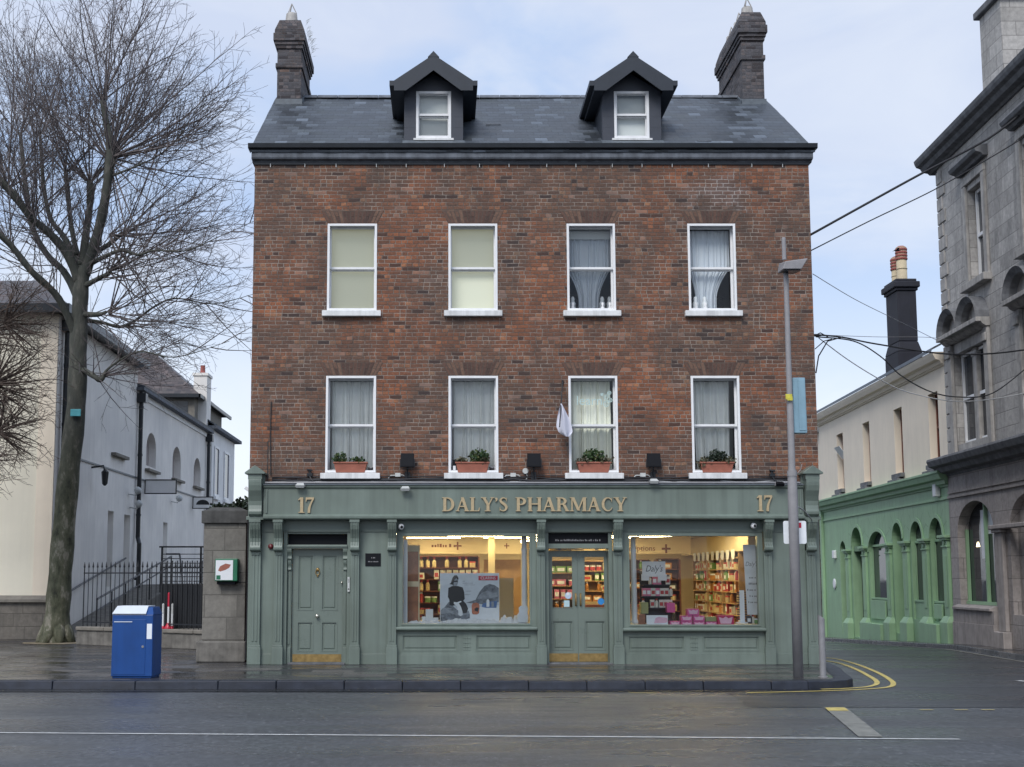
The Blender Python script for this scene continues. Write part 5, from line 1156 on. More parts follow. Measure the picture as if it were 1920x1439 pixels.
# white street sign on the post, seen from the back with a red corner
a,b=atY(1469,1000,LY+.1).x,atY(1512,1000,LY+.1).x; z1,z0=atY(1500,977,LY+.1).z,atY(1500,1020,LY+.1).z
t=thing('parking_sign','white rectangular sign with a small red square, mounted on the lamp post','sign',((a+b)/2,LY+.1,z0))
m=MB(); P=[]; rad=.03
for cx_,cz_,a0 in ((b-rad,z1-rad,0),(a+rad,z1-rad,90),(a+rad,z0+rad,180),(b-rad,z0+rad,270)):
    for k in range(5): P.append((cx_+rad*math.cos(R(a0+k*22.5)),cz_+rad*math.sin(R(a0+k*22.5))))
m=MB(Matrix.Translation((0,LY+.10,0))@FF); m.prism(P,-.006,0); m.build('sign_plate',M['plight'],t)
m=MB(Matrix.Translation((0,LY+.10,0))@FF); x=atY(1501,983,LY).x; m.box(x-.04,x+.04,z1-.115,z1-.03,.0005,.002); m.build('red_square',M['pred'],t)
m=MB(); m.box(LX-.06,LX+.06,LY+.075,LY+.093,z0+.1,z0+.13); m.box(LX-.06,LX+.06,LY+.075,LY+.093,z1-.13,z1-.1); m.build('sign_clip',M['steel'],t)
# sagging grey cable from the column to the end bracket
m=MB(); q0=atY(1484,955,LY); q1=atY(1522,975,-.3); m.tube([q0.lerp(q1,k/8)+Vector((0,0,.10*math.sin(math.pi*(k/8)**.8))) for k in range(9)],.012,6); tag(m.build('loose_cable',M['cable_pale'],smooth=True,origin=q0),'short pale cable arching from the lamp post to the right end bracket','cable')
# bollard
BX=atY(1541,1200,LY).x
m=MB(Matrix.Translation((BX,LY,0))); m.lathe([(.052,0),(.052,.90)],(0,0,0),n=20); V0=len(m.v)
t=thing('bollard','slim grey steel post with a slanted top at the corner of the pavement','bollard',(BX,LY,0)); m.build('post',M['steel'],t,smooth=False)
m=MB(Matrix.Translation((BX,LY,0))); n=20; ring0=[(.054*math.cos(2*math.pi*k/n),.054*math.sin(2*math.pi*k/n),.9005) for k in range(n)]; ring1=[(x,y,.96-.7*x) for x,y,z in ring0]; m.add(ring0+ring1,[(k,(k+1)%n,n+(k+1)%n,n+k) for k in range(n)]+[tuple(range(n,2*n)),tuple(range(n))[::-1]]); m.build('slanted_cap',M['steel'],t)
m=MB(Matrix.Translation((BX,LY,0))); m.lathe([(.08,0),(.08,.01),(.055,.015)],(0,0,0),n=20); m.build('base_ring',M['steel'],t)
# blue cabinet bin
t=thing('litter_bin','bright blue steel cabinet bin with pale sloping lid on the pavement by the tree','bin',(-6.62,-3.05,0))
B=Matrix.Translation((-6.62,-3.08,0))@Matrix.Rotation(R(-3),4,'Z')
m=MB(B); m.box(-.345,.315,-.27,.27,.03,1.0); m.box(-.33,.30,-.25,.25,0,.03)
m.build('body',M['bin'],t,bevel=.010)
m=MB(B); m.ring(-.325,.18,.10,.90,.001,0,0) if False else None
m=MB(B@FF); m.box(-.32,.20,.06,.93,.2705,.276); o=m.build('front_door',M['bin'],t,bevel=.004)
m=MB(B@FF); m.box(-.315,-.02,.885,.897,.2765,.282); m.build('door_slot',M['bin_top'],t)
m=MB(B@FF); m.lathe([(.02,.277),(.02,.285)],(.16,.50,0),n=14); m.build('door_lock',M['steel'],t)
m=MB(B)
m.hexa([(-.35,-.275,1.001),(.32,-.275,1.001),(.32,.275,1.001),(-.35,.275,1.001),(-.31,-.15,1.12),(.275,-.15,1.12),(.275,.24,1.12),(-.31,.24,1.12)])
m.build('lid_base',M['bin'],t,bevel=.006)
m=MB(B); m.hexa([(-.345,-.283,1.01),(.20,-.283,1.01),(.20,-.15,1.125),(-.305,-.15,1.125),(-.345,-.287,1.022),(.20,-.287,1.022),(.20,-.15,1.14),(-.305,-.15,1.14)]); m.box(-.305,.2,-.149,.24,1.125,1.14); m.build('pale_lid',M['bin_top'],t)
m=MB(B@FF); m.box(.218,.30,.62,.86,.2705,.2735); m.build('label_sticker',M['plight'],t)
# green and white box on the gate pier
a,b=atY(405,1070,.42).x,atY(447,1070,.42).x; z0,z1=atY(420,1090,.42).z,atY(420,1048,.42).z
M['dgreen']=pbr('dark_green_cabinet',(.015,.14,.07),.4,.12,8,.05)
t=thing('defibrillator_cabinet','green and white wall box with a picture, fixed to the stone gate pier','cabinet',((a+b)/2,.4,z0))
m=MB(); m.box(a,b,.30,.53,z0,z1); m.build('cabinet_body',M['dgreen'],t,bevel=.012)
m=MB(Matrix.Translation((0,.30,0))@FF); m.box(a+.015,b-.085,z0+.02,z1-.03,.001,.006); fp=m.build('front_panel',M['paper'],t)
m=MB(Matrix.Translation((0,.30,0))@FF); m.panel([(a+.06,z0+.20),(a+.10,z0+.28),(a+.2,z0+.33),(a+.3,z0+.31),(a+.27,z0+.25),(a+.20,z0+.21),(a+.1,z0+.18)],[],.0065,.008); m.build('printed_hand',M['terracotta'],fp)
m=MB(Matrix.Translation((0,.30,0))@FF); m.box(a+.03,a+.11,z0+.03,z0+.11,.0065,.008); m.build('green_square',M['dgreen'],fp)
m=MB(); m.box(a+.03,b-.05,.36,.53,z0-.06,z0-.002); m.tube([(b-.1,.42,z0-.02),(b+.18,.42,z0-.02),(b+.2,.42,z0-.5)],.014,6); m.build('lower_box',M['black'],t)
# =====================================================================================  LEFT SIDE: pier, railings, white building, cream house
t=thing('gate_pier','square stone gate pier of weathered blocks against the left end of the shopfront','pier',(-5.86,.85,0))
m=MB(); m.box(-6.35,-5.42,.42,1.25,0,.40); m.build('pier_base',M['pierplain'],t,bevel=.03)
m=MB(); m.box(-6.26,-5.45,.50,1.20,.401,2.62); m.build('pier_shaft',M['pierstone'],t,bevel=.015)
m=MB(); m.box(-6.30,-5.42,.44,1.25,2.621,2.86); m.hexa([(-6.28,.46,2.861),(-5.44,.46,2.861),(-5.44,1.23,2.861),(-6.28,1.23,2.861),(-6.1,.6,2.93),(-5.6,.6,2.93),(-5.6,1.1,2.93),(-6.1,1.1,2.93)]); m.build('pier_cap',M['capstone'],t,bevel=.012)
m=MB(); m.tube([(-5.40,.40,2.8),(-5.39,.38,1.0),(-5.41,.40,.05)],.012,6); tag(m.build('thin_pipe',M['cable'],origin=(-5.4,.4,0)),'thin black pipe down the joint between gate pier and shopfront','pipe')
# return wall behind pier
t=thing('garden_wall','short dark stone wall running back behind the gate pier','wall',(-6.2,3,0))
m=MB(); m.box(-6.32,-5.95,1.27,5.0,0,2.72); m.build('wall_body',M['capstone'],t); m=MB(); m.box(-6.36,-5.91,1.26,5.02,2.721,2.80); m.build('wall_coping',M['capstone'],t,bevel=.01)
rr=random.Random(31); m=MB(); leaves(m,(-5.72,2.2,3.0),(.30,.5,.20),420,.09,rr); leaves(m,(-6.05,1.2,2.97),(.26,.25,.07),160,.06,rr)
for _ in range(8): m.tube([(-5.75,2.2,.0),(-5.8+rr.uniform(-.2,.2),2.2,2.3),(-5.75+rr.uniform(-.3,.3),2.2+rr.uniform(-.3,.3),3.1)],.012,4)
tag(m.build('shrub',M['leafdk'],origin=(-5.75,2.2,0)),'dark leafy shrub topping out behind the gate pier','shrub')
# plinth + railings
A=Vector((-10.35,7.0,0)); Bp=Vector((-6.42,4.55,0)); dv=(Bp-A); Lr=dv.length; dv.normalize(); nv=Vector((-dv.y,dv.x,0))
ang=math.atan2(dv.y,dv.x); RL=Matrix.Translation(A)@Matrix.Rotation(ang,4,'Z')   # local x along, y back, z up
t=thing('iron_railing','black spear-topped iron railing on a low stone kerb wall left of the gate pier','railing',A)
m=MB(RL); m.box(0,Lr,-.16,.16,0,.34); m.build('plinth_wall',M['pierplain'],t,bevel=.015)
m=MB(RL); x=0
while x<Lr-.01: m.box(x,min(x+.93,Lr),-.20,.20,.341,.43); x+=.94
m.build('plinth_coping',M['stonetrim'],t,bevel=.02)
m=MB(RL); m.box(0.02,Lr,-.008,.008,1.68,1.71); m.box(.02,Lr,-.008,.008,.52,.55); m.build('rail',M['iron'],t)
nb=int(Lr/.148)
for k in range(nb+1):
    x=.04+k*.148; big=(k%9==0)
    m=MB(RL@Matrix.Translation((x,0,0))); r_=.014 if big else .0095; h=1.82
    m.tube([(0,0,.43),(0,0,h)],r_,6)
    m.lathe([(r_,0),(.024,.02),(.020,.045),(.006,.13),(.0,.15)],(0,0,h),n=8)
    m.build('railing_bar',M['iron'],t)
# dark screen / bins behind the railing
t=thing('dark_enclosure','solid black sheeted gate panel behind the right end of the railings','gate',(-7.3,5.9,0))
PX0,PX1=atY(303,1140,5.9).x,atY(384,1140,5.9).x
m=MB(); m.box(PX0,PX1,5.85,5.9,.12,1.45); m.build('sheet_panel',M['iron'],t,bevel=.01)
m=MB()
x=PX0
while x<PX1: m.box(x,x+.025,5.82,5.849,.12,1.98); x+=.115
m.box(PX0,PX1,5.80,5.819,1.80,1.84); m.build('gate_bars',M['iron'],t)
# posts red/white behind the railing
for px,l in ((316,'red and white striped barrier post with a red base behind the railings'),(306,'slim white barrier post left of the red-topped one behind the railings'),(323,'slim white barrier post right of the red-topped one behind the railings')):
    x=atY(px,1150,5.55).x; big=px==316; t=thing('barrier_post',l,'barrier post',(x,5.55,.12),group='barrier posts behind the railings')
    H_=.80 if big else .55
    m=MB(Matrix.Translation((x,5.55,.43))); m.lathe([(.09,0),(.085,.03),(.045,.10),(.032,.13)] if big else [(.05,0),(.045,.03),(.03,.06)],(0,0,0),n=14); m.build('post_foot',M['pred'],t,smooth=False)
    m=MB(Matrix.Translation((x,5.55,.43))); m.lathe([(.026,.13 if big else .06),(.026,H_*.62)],(0,0,0),n=12); m.build('post_white_band',M['paper'],t)
    m=MB(Matrix.Translation((x,5.55,.43))); m.lathe([(.0265,H_*.621),(.0265,H_),(.01,H_+.02)],(0,0,0),n=12); m.build('post_top',M['pred'] if big else M['pvc'],t)
m=MB(); m.box(PX0-.25,PX1,5.35,5.75,0,.43); tag(m.build('low_step',M['pierplain'],bevel=.02,origin=(PX0,5.5,0)),'low rough stone ledge behind the railings under the barrier posts','step')
# ramp with handrails and raised platform
t=thing('access_ramp','grey ramp climbing beside the white building to a railed landing','ramp',(-11,12,0))
m=MB(); m.add([(-11.85,9.6,0),(-10.7,9.6,0),(-10.7,19,0),(-11.85,19,0),(-11.85,9.6,.05),(-10.7,9.6,.05),(-10.7,19,1.35),(-11.85,19,1.35)],[(0,3,2,1),(4,5,6,7),(0,1,5,4),(1,2,6,5),(2,3,7,6),(3,0,4,7)])
m.box(-11.85,-7.8,19.01,26,0,1.35); m.build('ramp_body',M['pierplain'],t)
m=MB(); 
def slope(y): return .05+1.30*(y-9.6)/9.4
pts=[(-10.75,y,slope(y)+.95) for y in (9.8,13,16,18.9)]; m.tube(pts,.03,8); m.tube([(p[0],p[1],p[2]-.3) for p in pts],.022,6)
for y in (9.8,11.3,12.8,14.3,15.8,17.3,18.9): m.tube([(-10.75,y,slope(y)),(-10.75,y,slope(y)+.95)],.022,6)
m.tube([(-11.80,9.9,1.05),(-11.80,17,2.2)],.028,8); m.build('ramp_handrail',M['iron'],t)
m=MB(); 
xa,xb=atY(304,1040,19).x,-7.9
for z in (2.58,): m.box(xa-.1,xb,18.98,19.04,z,z+.05)
for k in range(7): m.box(xa,xb,19.0,19.02,1.45+k*.15,1.475+k*.15)
for x in (xa,xa+1.3,xa+2.4): m.box(x-.03,x+.03,18.97,19.05,1.36,2.58)
m.tube([(xa+.2,18.7,2.36),(xa+.65,18.7,2.36),(xa+.95,17.7,1.6),(xa+1.0,17.6,1.0)],.03,6)
m.build('landing_rail',M['iron'],t)
# ---- white rendered building
t=thing('white_building','long white rendered building running back beside the alley, arched recesses and black downpipes','building',(-11.9,20,0))
def LWp(px,py):  # pixel on the left wall plane -> (Y,Z)
    d=ray(px,py); s=(-11.9-CAM.x)/d.x; p=CAM+d*s; return p.y,p.z
m=MB(LW)
hol=[arch_hole(19.85,21.35,5.42,6.0,.62),arch_hole(24.15,25.7,5.32,5.95,.62),arch_hole(28.3,29.8,5.28,5.9,.62)]
doors=[(15.05,15.72,3.62),(17.05,17.85,3.60),(22.8,23.55,3.60)]
hol2=[rect(a,b,1.3,h) for a,b,h in doors]
m.panel([(9.52,0),(18.35,0),(18.35,8.50),(9.52,8.55)],hol2[:2],-.35,0)
m.panel([(18.351,0),(31.2,0),(31.2,7.78),(18.351,7.78)],hol+hol2[2:],-.35,0)
m.build('long_wall',M['wrender'],t)
m=MB(LW)
for h in hol: m.panel(h,[],-.30,-.26); m.cut()
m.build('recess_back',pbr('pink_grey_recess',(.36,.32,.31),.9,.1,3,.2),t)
m=MB(LW); 
for a,b,h in doors: m.box(a+.002,b-.002,1.301,h-.002,-.30,-.22); m.cut()
m.build('alley_door',M['wrender2'],t,bevel=.01)
m=MB(LW)
for a,b in ((19.7,21.5),(24.0,25.85),(28.15,29.95)): m.box(a,b,5.22,5.31,.0,.16); m.cut()
m.box(15.2,16.9,5.32,5.42,0,.16); m.build('recess_sill',M['stonetrim'],t,bevel=.01)
m=MB(LW); m.box(11.2,30.8,4.86,4.91,0,.035); m.build('string_course',M['lead'],t)
m=MB(LW)
m.box(9.3,18.35,8.555,8.68,-.3,.28); m.build('upper_gutter',M['gutter'],t)
m=MB(LW); m.box(18.2,31.3,7.785,7.90,-.30,.26); m.build('lower_gutter',M['cornice'],t,bevel=.02)
m=MB(LW@Matrix.Translation((0,0,0)));
m.box(18.36,31.2,7.60,7.784,.001,.05); m.build('fascia_board',M['wrender2'],t)
for y in (9.9,18.45,30.9):
    m=MB(); top=8.5 if y<18.4 else 7.75
    m.tube([(-11.78,y,top),(-11.78,y,2.9),(-11.70,y-.12,2.7),(-11.70,y-.12,.1)] if 18<y<19 else [(-11.78,y,top),(-11.78,y,.1)],.075,10)
    for z in (1.5,3.6,5.6,7.2): m.lathe([(.088,0),(.088,.08)],(-11.78,y,z),n=10)
    m.box(-11.9,-11.6,y-.16,y+.16,top-.35,top-.05)
    m.build('downpipe',M['gutter'],t)
# far end wing
m=MB(); x1=-11.75; m.box(-17,x1,31.5,37.5,0,8.0); m.build('far_wing',M['wrender2'],t)
m=MB(LW); m.box(31.3,38.0,8.02,8.16,-.3,.42); m.build('far_gutter',M['cornice'],t)
m=MB(Matrix.Translation((.15,0,0))@LW)
for a,b in ((32.1,33.1),(34.6,35.8)): m.box(a,b,5.2,7.3,.0,.012); m.cut(); m.box(a,b,2.4,3.9,.0,.012); m.cut()
m.build('far_window',M['glass_dark'],t)
m=MB(Matrix.Translation((.15,0,0))@LW)
for a,b in ((32.1,33.1),(34.6,35.8)): m.ring(a-.05,b+.05,5.15,7.35,.09,.013,.05); m.box(a-.1,b+.1,5.0,5.13,.0,.12); m.cut()
m.build('far_window_frame',M['white'],t)
# body behind long wall, roofs
m=MB(); m.box(-17,-12.26,9.6,31.4,0,7.7); m.build('rear_body',M['wrender2'],t)
m=MB(); m.add([(-11.65,18.3,7.9),(-11.65,31.3,7.9),(-15,31.3,8.7),(-15,18.3,8.7)],[(0,1,2,3)]); m.add([(-11.6,31.3,8.17),(-11.6,38,8.17),(-15,38,10.2),(-15,31.3,10.2)],[(0,1,2,3)]); o=m.build('lower_roof',M['slate'],t); s=o.modifiers.new('s','SOLIDIFY'); s.thickness=.06
# hipped roof block facing the street
ye=30.0; ez=atY(336,740,ye).z; xe0,xe1=atY(296,740,ye).x,atY(374,740,ye).x; xr1=atY(289,662,ye+3).x; rz=atY(289,662,ye+3).z
m=MB(); m.box(-17,xe1-.25,ye+.3,37,7.9,ez); m.build('roof_storey',M['stonetrim'],t)
m=MB(); a=-20; m.add([(a,ye,ez),(xe1,ye,ez),(xe1,38,ez),(a,38,ez),(xr1,ye+3,rz),(a,ye+3,rz),(xr1,35,rz),(a,35,rz)],[(0,1,4,5),(1,2,6,4),(2,3,7,6),(4,6,7,5),(3,0,5,7)])
m.build('hipped_roof',M['slate_brown'],t)
m=MB(); m.box(a,xe1+.05,ye-.05,ye+.02,ez-.12,ez+.03); m.box(xe1-.02,xe1+.06,ye-.05,38,ez-.12,ez+.03); m.build('roof_gutter',M['gutter'],t)
m=MB(); m.box(-14.2,-12.6,ye+.27,ye+.299,8.3,ez-.25); m.build('storey_window',M['glass_dark'],t)
c0,c1=atY(366,700,31.3).x,atY(391,700,31.3).x; m=MB(); m.box(c0,c1,31.0,32.0,7.0,10.3); m.box(c0-.05,c1+.05,30.95,32.05,10.301,10.42); ch=m.build('chimney',M['wrender'],t); m=MB(); m.lathe([(.12,0),(.10,.38),(.12,.40)],((c0+c1)/2,31.5,10.42),n=12); m.build('chimney_pot',M['potred'],ch)
# wall lights and bracket signs
for px,py,l,mt in ((171,893,'black wall lantern right of the tree trunk on the white building','iron'),(241,920,'pale globe lamp on the white building left of the second downpipe','pvc'),(243,945,'small white camera-like lamp low beside the second downpipe','pvc'),(321,935,'pale globe wall lamp between the two bracket signs','pvc')):
    y,z=LWp(px,py); m=MB(); 
    if mt=='iron': m.tube([(-11.9,y,z+.25),(-11.55,y,z+.3),(-11.5,y,z+.1)],.03,6); m.lathe([(.02,.2),(.11,.12),(.08,-.22),(.03,-.28)],(-11.5,y,z),n=6)
    else: m.tube([(-11.9,y,z-.12),(-11.65,y,z-.16),(-11.6,y,z-.05)],.02,6); m.lathe([(.0,-.13),(.09,-.09),(.13,0),(.09,.09),(.0,.13)],(-11.6,y,z),n=14)
    tag(m.build('wall_lamp',M[mt],smooth=(mt!='iron'),origin=(-11.7,y,z)),l,'wall lamp')
for px,py,w_,l in ((270,913,1.1,'bracket sign frame with clear pane beside the second downpipe'),(360,943,.85,'small bracket sign with a dark arched emblem far along the white wall')):
    y,z=LWp(px,py); t2=thing('bracket_sign',l,'sign',(-11.8,y,z)); h=.5
    m=MB(Matrix.Translation((-11.88,y,z))@FF); m.ring(0,w_,-h/2,h/2,.035,-.02,.02); m.build('sign_frame',M['iron'],t2)
    m=MB(Matrix.Translation((-11.88,y,z))@FF); m.box(.036,w_-.036,-h/2+.036,h/2-.036,-.006,.006); m.build('sign_board',M['wrender2'],t2)
    if px==360:
        m=MB(Matrix.Translation((-11.88,y,z))@FF); m.prism([(.15,-.08)]+[(.42+.27*math.cos(a),-.08+.20*math.sin(a)) for a in [math.pi*k/8 for k in range(8,-1,-1)]][::1],.0061,.012); m.build('sign_emblem',M['iron'],t2)
# ---- cream house at the far left, facing the street
t=thing('cream_house','tall pale cream rendered house at the left edge with stone plinth and brown slate roof','building',(-16,9.5,0))
m=MB(); m.box(-26,-12.35,9.5,18.3,0,8.62); m.build('front_wall',M['cream2'],t)
m=MB(); m.box(-12.345,-11.905,9.46,9.515,.0,8.62);  m.build('corner_strip',M['cream'],t)
m=MB(); m.box(-26,-11.9,9.38,9.455,0,.95); m.build('plinth',M['plinth'],t); m=MB(); m.prism_a([(9.28,.951),(9.28,1.03),(9.36,1.12),(9.455,1.13),(9.455,.951)],-26,-11.85); m.build('plinth_moulding',M['stonetrim'],t,bevel=.01)
ridge=atY(58,518,13.0); eL=8.72
m=MB(); m.add([(-26,9.1,eL),(-11.55,9.1,eL),(-11.55,18.3,eL),(-26,18.3,eL),(ridge.x,13.6,ridge.z),(-26,13.6,ridge.z)],[(0,1,4,5),(1,2,4),(2,3,5,4),(0,3,2,1)]); m.build('hipped_roof',M['slate_brown'],t)
m=MB(); m.box(-26,-11.5,9.02,9.12,eL-.2,eL+.03); m.box(-11.6,-11.5,9.12,18.4,eL-.2,eL+.03); m.build('gutter',M['gutter'],t)
# =====================================================================================  RIGHT SIDE
RP=lambda px,py: (lambda d:( (lambda s:(CAM+d*s))( (11.5+.0554*(CAM.y-9)-CAM.x)/(d.x-.0554*d.y) ) ))(ray(px,py))
def RU(px,py): p=RP(px,py); return ru(p.y),p.z
# --- cream and green public house
t=thing('green_arcade_building','cream rendered building over a mid-green arcaded ground floor in the side street','building',(11.6,15,0))
U0,U1=ru(23.3),ru(9.25)
cw=[(20.75,19.9),(17.4,16.6),(13.95,13.15),(10.75,9.95)]
m=MB(RW); hl=[rect(ru(a),ru(b),4.62,6.56) for a,b in cw]
m.panel(rect(U0,U1,4.37,7.28),hl,-.4,0); m.build('upper_wall',M['cream'],t)
for a,b in cw:
    m=MB(RW); m.ring(ru(a)+.002,ru(b)-.002,4.63,6.558,.05,-.26,-.20); m.box(ru(a)+.052,ru(b)-.052,5.62,5.68,-.26,-.19); wn=m.build('window',M['woodred'],t)
    m=MB(RW); m.box(ru(a)+.052,ru(b)-.052,4.68,6.5,-.24,-.235); m.build('pane',M['glass_dark'],wn)
    m=MB(RW); m.box(ru(a)-.06,ru(b)+.06,4.50,4.619,-.2,.12); m.build('sill',M['stonedark'],wn)
m=MB(RW); a,b=ru(20.75),ru(19.9); m.hexa([(a+.06,5.7,-.18),(b-.06,5.7,-.18),(b-.06,5.7,-.16),(a+.06,5.7,-.16),(a+.06,6.1,.10),(b-.06,6.1,.10),(b-.06,6.1,.12),(a+.06,6.1,.12)]); m.build('open_vent',M['white'],t)
m=MB(RW); m.prism_a([(7.15,.001),(7.15,.05),(7.19,.06),(7.19,.10),(7.28,.14),(7.30,.24),(7.42,.30),(7.50,.33),(7.50,-.4),(7.28,-.4),(7.28,.0)],U0,U1); m.build('eaves_cornice',M['cream'],t,bevel=.004)
m=MB(RW); m.add([(U0,7.505,.34),(U1,7.505,.34),(U1,7.62,.30),(U0,7.62,.30),(U1,10.2,-4.6),(U0,10.2,-4.6)],[(0,1,2,3),(3,2,4,5)]); m.build('roof',M['slate'],t)
m=MB(RW); m.box(U0,U1-.0,-.9,7.28,-9,-.41); m.build('rear_body',M['interior_dark'],t)
# ground floor arcade
def gb(y): return -.03-.036*(y-9.07)
ar=[(19.15,17.85),(17.1,15.15),(14.46,13.5),(12.7,11.65),(11.0,9.95)]
spr=[2.62,2.40,2.72,2.64,2.66]
hl=[arch_hole(ru(20.75),ru(19.98),-.33,2.45)]
for (a,b),s_ in zip(ar,spr):
    hl.append(arch_hole(ru(a),ru(b),(gb(a)+.02) if (a,b)==ar[0] else (.42 if (a,b)!=ar[2] else -.05),s_,min(.62,(a-b)/2)))
m=MB(RW); m.panel([(U0,-.7),(U1,-.2),(U1,3.95),(U0,3.95)],hl,-.35,.02); m.build('arcade_wall',M['mint'],t)
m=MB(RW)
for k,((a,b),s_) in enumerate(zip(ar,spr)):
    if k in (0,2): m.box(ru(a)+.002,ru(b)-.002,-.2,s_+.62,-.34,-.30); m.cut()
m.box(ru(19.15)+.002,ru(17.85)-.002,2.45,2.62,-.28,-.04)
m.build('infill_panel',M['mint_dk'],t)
m=MB(RW)
for k in (1,3,4):
    a,b=ar[k]; m.box(ru(a)+.002,ru(b)-.002,.40,3.28,-.13,-.12); m.cut()
gp=m.build('arcade_pane',M['glass_dark'],t)
m=MB(RW)
for k in (1,3,4):
    a,b=ar[k]; ua,ub=ru(a)+.002,ru(b)-.002; m.box(ua,ub,.421,.9,-.119,-.03); m.box(ua,ub,.90,.96,-.119,-.01); m.box(ua,ua+.05,.961,3.2,-.119,-.08); m.box(ub-.05,ub,.961,3.2,-.119,-.08); m.box(ua+.051,ub-.051,2.55,2.62,-.119,-.07); m.cut()
m.build('arcade_window_frame',M['mint'],t,bevel=.008)
m=MB(RW); m.box(ru(20.75)+.002,ru(19.98)-.002,-.4,2.8,-.34,-.30); m.cut(); m.box(ru(19.1),ru(17.9),-.4,2.44,-.299,-.26); m.build('dark_doorway',M['black'],t)
def column_(u,wd,name='arcade_pier',ped=True,zb=-.2,top=2.55):
    m=MB(RW); h=wd/2
    m.box(u-h,u+h,zb+.62,top-.28,.021,.10); m.box(u-h*.5,u+h*.5,zb+.85,top-.5,.101,.115)
    m.box(u-h-.10,u+h+.10,zb-.2,zb+.45,.021,.22); m.hexa([(u-h-.10,zb+.451,.021),(u+h+.10,zb+.451,.021),(u+h+.10,zb+.451,.22),(u-h-.10,zb+.451,.22),(u-h-.02,zb+.619,.021),(u+h+.02,zb+.619,.021),(u+h+.02,zb+.619,.12),(u-h-.02,zb+.619,.12)])
    m.box(u-h-.02,u+h+.02,top-.28,top-.24,.021,.13); m.box(u-h,u+h,top-.24,top-.10,.021,.105); m.box(u-h-.05,u+h+.05,top-.10,top-.04,.021,.16); m.box(u-h-.10,u+h+.10,top-.04,top+.03,.021,.20)
    m.lathe([(.06,.106),(.06,.125),(.03,.13)],(u,top-.17,0),n=12)
    m.build(name,M['mint'],t,bevel=.008)
for y,wd,tp in ((19.57,.42,2.50),(17.47,.42,2.55),(14.8,.42,2.58),(13.1,.46,2.60),(11.32,.42,2.62),(9.62,.40,2.66)): column_(ru(y),wd,zb=gb(y)+.02,top=tp)
m=MB(RW)
for a,b in ((17.2,15.1),(11.05,9.9)): m.box(ru(a)+.05,ru(b)-.05,-.75,gb(b)+.42,.021,.30); m.box(ru(a)+.25,ru(b)-.25,gb(b)+.55,.88,.021,.07); m.cut()
m.build('arcade_stall_riser',M['mint'],t,bevel=.01)
m=MB(RW)   # archivolt rings and radiating joints
for (a,b),s_ in list(zip(ar,spr)):
    ua,ub=ru(a),ru(b); c=(ua+ub)/2; r_=(ub-ua)/2; h=min(.62,r_); n=16; P=[];Q=[]
    for k in range(n+1):
        an=math.pi*k/n; P.append((c+(r_+.10)*math.cos(an),s_+(h+.10)*math.sin(an))); Q.append((c+r_*math.cos(an),s_+h*math.sin(an)))
    for k in range(n):
        m.add([(Q[k][0],Q[k][1],.021),(P[k][0],P[k][1],.021),(P[k+1][0],P[k+1][1],.021),(Q[k+1][0],Q[k+1][1],.021),(Q[k][0],Q[k][1],.05),(P[k][0],P[k][1],.05),(P[k+1][0],P[k+1][1],.05),(Q[k+1][0],Q[k+1][1],.05)],[(4,5,6,7),(0,3,2,1),(0,1,5,4),(2,3,7,6),(1,2,6,5),(3,0,4,7)])
    m.cut()
m.build('arch_moulding',M['mint'],t)
m=MB(RW); rr=random.Random(4)
for (a,b),s_ in list(zip(ar,spr)):
    ua,ub=ru(a),ru(b); c=(ua+ub)/2; r_=(ub-ua)/2+.10
    for an in (25,50,75,105,130,155):
        dx,dz=math.cos(R(an)),math.sin(R(an)); L=.34; m.add([(c+dx*r_-dz*.008,s_+dz*(r_)+dx*.008,.0212),(c+dx*r_+dz*.008,s_+dz*r_-dx*.008,.0212),(c+dx*(r_+L)+dz*.008,min(3.9,s_+dz*(r_+L)-dx*.008),.0235),(c+dx*(r_+L)-dz*.008,min(3.9,s_+dz*(r_+L)+dx*.008),.0235)],[(0,1,2,3)])
m.build('stone_joint_line',M['mint_dk'],t)
m=MB(RW); m.prism_a([(3.951,-.3),(3.951,.06),(4.0,.07),(4.02,.14),(4.12,.16),(4.15,.26),(4.27,.30),(4.31,.33),(4.365,.33),(4.365,-.3)],U0,U1); m.box(U0,U1,3.62,3.68,.021,.06); m.build('arcade_cornice',M['mint'],t,bevel=.006)
m=MB(RW); m.box(U0,U0+.35,-.7,4.36,.021,.12); m.build('end_pilaster',M['mint'],t,bevel=.01)
m=MB(RW)
for y in (20.3,17.0,13.55,10.3): m.box(ru(y)-.55,ru(y)+.45,4.37,4.45,.0,.22); m.box(ru(y)-.3,ru(y)+.3,4.451,4.52,.0,.16); m.cut()
m.build('ledge_slab',M['stonedark'],t,bevel=.015)
u,z=RU(1567,1095); m=MB(RW@Matrix.Translation((u,z,.02))); m.lathe([(.17,.001),(.19,.03),(.14,.05)],(0,0,0),n=18); tag(m.build('round_wall_sign',M['paper'],origin=RP(1567,1095)),'small round white emblem on the green wall at its far left','sign')
u,z=RU(1568,1040); m=MB(RW); m.box(u-.14,u+.14,z-.14,z+.14,.021,.12); tag(m.build('alarm_box',M['paper'],bevel=.02,origin=RP(1568,1040)),'small white box on the green wall above the round emblem','alarm box')
u,z=RU(1762,920); m=MB(RW); m.box(u-.13,u+.13,z-.17,z+.17,.021,.16); tag(m.build('alarm_box',M['paper'],bevel=.02,origin=RP(1762,920)),'white alarm box high at the right end of the green frontage','alarm box')
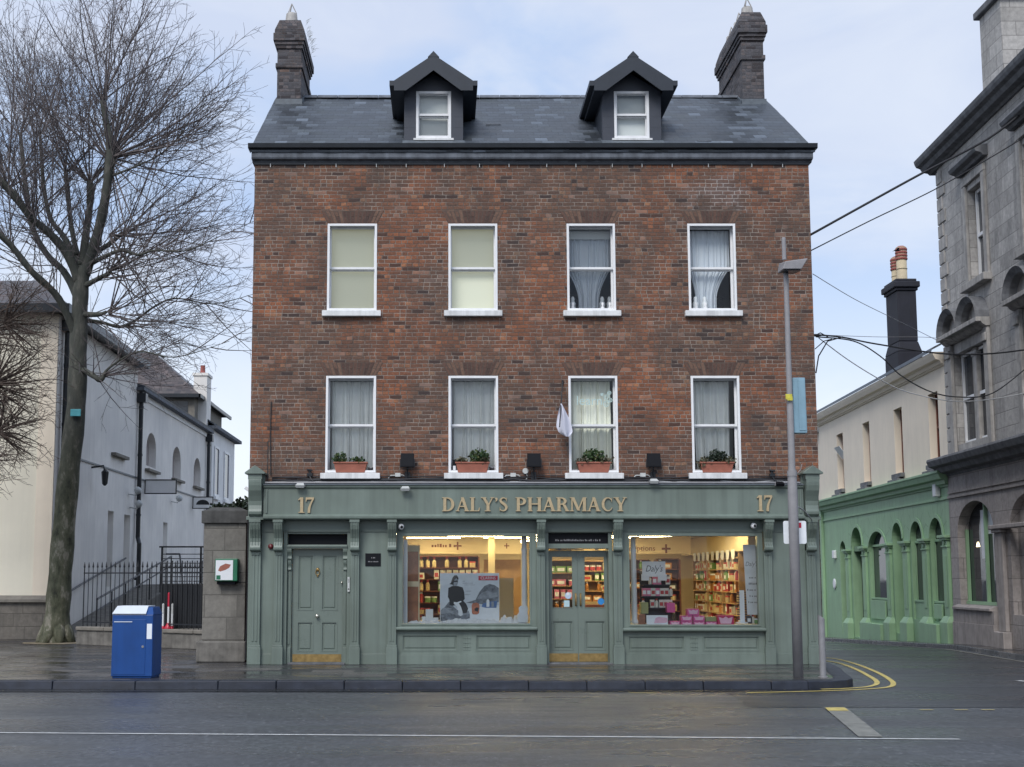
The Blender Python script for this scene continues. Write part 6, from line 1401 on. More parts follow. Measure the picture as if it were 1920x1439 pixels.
# further building beyond
t=thing('far_cream_house','sliver of a pale house further down the side street beyond the green frontage','building',(12.6,26,0))
m=MB(RW); m.box(ru(32),ru(23.45),-1.5,7.0,-6,-.12); m.build('house_wall',M['cream'],t); m=MB(RW); m.box(ru(32),ru(23.45),7.001,7.2,-6,.1); m.build('house_eaves',M['white'],t)
m=MB(RW); m.box(ru(25.6),ru(24.3),4.2,6.2,-.121,-.10); m.box(ru(25.6),ru(24.3),-.3,2.9,-.121,-.10); m.build('house_window',M['glass_dark'],t)
# dark stack
Y=17.5; x0,x1=atY(1685,620,Y).x,atY(1721,620,Y).x; zt=atY(1695,545,Y).z; zb=7.4; zk=atY(1695,640,Y).z
t=thing('dark_chimney_stack','tall tarred black chimney stack with buff and red pots behind the cream building','chimney',((x0+x1)/2,Y+.5,zb))
m=MB(); m.box(x0,x1,Y,Y+1.1,zk,zt); m.hexa([(x0-.07,Y-.07,zb),(x1+.10,Y-.07,zb),(x1+.10,Y+1.2,zb),(x0-.07,Y+1.2,zb),(x0-.07,Y-.07,zk-.35),(x1+.10,Y-.07,zk-.35),(x1+.10,Y+1.2,zk-.35),(x0-.07,Y+1.2,zk-.35)]); m.hexa([(x0-.07,Y-.07,zk-.349),(x1+.10,Y-.07,zk-.349),(x1+.10,Y+1.2,zk-.349),(x0-.07,Y+1.2,zk-.349),(x0,Y,zk-.001),(x1,Y,zk-.001),(x1,Y+1.1,zk-.001),(x0,Y+1.1,zk-.001)])
m.box(x0-.05,x1+.05,Y-.05,Y+1.15,zt,zt+.10); m.box(x0-.12,x1+.10,Y-.12,Y+1.2,zt+.10,zt+.30); m.box(x0-.04,x1+.02,Y-.04,Y+1.12,zt+.30,zt+.40); m.build('stack',M['sooty'],t,bevel=.03)
cx=(x0+x1)/2
for (dx,y,h) in ((-.02,Y+.3,.72),(.0,Y+.85,.50)):
    m=MB(); m.lathe([(.19,0),(.165,.04),(.165,h)],(cx+dx,y,zt+.38),n=18); m.lathe([(.175,h*.55),(.18,h*.58),(.175,h*.6)],(cx+dx,y,zt+.38),n=18); m.build('chimney_pot',M['potcream'],t,smooth=True)
    m=MB(); 
    for k in range(4): m.lathe([(.19,h+.0+k*.105),(.20,h+.03+k*.105),(.19,h+.07+k*.105)],(cx+dx,y,zt+.38),n=18)
    m.lathe([(.17,h+.42),(.10,h+.47)],(cx+dx,y,zt+.38),n=18); m.build('pot_cowl',M['potred'],t)
    m=MB(); m.lathe([(.172,h),(.172,h+.42)],(cx+dx,y,zt+.38),n=18); m.build('pot_rim',M['potcream'],t)
# --- grey stone corner building
t=thing('stone_corner_building','grey cut-stone corner building with heavy cornice, hooded windows and a brownish ground floor','building',(12,6,0))
V0,V1=ru(9.22),ru(-1.0)
m=MB(RW); A1=rect(ru(7.05),ru(6.02),8.82,11.15); TW=rect(ru(8.55),ru(6.30),4.95,7.28); A2=rect(ru(3.6),ru(2.6),8.82,11.15); T2=rect(ru(4.0),ru(1.8),4.95,7.28)
m.panel([(V0,4.66),(V1,4.66),(V1,12.4),(V0,12.4)],[A1,TW,A2,T2],-.6,0); m.build('upper_wall',M['stone'],t)
m=MB(RW); BW=arch_hole(ru(8.70),ru(6.25),.92,2.75,.72); AR=arch_hole(ru(5.25),ru(3.1),.75,2.7,.75)
m.panel([(V0-.05,-.3),(V1,-.3),(V1,4.20),(V0-.05,4.20)],[BW,AR],-.6,.06); m.build('ground_wall',M['stonelow'],t)
m=MB(RW); m.box(V0,V1,-.3,12.2,-6,-.61); m.build('rear_body',M['interior_dark'],t)
m=MB(RW); z=4.72; k=0     # quoins
while z<12.05:
    L=.55 if k%2 else .36; m.box(V0-.03,V0+L,z+.012,z+.35,-.3,.035); m.cut(); z+=.362; k+=1
m.build('quoin',M['stoneplain'],t,bevel=.02)
def stwin(a,b,z0,z1,n=1):
    m=MB(RW); ua,ub=ru(a),ru(b); st=(ub-ua)/n
    for k in range(n):
        m.ring(ua+k*st+.06,ua+(k+1)*st-.06,z0+.02,z1-.02,.07,-.24,-.16); m.box(ua+k*st+.13,ua+(k+1)*st-.13,(z0+z1)/2-.04,(z0+z1)/2+.04,-.24,-.15)
    wn=m.build('sash_window',M['white'],t)
    m=MB(RW); m.box(ua,ub,z0,z1,-.22,-.21); m.build('pane',M['glass_dark'],wn)
    if n==2: m=MB(RW); m.box(ua+st-.14,ua+st+.14,z0,z1,-.45,-.10); m.box(ua+st-.18,ua+st+.18,z1-.22,z1-.10,-.45,-.08); m.build('stone_mullion',M['stoneplain'],wn,bevel=.02)
    return wn
stwin(7.05,6.02,8.82,11.15); stwin(8.55,6.30,4.95,7.28,2); stwin(3.6,2.6,8.82,11.15); stwin(4.0,1.8,4.95,7.28,2)
m=MB(RW)
for a,b in ((7.05,6.02),(3.6,2.6)):
    ua,ub=ru(a),ru(b); m.box(ua-.24,ua-.02,8.7,11.3,.001,.07); m.box(ub+.02,ub+.24,8.7,11.3,.001,.07); m.box(ua-.24,ub+.24,11.301,11.5,.001,.08)
    m.box(ua-.3,ub+.3,8.62,8.80,-.2,.20); m.cut()
m.build('window_architrave',M['stoneplain'],t,bevel=.015)
m=MB(RW)
for a,b in ((7.05,6.02),(3.6,2.6)):
    ua,ub=ru(a),ru(b); m.prism_a([(11.62,.001),(11.62,.12),(11.68,.16),(11.72,.28),(11.80,.32),(11.86,.30),(11.9,.001)],ua-.42,ub+.42); m.cut()
m.build('window_hood',M['stonedark'],t,bevel=.01)
# twin segmental hoods over the paired window
def hood(u0,u1,zs,rise,proj,th=.14):
    n=12; m=MB(RW); c=(u0+u1)/2; r_=(u1-u0)/2
    P=[(c+(r_)*math.cos(math.pi*k/n),zs+rise*math.sin(math.pi*k/n)) for k in range(n+1)]; Q=[(c+(r_-th)*math.cos(math.pi*k/n),zs+(rise-th)*math.sin(math.pi*k/n)) for k in range(n+1)]
    for k in range(n): m.add([(Q[k][0],Q[k][1],.0),(P[k][0],P[k][1],.0),(P[k+1][0],P[k+1][1],0),(Q[k+1][0],Q[k+1][1],0),(Q[k][0],Q[k][1],proj*.7),(P[k][0],P[k][1],proj),(P[k+1][0],P[k+1][1],proj),(Q[k+1][0],Q[k+1][1],proj*.7)],[(4,5,6,7),(0,1,5,4),(2,3,7,6),(1,2,6,5),(3,0,4,7)])
    m.build('arched_hood',M['stonedark'],t)
    m=MB(RW); m.prism(Q,.001,.06); m.build('hood_tympanum',M['stoneplain'],t)
for yc in (7.42,2.9):
    u=ru(yc); hood(u-1.42,u+.0,7.78,.62,.34); hood(u+.001,u+1.42,7.78,.62,.34)
    m=MB(RW); m.prism_a([(7.55,.001),(7.55,.10),(7.60,.18),(7.66,.22),(7.66,.34),(7.77,.34),(7.77,.001)],u-1.45,u+1.45); m.build('hood_cornice',M['stoneplain'],t,bevel=.01)
    m=MB(RW); m.box(u-1.42,u-1.14,4.72,7.549,.001,.09); m.box(u-1.42,u-1.14,7.2,7.40,.091,.14); m.cut(); m.box(u+1.14,u+1.42,4.72,7.549,.001,.09);  m.box(u+1.14,u+1.42,7.2,7.40,.091,.14); m.build('window_pilaster',M['stoneplain'],t,bevel=.02)
m=MB(RW); m.prism_a([(4.201,-.3),(4.201,.08),(4.26,.10),(4.30,.26),(4.42,.32),(4.46,.44),(4.60,.50),(4.659,.48),(4.659,-.3)],V0-.35,V1); m.build('ground_cornice',M['stonedark'],t,bevel=.008)
m=MB(RW); m.box(V0-.01,V1,3.62,3.68,.061,.11); m.box(V0-.01,V1,3.74,3.80,.061,.10); m.build('string_course',M['stonelowp'],t)
m=MB(RW); m.prism_a([(12.401,-.5),(12.401,.05),(12.45,.10),(12.48,.24),(12.58,.30),(12.62,.40),(12.70,.44),(12.79,.46),(12.80,.42),(12.80,-.5)],V0-.45,V1); m.build('main_cornice',M['stonedark'],t,bevel=.008)
m=MB(RW); m.add([(V0-.4,12.801,.40),(V1,12.801,.40),(V1,14.3,-3.2),(V0+1.8,14.3,-3.2),(V0-.4,12.801,-6)],[(0,1,2,3),(0,3,4)]); m.build('roof',M['slate'],t)
m=MB(RW)  # arched shop window frames
for (a,b,zs,rs) in ((8.70,6.25,2.75,.72),):
    ua,ub=ru(a),ru(b); m.box(ua,ub,.925,1.0,-.20,-.08); m.box((ua+ub)/2+.10,(ua+ub)/2+.17,1.0,3.44,-.20,-.12); m.box(ua,ua+.06,1.0,2.8,-.20,-.12); m.box(ub-.06,ub,1.0,2.8,-.20,-.12)
bw=m.build('arched_window',M['mint'],t)
m=MB(RW); m.box(ru(8.70),ru(6.25),.93,3.6,-.22,-.21); m.build('pane',M['glass_dark'],bw)
m=MB(RW); m.box(ru(8.9),ru(6.1),.0-.2,.48,.061,.22); m.box(ru(8.9),ru(6.1),.481,.80,.061,.20); m.prism_a([(.801,.06),(.801,.26),(.86,.26),(.915,.12),(.915,-.5),(.9,-.5)],ru(8.78),ru(6.2)); m.build('window_plinth',M['stonelowp'],t,bevel=.02)
m=MB(RW); u=ru(5.72); m.box(u-.22,u+.22,.35,2.62,.061,.16); m.box(u-.30,u+.30,-.2,.35,.061,.26); m.box(u-.28,u+.28,2.62,2.70,.061,.22); m.box(u-.36,u+3,2.70,2.80,.061,.26); m.build('stone_pilaster',M['stonelowp'],t,bevel=.02)
m=MB(RW); m.panel(AR,[],-.40,-.12); m.build('blind_arch',M['stonelow'],t)
# lit things seen in arched window: pendant lamp and pale notices
m=MB(RW); u=ru(8.05); z=2.35; m.add([(u-.14,z,-.205),(u+.14,z,-.205),(u+.05,z+.12,-.205),(u-.05,z+.12,-.205)],[(0,1,2,3)]); tag(m.build('pendant_lamp',M['lampp'],origin=RP(1822,1000)),'small lit pendant lamp in the arched window of the stone building','lamp')
for (y,z0,z1,w_) in ((7.15,2.65,3.30,.34),(7.7,2.05,3.25,.2)):
    m=MB(RW); m.box(ru(y)-w_/2,ru(y)+w_/2,z0,z1,-.207,-.203); tag(m.build('window_notice',M['paper'],origin=Vector(RW@Vector((ru(y),z0,-.42)))),'white sheet %s in the arched window of the stone building'%('at the upper right' if w_>.3 else 'hanging long and narrow'),'notice')
# chimney of stone building (top right)
Yc=6.0; xc=atY(1880,100,Yc).x; zc_=atY(1843,33,Yc+1.2).z
m=MB(); m.box(xc,xc+1.6,Yc,Yc+1.2,11.5,zc_-.05); m.build('chimney',M['stone'],t)
m=MB(); z=zc_; m.box(xc-.12,xc+1.7,Yc-.12,Yc+1.32,z-.049,z+.14); m.build('chimney_cap',M['stonedark'],t,bevel=.03)
# bird
p=atY(1682,470,12); t=thing('flying_bird','small dark bird gliding above the chimney pots','bird',p)
m=MB(Matrix.Translation(p)); m.lathe([(.0,-.10),(.02,-.07),(.028,0),(.02,.05),(.008,.10)],(0,0,0),axis='x',n=8); m.build('bird_body',M['cable'],t,smooth=True)
for s in (-1,1):
    m=MB(Matrix.Translation(p)); m.add([(-.03,0,.0),(.04,0,.0),(.03,s*.12,.05),(-.06,s*.20,.02),(-.03,0,.008),(.04,0,.008),(.03,s*.12,.058),(-.06,s*.20,.028)],[(0,1,2,3),(4,7,6,5),(0,4,5,1),(1,5,6,2),(2,6,7,3),(3,7,4,0)]); m.build('wing',M['cable'],t)
# overhead cables: from the pharmacy side wall to the stone building
def cable(pts,rad,mt,label,y0=2.0,y1=None):
    n=len(pts); P=[]
    end=RP(*pts[-1]); ye=end.y if pts[-1][0]>1745 and y1 is None else (y1 if y1 is not None else 9)
    xs=[p[0] for p in pts]; fine=[]
    for i in range(n-1):
        p0=pts[max(i-1,0)];p1=pts[i];p2=pts[i+1];p3=pts[min(i+2,n-1)]
        for k in range(8):
            s=k/8; fine.append(tuple(.5*((2*p1[j])+(-p0[j]+p2[j])*s+(2*p0[j]-5*p1[j]+4*p2[j]-p3[j])*s*s+(-p0[j]+3*p1[j]-3*p2[j]+p3[j])*s**3) for j in range(2)))
    fine.append(pts[-1]); x0,x1=xs[0],xs[-1]
    for (px,py) in fine: P.append(atY(px,py,y0+(ye-y0)*(px-x0)/(x1-x0)))
    m=MB(); m.tube(P,rad,5); tag(m.build('overhead_cable',M[mt],smooth=True,origin=P[0]),label,'cable','cables slung across the side street')
cable([(1519,441),(1620,385),(1735,322),(1850,262),(1925,205)],.026,'cable','thick dark cable climbing from the brick wall, highest of all across the side street')
cable([(1521,470),(1630,415),(1750,357),(1850,300),(1925,255)],.013,'cable','thin dark cable just below the thick highest one across the side street')
cable([(1524,514),(1600,560),(1680,600),(1760,640)],.008,'metalgrey','faint thin cable sloping down to the right past the black chimney stack',y1=14)
cable([(1528,628),(1580,633),(1640,645),(1760,663),(1850,664),(1925,656)],.018,'cable','dark cable running nearly level from the brick wall past the paired stone window')
cable([(1530,632),(1600,640),(1650,668),(1690,705),(1745,735),(1800,745),(1860,738),(1925,690)],.014,'cable','dark cable sagging deeply below the level one across the side street')
cable([(1530,628),(1640,632),(1740,633),(1800,642)],.006,'metalgrey','faint nearly level wire just above the dark level cable')
cable([(1535,634),(1590,675),(1650,712),(1700,735),(1780,752),(1850,750),(1925,737)],.011,'cable_pale','pale cable sagging lowest across the side street')
m=MB(); p=atY(1529,629,1.9); m.tube([p,p+Vector((.10,0,.05)),atY(1552,632,1.7)],.012,5); m.tube([atY(1530,700,1.9),atY(1535,668,1.9),atY(1552,640,1.9),atY(1580,632,2.2)],.014,5); m.tube([atY(1528,655,1.9),atY(1545,640,1.9),atY(1560,636,1.9)],.010,5); m.lathe([(.02,-.12),(.03,0),(.02,.12)],tuple(p),axis='x',n=8); tag(m.build('cable_bracket',M['cable'],origin=p),'looping cable tails and iron hook on the right corner of the brick house','cable hook')
# =====================================================================================  TREES
def curve_pts(P,n=6):
    P=[tuple(p) for p in P]; out=[]
    for i in range(len(P)-1):
        p0=P[max(i-1,0)];p1=P[i];p2=P[i+1];p3=P[min(i+2,len(P)-1)]
        for k in range(n):
            t_=k/n; out.append(tuple(.5*((2*p1[j])+(-p0[j]+p2[j])*t_+(2*p0[j]-5*p1[j]+4*p2[j]-p3[j])*t_*t_+(-p0[j]+3*p1[j]-3*p2[j]+p3[j])*t_**3) for j in range(4)))
    out.append(P[-1]); return out
LIMBS=[]
def limb(mb,P,n=10):   # P: (px,py,Y,radius)
    Q=[(*atY(p[0],p[1],p[2]),p[3]) for p in P]; C_=curve_pts(Q,5); pts=[Vector(c[:3]) for c in C_]; rad=[c[3]*(1+.05*math.sin(i*1.7)) for i,c in enumerate(C_)]
    mb.tube(pts,rad,n); LIMBS.append((pts,rad)); return pts
def shoot(mb,tw,p,d,L,r0,rr,trop,level=0,sides=4,dens=3.0,wob=.09):
    n=max(3,int(L/.42)) if level==0 else (4 if level==1 else 2); seg=L/n; pts=[p.copy()]; rad=[r0]; d=d.normalized(); dirs=[d.copy()]
    for k in range(n):
        d=(d+trop*(.10 if level==0 else .05)+Vector((rr.gauss(0,1),rr.gauss(0,1),rr.gauss(0,1)))*wob*(1 if level else .7)).normalized()
        p=p+d*seg; pts.append(p.copy()); dirs.append(d.copy()); rad.append(max(.0030,r0*(1-(k+1)/n)**.9+.0030))
    (mb if level==0 else tw).tube(pts,rad,sides if level==0 else 3,cap=False)
    if level<2:
        m_=int(L*dens*(1 if level==0 else 1.55)); side=rr.uniform(0,6.28)
        for q in range(m_):
            f=(q+rr.random())/max(1,m_)*.82+.16; i=min(n-1,int(f*n)); fr=f*n-i; b=pts[i].lerp(pts[i+1],fr); dd=dirs[i]
            o=dd.orthogonal().normalized(); side+=2.4; o=Matrix.Rotation(side,3,dd)@o
            nd=(dd*rr.uniform(.65,1.0)+o*rr.uniform(.5,.95)+Vector((0,0,.08))).normalized()
            l=(L*(1-f)*.48+.40)*rr.uniform(.6,1.15) if level==0 else (.16+L*(1-f)*.42)*rr.uniform(.6,1.2)
            shoot(mb,tw,b,nd,l,max(.0036,rad[i]*.40),rr,trop,level+1,dens=dens,wob=wob*1.1)
def dirpx(a_deg,dep):  # direction by angle in the picture plane (0=right, 90=up) and depth component
    return Vector((math.cos(R(a_deg)),dep,math.sin(R(a_deg)))).normalized()
rr=random.Random(21)
TY=8.0
base=atZ(103,1205,0.0)
t=thing('plane_tree','tall bare pollarded tree with mottled trunk leaning right, on the left pavement','tree',(base.x,TY,0))
tr=MB(); br=MB(); tw=MB()
limb(tr,[(100,1215,TY,.46),(103,1195,TY,.35),(108,1150,TY,.305),(115,1050,TY,.285),(128,900,TY,.265),(143,760,TY,.24),(147,640,TY,.215),(152,540,TY,.19),(158,500,TY,.16)],16)
# root flare lumps
for a_,l in ((200,.44),(250,.48),(300,.42),(345,.44),(20,.42),(140,.42)):
    c=Vector((base.x,TY,0)); dd=Vector((math.cos(R(a_)),math.sin(R(a_)),0)); tr.tube([c+dd*.12+Vector((0,0,.55)),c+dd*.30+Vector((0,0,.18)),c+dd*l+Vector((0,0,-.03))],[.16,.14,.06],8)
limb(tr,[(158,515,TY,.152),(180,450,TY-.1,.129),(196,380,TY-.3,.118),(203,330,TY-.4,.114),(207,300,TY-.4,.144),(206,270,TY-.45,.099),(192,190,TY-.5,.065)])
limb(tr,[(152,520,TY,.129),(160,450,TY+.3,.099),(168,390,TY+.5,.087),(170,355,TY+.6,.106),(168,340,TY+.6,.076)])
limb(tr,[(150,530,TY,.144),(128,480,TY-.2,.114),(95,440,TY-.5,.099),(60,410,TY-.8,.091),(25,365,TY-1.1,.099),(-10,330,TY-1.4,.076)])
limb(tr,[(148,560,TY,.122),(120,510,TY+.4,.091),(90,480,TY+.7,.084),(62,430,TY+1.0,.076),(48,350,TY+1.3,.065),(38,250,TY+1.5,.046)])
limb(tr,[(150,500,TY,.099),(120,445,TY+.5,.076),(95,410,TY+.9,.061),(82,350,TY+1.2,.053),(75,250,TY+1.4,.038)])
limb(tr,[(146,640,TY,.106),(110,560,TY-.4,.091),(60,510,TY-.9,.084),(20,460,TY-1.2,.076),(-15,430,TY-1.5,.068)])
limb(tr,[(145,480,TY+.1,.076),(133,420,TY+.4,.061),(125,340,TY+.6,.065),(123,320,TY+.6,.053)])
limb(tr,[(152,540,TY,.084),(190,520,TY-.3,.057),(204,513,TY-.35,.061),(207,505,TY-.35,.038)])
limb(tr,[(160,500,TY,.076),(200,480,TY-.4,.053),(228,470,TY-.6,.046),(260,478,TY-.9,.034),(290,470,TY-1.1,.027),(350,470,TY-1.4,.017),(420,440,TY-1.8,.009),(476,415,TY-2.0,.005)])
limb(tr,[(168,480,TY,.076),(205,458,TY+.4,.061),(228,438,TY+.5,.053)])
limb(tr,[(150,590,TY,.091),(185,590,TY-.3,.057),(200,585,TY-.35,.038)])
limb(tr,[(152,600,TY,.076),(190,605,TY+.3,.046),(235,612,TY+.5,.038),(290,575,TY+.4,.027),(330,560,TY+.3,.021),(400,570,TY,.014),(475,552,TY-.3,.006)])
limb(tr,[(150,690,TY,.076),(175,705,TY-.4,.068),(190,712,TY-.45,.065),(205,690,TY-.5,.030),(260,660,TY-.8,.023),(330,670,TY-1.2,.014),(430,640,TY-1.8,.006)])
limb(tr,[(210,330,TY-.4,.038),(260,310,TY-.8,.024),(300,290,TY-1,.018),(340,250,TY-1.2,.012),(390,170,TY-1.4,.006)])
knots=[ # px,py,Y, angle range, n, length range, radius, trop z
 (207,295,TY-.4,(-18,105),20,(3.2,5.4),.046,.5),(192,190,TY-.5,(50,120),9,(3.2,5.0),.040,.3),(205,300,TY-.4,(105,160),6,(3,4.5),.038,.5),
 (169,345,TY+.6,(40,150),12,(3.2,5.2),.040,.6),(15,355,TY-1.1,(35,150),11,(3.2,5.2),.042,.6),(38,255,TY+1.5,(50,130),6,(3,4.8),.035,.3),
 (124,325,TY+.6,(50,140),8,(3.0,5.0),.034,.5),(75,255,TY+1.4,(50,120),6,(3.0,4.6),.03,.3),(229,438,TY+.5,(-15,60),7,(2.8,4.4),.032,.6),
 (206,508,TY-.35,(-15,60),7,(2.6,4.2),.030,.5),(200,585,TY-.35,(-35,30),6,(2.2,3.6),.026,.4),(190,705,TY-.45,(-20,50),5,(2.2,3.6),.024,.5),
 (60,412,TY-.8,(50,130),6,(3.0,4.8),.034,.5),(62,430,TY+1.0,(60,140),5,(3.0,4.4),.03,.5),(20,460,TY-1.2,(60,150),6,(2.5,4.2),.03,.4),(95,440,TY-.5,(60,125),5,(3.0,4.6),.03,.4),
 (290,470,TY-1.1,(-25,50),5,(1.6,2.8),.018,.3),(235,612,TY+.5,(-45,20),5,(1.8,3.0),.018,.2),(350,560,TY+.2,(-50,50),6,(1.0,1.9),.012,.1),(300,290,TY-1,(-10,70),6,(1.6,2.8),.018,.4),(150,520,TY,(10,60),3,(2.5,3.8),.03,.4)]
for px,py,Y,(a0,a1),n,(l0,l1),r_,tz in knots:
    p=atY(px,py,Y)
    n=int(n*1.35)
    for k in range(n):
        a_=a0+(a1-a0)*(k+rr.uniform(.1,.9))/n; dep=rr.uniform(-.75,.75)
        L=rr.uniform(l0,l1)
        # keep the crown inside its rounded outline
        q=p+dirpx(a_,dep)*L; 
        if q.x>-6.3: L*=max(.35,(-6.3-p.x)/(q.x-p.x)) if q.x!=p.x else 1
        shoot(br,tw,p,dirpx(a_,dep),L,r_*.52*rr.uniform(.7,1.1),rr,Vector((0,0,tz)),0,5)
for pts,rad in LIMBS[1:]:      # fine side shoots all along the limbs
    for i in range(3,len(pts)-1):
        for _ in range(2 if rad[i]>.05 else 1):
            if rr.random()<.62:
                dd=(pts[i+1]-pts[i]).normalized(); o=dd.orthogonal().normalized(); o=Matrix.Rotation(rr.uniform(0,6.28),3,dd)@o
                shoot(br,tw,pts[i],(dd*.4+o*.8+Vector((.15,0,.35))).normalized(),rr.uniform(.9,2.4),.013,rr,Vector((0,0,.4)),0,4,dens=2.4)
for _ in range(26):      # airy outer wisps on the side towards the street
    p=atY(rr.uniform(230,330),rr.uniform(250,640),TY+rr.uniform(-1.6,1.2))
    q=atY(205,rr.choice((300,440,510,590)),TY-.3); br.tube([q,q.lerp(p,.5)+Vector((0,0,-.08)),p],[.022,.015,.011],5)
    shoot(br,tw,p,dirpx(rr.uniform(-20,45),rr.uniform(-.3,.3)),rr.uniform(1.4,2.5),.011,rr,Vector((0,0,.35)),0,4,dens=2.6)
tr.build('trunk',M['bark'],t,smooth=True); br.build('branches',M['twig'],t,smooth=True); tw.build('twigs',M['twig'],t)
print('twig faces',len(tw.f),len(br.f))
m=MB(); p=atY(142,775,TY-.30); m.box(p.x-.13,p.x+.13,p.y-.02,p.y,p.z-.08,p.z+.10); M['tealbox']=pbr('teal_tag',(.10,.42,.48),.5,.1,9,0); tag(m.build('tree_tag',M['tealbox'],bevel=.01,origin=p),'small turquoise box fixed high on the leaning tree trunk','tag')
# second tree, mostly outside the left edge
rr=random.Random(5)
t=thing('brown_twiggy_tree','dense brown twiggy tree reaching in from the left edge before the cream house','tree',(-13.3,5.0,0))
tr=MB(); br=MB(); tw=MB()
tr.tube([(-13.5,5.0,-.05),(-13.4,5.0,1.5),(-13.3,5.0,3.5),(-13.1,5.0,5.5),(-12.8,5.1,7.5)],[.26,.19,.16,.12,.08],12)
for (x,y,z,a0,a1,n,l0,l1) in ((-13.2,5.0,4.4,-10,95,26,1.5,2.8),(-13.1,5.0,5.5,-10,150,30,1.6,3.0),(-13.3,5.0,3.6,0,50,10,1.2,2.1),(-12.9,5.1,7.0,0,140,30,1.5,2.8),(-12.0,5.0,6.0,-70,100,22,1.1,1.9),(-11.9,5.2,4.9,-60,80,16,.9,1.5),(-11.8,5.0,7.4,-60,80,14,.9,1.6)):
    for k in range(n):
        a_=a0+(a1-a0)*(k+rr.random())/n; shoot(br,tw,Vector((x,y,z)),dirpx(a_,rr.uniform(-.6,.6)),rr.uniform(l0,l1)*.92,.026,rr,Vector((.1,0,-.20)),0,4,dens=4.0,wob=.15)
for q_ in ((-12.0,5.0,6.0),(-11.9,5.2,4.9),(-11.8,5.0,7.4)): br.tube([(-13.1,5.0,q_[2]-1.0),(-12.6,5.05,q_[2]-.4),q_],[.04,.03,.02],6)
tr.build('trunk',M['bark'],t,smooth=True); br.build('branches',M['twig_brown'],t,smooth=True); tw.build('twigs',M['twig_brown'],t)
# =====================================================================================  GROUND
def rz(y): return -.125-max(0.0,min(60.0,y-7.0))*.034
def sheet(name,xs,ys,dz,mat,kind='structure'):
    m=MB(); V=[];Fc=[]
    for y in ys:
        for x in xs: V.append((x,y,rz(y)+dz))
    nx=len(xs)
    for j in range(len(ys)-1):
        for i in range(nx-1): k=j*nx+i; Fc.append((k,k+1,k+nx+1,k+nx))
    m.add(V,Fc); o=m.build(name,mat); tag(o,kind=kind); return o
sheet('ground',[-1500,-60,60,1500],[-800,-60,7,67,1500],-.03,M['ground'])
sheet('road',[-60,60],[-45,-4.15],0,M['asphalt'])
def poly_sheet(name,pts,z,mat,kind='structure',label=None):
    m=MB(); m.panel(pts,[],0,0.0001); 
    m.v=[Vector((v.x,v.y,z)) for v in m.v]; 
    o=m.build(name,mat); 
    tag(o,kind=kind); return o
# newer asphalt of the side street mouth + side street
sm=[atZ(1365,1298,-.12),atZ(1405,1326,-.12),atZ(1920,1329,-.12)]
m=MB(); n=0
pts=[(sm[0].x,sm[0].y),(sm[1].x,sm[1].y),(40,sm[2].y-.2),(40,-4.15),(sm[0].x+.6,-4.15)]
m.add([(x,y,rz(y)+.005) for x,y in pts],[tuple(range(5))])
sd=m.build('side_road_mouth',M['asphalt_new']); tag(sd,kind='structure')
m=MB(); ys=[-4.15,0,3.5,7,12,20,30,67]; V=[];Fc=[]
for y in ys: V+= [(3.0,y,rz(y)+.005),(16,y,rz(y)+.005)]
for j in range(len(ys)-1): Fc.append((2*j,2*j+1,2*j+3,2*j+2))
m.add(V,Fc); tag(m.build('side_road',M['asphalt_new']),kind='structure')
# pavement slab with kerb
edge=[(3.95,-3.90),(4.35,-3.86),(4.62,-3.70),(4.80,-3.40),(4.92,-2.9),(5.08,-2.1),(5.30,-1.2),(5.52,0),(5.60,2),(5.60,40)]
kin=[(3.95,-3.62),(4.22,-3.58),(4.38,-3.50),(4.52,-3.30),(4.64,-2.85),(4.80,-2.05),(5.04,-1.15),(5.28,-.0),(5.38,2),(5.38,40)]
m=MB(); m.panel([(-60,-3.62)]+kin+[(-60,40)],[],-.9,0); o=m.build('pavement',M['paving']); tag(o,kind='structure')
m=MB(); x=-60.0; rr=random.Random(2)
m2=MB()
while x<3.9:
    L=rr.choice((.9,1.05,1.2,1.28)); x2=min(x+L,3.95)
    if x>-14: 
        dz=rr.uniform(-.006,.006)
        m.hexa([(x+.003,-3.94,-.2),(x2-.003,-3.94,-.2),(x2-.003,-3.625,-.2),(x+.003,-3.625,-.2),(x+.003,-3.90+rr.uniform(-.01,.01),.004+dz),(x2-.006,-3.90+rr.uniform(-.01,.01),.004+dz),(x2-.006,-3.625,.004),(x+.006,-3.625,.004)])
    else: m.box(x+.006,x2-.006,-3.92,-3.625,-.2,.003)
    x=x2
for i in range(len(edge)-1):
    a,b,c_,d=edge[i],edge[i+1],kin[i+1],kin[i]; z=.004
    m.hexa([(a[0],a[1],-.8),(b[0],b[1],-.8),(c_[0],c_[1],-.8),(d[0],d[1],-.8),(a[0],a[1],z),(b[0],b[1],z),(c_[0],c_[1],z),(d[0],d[1],z)])
o=m.build('kerb',M['kerb'],bevel=.014); tag(o,kind='structure')
# wet channel beside the kerb
m=MB(); m.add([(-60,-4.45,rz(0)+.009),(3.6,-4.38,rz(0)+.009),(4.3,-4.2,rz(0)+.009),(4.3,-3.85,rz(0)+.009),(-60,-3.85,rz(0)+.009)],[(0,1,2,3,4)]); tag(m.build('road_channel',M['gutterwet']),kind='structure')
# right hand footway along the green and stone fronts
m=MB(RW); ys=[-1.0,3,7,10,14,18,23,35]; 
for a,b in zip(ys,ys[1:]):
    za,zb=rz(a)+.11,rz(b)+.11; m.hexa([(ru(b),zb-.6,-.2),(ru(a),za-.6,-.2),(ru(a),za-.6,.75),(ru(b),zb-.6,.75),(ru(b),zb,-.2),(ru(a),za,-.2),(ru(a),za,.75),(ru(b),zb,.75)])
tag(m.build('side_footway',M['paving'],bevel=.01),kind='structure')
